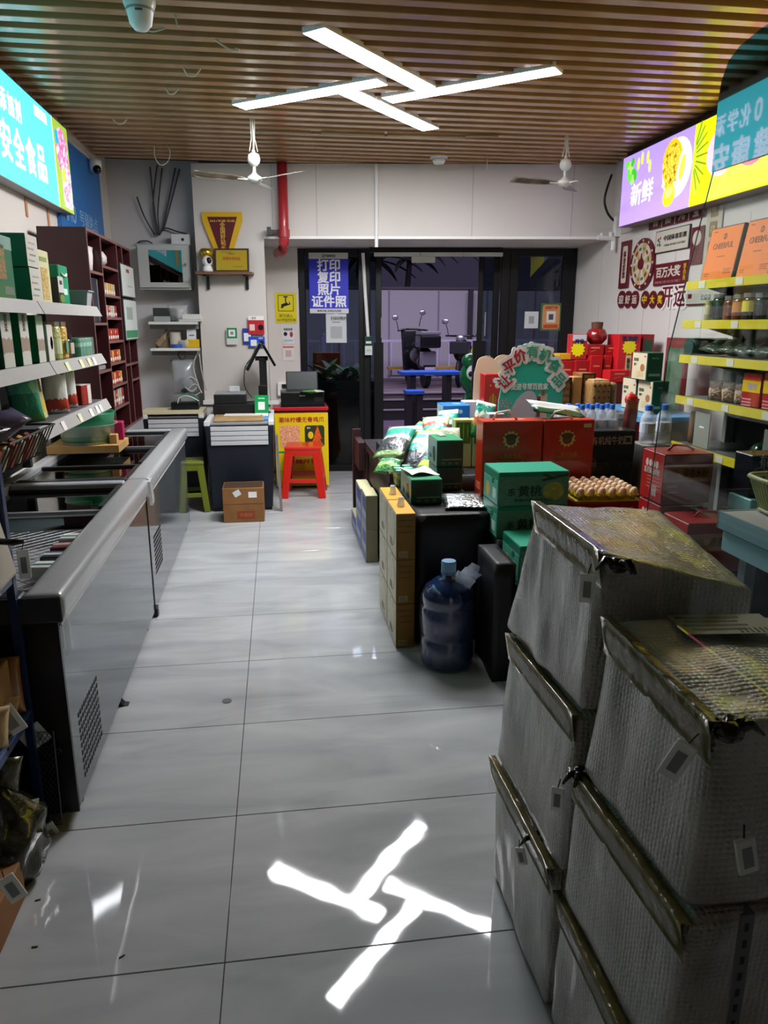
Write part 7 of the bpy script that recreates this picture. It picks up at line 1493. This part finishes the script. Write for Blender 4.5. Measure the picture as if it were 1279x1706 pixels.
wrapped('bubble-wrapped box on top of the front stack, nearest the camera', [(XA-.01, .868, .775), (1.05, .87, .775), (XA-.01, 1.275, .755), (1.05, 1.265, .765), (XA+.0, .858, 1.105), (1.05, .86, 1.10), (XA+.005, 1.232, 1.112), (1.05, 1.235, 1.10)], 6, knot=(XA+.02, .86, 1.09))
# printed labels on the front top box
o = MB().box(-.09, .09, -.045, .045, 0, .001).done('shipping_label', M('#8f8d88', .5), loc=(.80, 1.17, 1.113), rot=(0, 0, -.1)); tag(o, 'printed shipping label on the lid of the nearest bubble-wrapped box', 'label')
for k in range(4): decal(o, Matrix.Translation((-.02, .0, .001)), .0, .03-.018*k, .12-.02*(k % 2), .008, M('#2c2b2a', .5), 'print_line', t=.0006)
for k in range(6): decal(o, Matrix.Translation((.045, -.03, .001)), .01*k-.03, .0, .004, .02, M('#2c2b2a', .5), 'barcode_line', t=.0006)
# ================================================================== GLASS PANEL STANDING ON THE NEAREST BOX
gx = .695
t = thing('glass_panel', 'tall rounded glass panel with a dark mirror band on top, over the bubble-wrapped boxes', 'panel', (gx, 0, 0))
ed = [(1.20, 1.122), (1.225, 1.25), (1.30, 1.30), (1.276, 1.60), (1.216, 1.796), (1.188, 1.885)]
tp = [(1.188, 1.885), (1.19, 1.989), (1.186, 2.015), (1.172, 2.038), (1.146, 2.05), (1.10, 2.056), (.55, 2.066), (.55, 1.877)]
mt = Matrix(((0, 0, 1, 0), (1, 0, 0, 0), (0, 1, 0, 0), (0, 0, 0, 1)))
MB().prism(ed+[(.55, 1.868), (.55, 1.122)], .006, mt).done('clear_pane', Mglass('#f5f9f7', ior=1.45), t)
MB().prism(tp, .006, mt).done('mirror_band', M('#73858b', .02, metal=1), t)
ee = ed+tp[1:7]
for a, b_ in (([(gx*0+.003, y_, z_) for y_, z_ in ed[2:]], 'pane_edge'), ([(.003, y_, z_) for y_, z_ in tp[:7]], 'band_edge')): MB().tube(a, .0011, 5).done(b_, M('#56625c', .3), t)
# ================================================================== PRICE-LABEL HOLDERS
HOL, HIN = Mfilm('#eef2ee', .75, .25), M('#8a938f', .5)
def holder(label, x, y, plane, v, w_, h_, rot, wall):
    p = _hit(x, y, 'XYZ'.index(plane), v)
    t = thing('label_holder', label, 'holder', p, rot=rot, group='clear label holders')
    MB().box(-w_/2, w_/2, -.004, .004, -h_/2, h_/2).done('shell', HOL, t, bev=.0039, seg=3); MB().box(-w_*.24, w_*.24, -.0048, -.004, -h_*.30, h_*.26).done('insert', HIN, t)
    MB().tube([(0, 0, h_/2), (.004, .002, h_/2+.02)], .0015, 5).done('tie', BLACK, t)
LW_ = -.5
holder('clear label holder on the side of the top back bubble-wrapped box', 978, 980, 'X', .567, .030, .058, (0, 0, LW_), 0)
holder('clear label holder hanging tilted on the side of the nearest top bubble-wrapped box', 1128, 1266, 'X', .562, .032, .066, (0, .4, LW_), 0)
holder('clear label holder on the side of the middle bubble-wrapped boxes', 928, 1331, 'X', .557, .028, .056, (0, 0, LW_), 0)
holder('faint green label holder on the side of the bottom back bubble-wrapped box', 868, 1426, 'X', .556, .024, .048, (0, -.25, LW_), 0)
# slotted upright at the bottom right
t = thing('slotted_upright', 'grey slotted steel upright at the lower right picture corner', 'post', (.664, .832, 0)); SU = M('#6a6c6c', .4, metal=.5)
MB().box(-.011, .011, -.002, .002, 0, .80).done('front_flange', SU, t); MB().box(.009, .011, .002, .022, 0, .80).done('side_flange', SU, t)
for k in range(26): MB().box(-.0035, .0035, -.0024, -.0019, .02+.03*k, .034+.03*k).done('slot_hole', BLACK, t)
MB().box(-.02, .02, -.02, .02, 0, .006).done('foot_plate', SU, t)
holder('clear label holder fixed to the slotted steel upright', 1243, 1425, 'Y', .831, .032, .062, (0, -.25, 0), 0)
# ================================================================== LEFT FOREGROUND RACK
t = thing('storage_rack', 'blue steel storage rack at the left picture edge', 'rack', (0, 0, 0)); BLU = M('#17305e', .4, coat=.3); BLK = M('#101215', .5)
PXr, PYr = -.835, 2.285
for x, yy in ((PXr, PYr), (PXr, 1.2), (-1.45, PYr), (-1.45, 1.2)): MB().box(x-.012, x+.012, yy-.012, yy+.012, 0, 1.36).done('post', BLU, t)
for z in (.46, .925):
    MB().box(-1.45, PXr-.012, 1.2, PYr-.015, z-.03, z-.018).done('shelf_plate', BLK, t); MB().box(PXr-.012, PXr+.010, 1.2, PYr+.012, z-.045, z).done('shelf_beam', BLU, t)
    MB().box(PXr-.004, PXr+.012, 1.2, PYr, z-.018, z-.012).done('beam_lip', M('#3f66b0', .4), t)
# weighing scale / label printer on the upper shelf
t = thing('weighing_scale', 'cream weighing scale with a green display on the upper shelf of the blue rack', 'scale', (-.885, 2.175, .9075), rz=.05)
CRS = M('#b9b3a6', .45); MB().hexa([(-.10, -.09, .0), (.085, -.09, .0), (-.10, .10, .0), (.085, .10, .0), (-.08, -.07, .20), (.055, -.07, .20), (-.08, .085, .20), (.055, .085, .20)]).done('body', CRS, t, bev=.02, seg=3, smooth=True)
MB().box(-.05, .03, -.0855, -.075, .09, .18).done('display', M('#26402a', .25), t, rot=(0, 0, 0)); MB().tube([(.06, .02, .13), (.10, .02, .125), (.13, .03, .125)], .010, 8).done('knob_arm', BLACK, t, smooth=True)
holder('clear label holder standing on the freezer corner beside the cream scale', 40, 940, 'Y', 2.34, .036, .095, (0, 0, .2), 0)
# parcels on the lower shelf
PC1, PC2 = M('#a9804e', .7, var=(6, '#9a7242')), M('#8a5a2a', .35, coat=.6, var=(12, '#a87238'))
carton('parcel_box', 'tan cardboard parcel standing on the lower shelf of the blue rack', 'box', (-.975, 2.13, .443), (.26, .16, .22), PC1)
pouch('parcel_bag', 'shiny brown taped parcel behind the tan one on the blue rack', 'bag', (-.885, 2.245, .443), .12, .21, .06, PC2, rot=(.02, 0, .1), seed=101)
pouch('parcel_bag', 'crumpled cream paper parcel at the front of the blue rack shelf', 'bag', (-.89, 2.03, .443), .16, .155, .10, M('#b09468', .6, bump=(14, .9)), rot=(.15, .1, .5), seed=102)
pouch('parcel_bag', 'tan paper parcel leaning out over the blue shelf beam', 'bag', (-.875, 2.135, .443), .10, .125, .05, M('#a07a48', .6, bump=(14, .7)), rot=(.1, .25, .8), seed=103)
for k, (x, y, lab, w_, h_, ro) in enumerate(((61, 1117, 'clear square label holder hanging over the parcels on the blue rack', .078, .09, (0, .1, .35)), (16, 1200, 'clear label holder hanging at the tan paper parcel', .06, .10, (0, -.4, .35)), (57, 1227, 'clear label holder hanging below the blue shelf beam', .075, .08, (0, -.5, .35)), (86, 1392, 'clear label holder on the dark plastic bag by the freezer', .05, .10, (0, -.35, .5)), (20, 1480, 'clear label holder over the carton at the lower left edge', .045, .085, (0, -.35, .35)))):
    holder(lab, x, y, 'X', -.828 if k < 3 else (-.80 if k == 3 else -.745), w_, h_, ro, 0)
# wire grille leaning at the freezer end
t = thing('wire_grille', 'black wire mesh grille leaning at the end of the near freezer', 'grille', (-.83, 2.292, .0)); WG_ = M('#5a5c5e', .4, metal=.5)
MB().tube([(-.09, 0, .01), (.055, 0, .01), (.062, 0, .36), (-.09, 0, .36), (-.09, 0, .01)], .003, 6).done('frame_wire', WG_, t)
b = MB()
for k in range(-14, 8):
    for s in (1, -1):
        x0, z0 = -.09, .01+.025*k if s > 0 else .36-.025*k
        z1 = z0+s*.145*1.6; xa, za, xb, zb_ = x0, z0, .055, z1
        lo, hi = .01, .36
        if max(za, zb_) < lo or min(za, zb_) > hi: continue
        def clip(xa, za, xb, zb_):
            for lim, sg in ((lo, 1), (hi, -1)):
                if (za-lim)*sg < 0: tt = (lim-za)/(zb_-za); xa, za = xa+(xb-xa)*tt, lim
                if (zb_-lim)*sg < 0: tt = (lim-za)/(zb_-za); xb, zb_ = xa+(xb-xa)*tt, lim
            return xa, za, xb, zb_
        xa, za, xb, zb_ = clip(xa, za, xb, zb_); b.tube([(xa, 0, za), (xb, 0, zb_)], .0011, 4, False)
o = b.done('wire_mesh', M('#2c2e30', .5), t); o['kind'] = 'stuff'
for z in (.05, .29): MB().tube([(.06, 0, z), (.075, 0, z+.005), (.08, 0, z-.006), (.068, 0, z-.012)], .0025, 5).done('hook', WG_, t)
# dark plastic bag and carton on the floor
def bagmesh(seed):
    b = MB()
    def f(u, v):
        a = 2*PI*u; r = (.10+.03*math.sin(PI*min(v*1.3, 1)))*(1 if v < .62 else max(.16, 1-(v-.62)*2.0)); n = noise.noise(Vector((math.cos(a)*2.2, math.sin(a)*2.2, v*4+seed)))
        r *= 1+.35*n*(v > .02); return Vector((r*math.cos(a)*1.0, r*math.sin(a)*1.15, .30*v+(.02*n if v > .05 else 0)))
    b.grid(f, 36, 20); bmesh.ops.remove_doubles(b.bm, verts=b.bm.verts[:], dist=.0005); return b
t = thing('rubbish_bag', 'dark olive plastic bag knotted at the top on the floor by the blue rack', 'bag', (-.885, 2.09, .001)); bagmesh(3).done('bag_body', M('#2a2a20', .22, coat=.6, bump=(18, .6)), t, smooth=True)
link('bag_knot', pouch_mesh(.07, .13, .05, M('#55553a', .25, coat=.5, bump=(30, .5)), seed=111), t, (.02, .02, .26), (.1, .2, .4)); link('bag_flap', pouch_mesh(.16, .10, .03, M('#6a6a4a', .25, coat=.5, bump=(20, .6)), seed=112), t, (.06, -.06, .16), (-.6, .2, .6))
o = carton('cardboard_box', 'brown carton on the floor at the lower left picture edge', 'box', (-.935, 1.78, .001), (.28, .40, .13), CARD)
carton('black_crate', 'black crate under the lower shelf of the blue rack', 'crate', (-1.25, 1.9, .001), (.34, .6, .36), M('#0c0d0f', .6))

# ================================================================== SMALL THINGS ON THE FLOOR
p = PZ(378, 1168, 0); o = MB().lathe([(0, 0), (.022, 0), (.022, .002), (0, .0025)], 18).done('floor_coin', M('#5a5c5e', .4, metal=.4), loc=(p.x, p.y, .0005)); tag(o, 'small round grey disc lying on the aisle tiles', 'disc')
p = PZ(212, 1173, 0); o = MB().hexa([(-.02, -.02, 0), (.02, -.02, 0), (-.02, .02, 0), (.02, .02, 0), (-.02, -.02, .03), (.0, -.02, .004), (-.02, .02, .03), (.0, .02, .004)]).done('rubber_wedge', BLACK, loc=(p.x-.012, p.y, .0005)); tag(o, 'small black rubber wedge at the foot of the near freezer', 'wedge')
p = PZ(264, 1026, 0); t = thing('freezer_castor', 'black castor with a grey bracket where the two freezers meet', 'castor', (p.x-.01, p.y, 0)); MB().lathe([(0, -.012), (.024, -.012), (.026, 0), (.024, .012), (0, .012)], 14).done('wheel', BLACK, t, loc=(0, 0, .027), rot=(0, PI/2, 0)); MB().box(-.008, .016, -.012, .012, .04, .075).done('bracket', M('#a9adb0', .35, metal=.5), t)
for k, (x, y) in enumerate(((58, 1578), (63, 1500), (203, 1594))):
    p = PZ(x, y, 0); o = MB().box(-.008, .008, -.002, .002, 0, .002).done('floor_scrap', M('#2c2a28', .7), loc=(p.x, p.y, .0005), rot=(0, 0, .3*k)); tag(o, 'tiny dark scrap on the near tiles, '+('longest one at the left', 'small one below the dark bag', 'one under the bright streak')[k], 'scrap')
o = MB().grid(lambda u, v: Vector((.012*math.sin(PI*u), .05*(u-.5), .12*(v-.5)+.02*math.sin(3*u))), 8, 6).done('tape_strip', Mfilm('#dfe6e6', .4), loc=(-.712, 2.36, .66), smooth=True); tag(o, 'curl of clear tape on the front of the near freezer by its corner', 'tape')
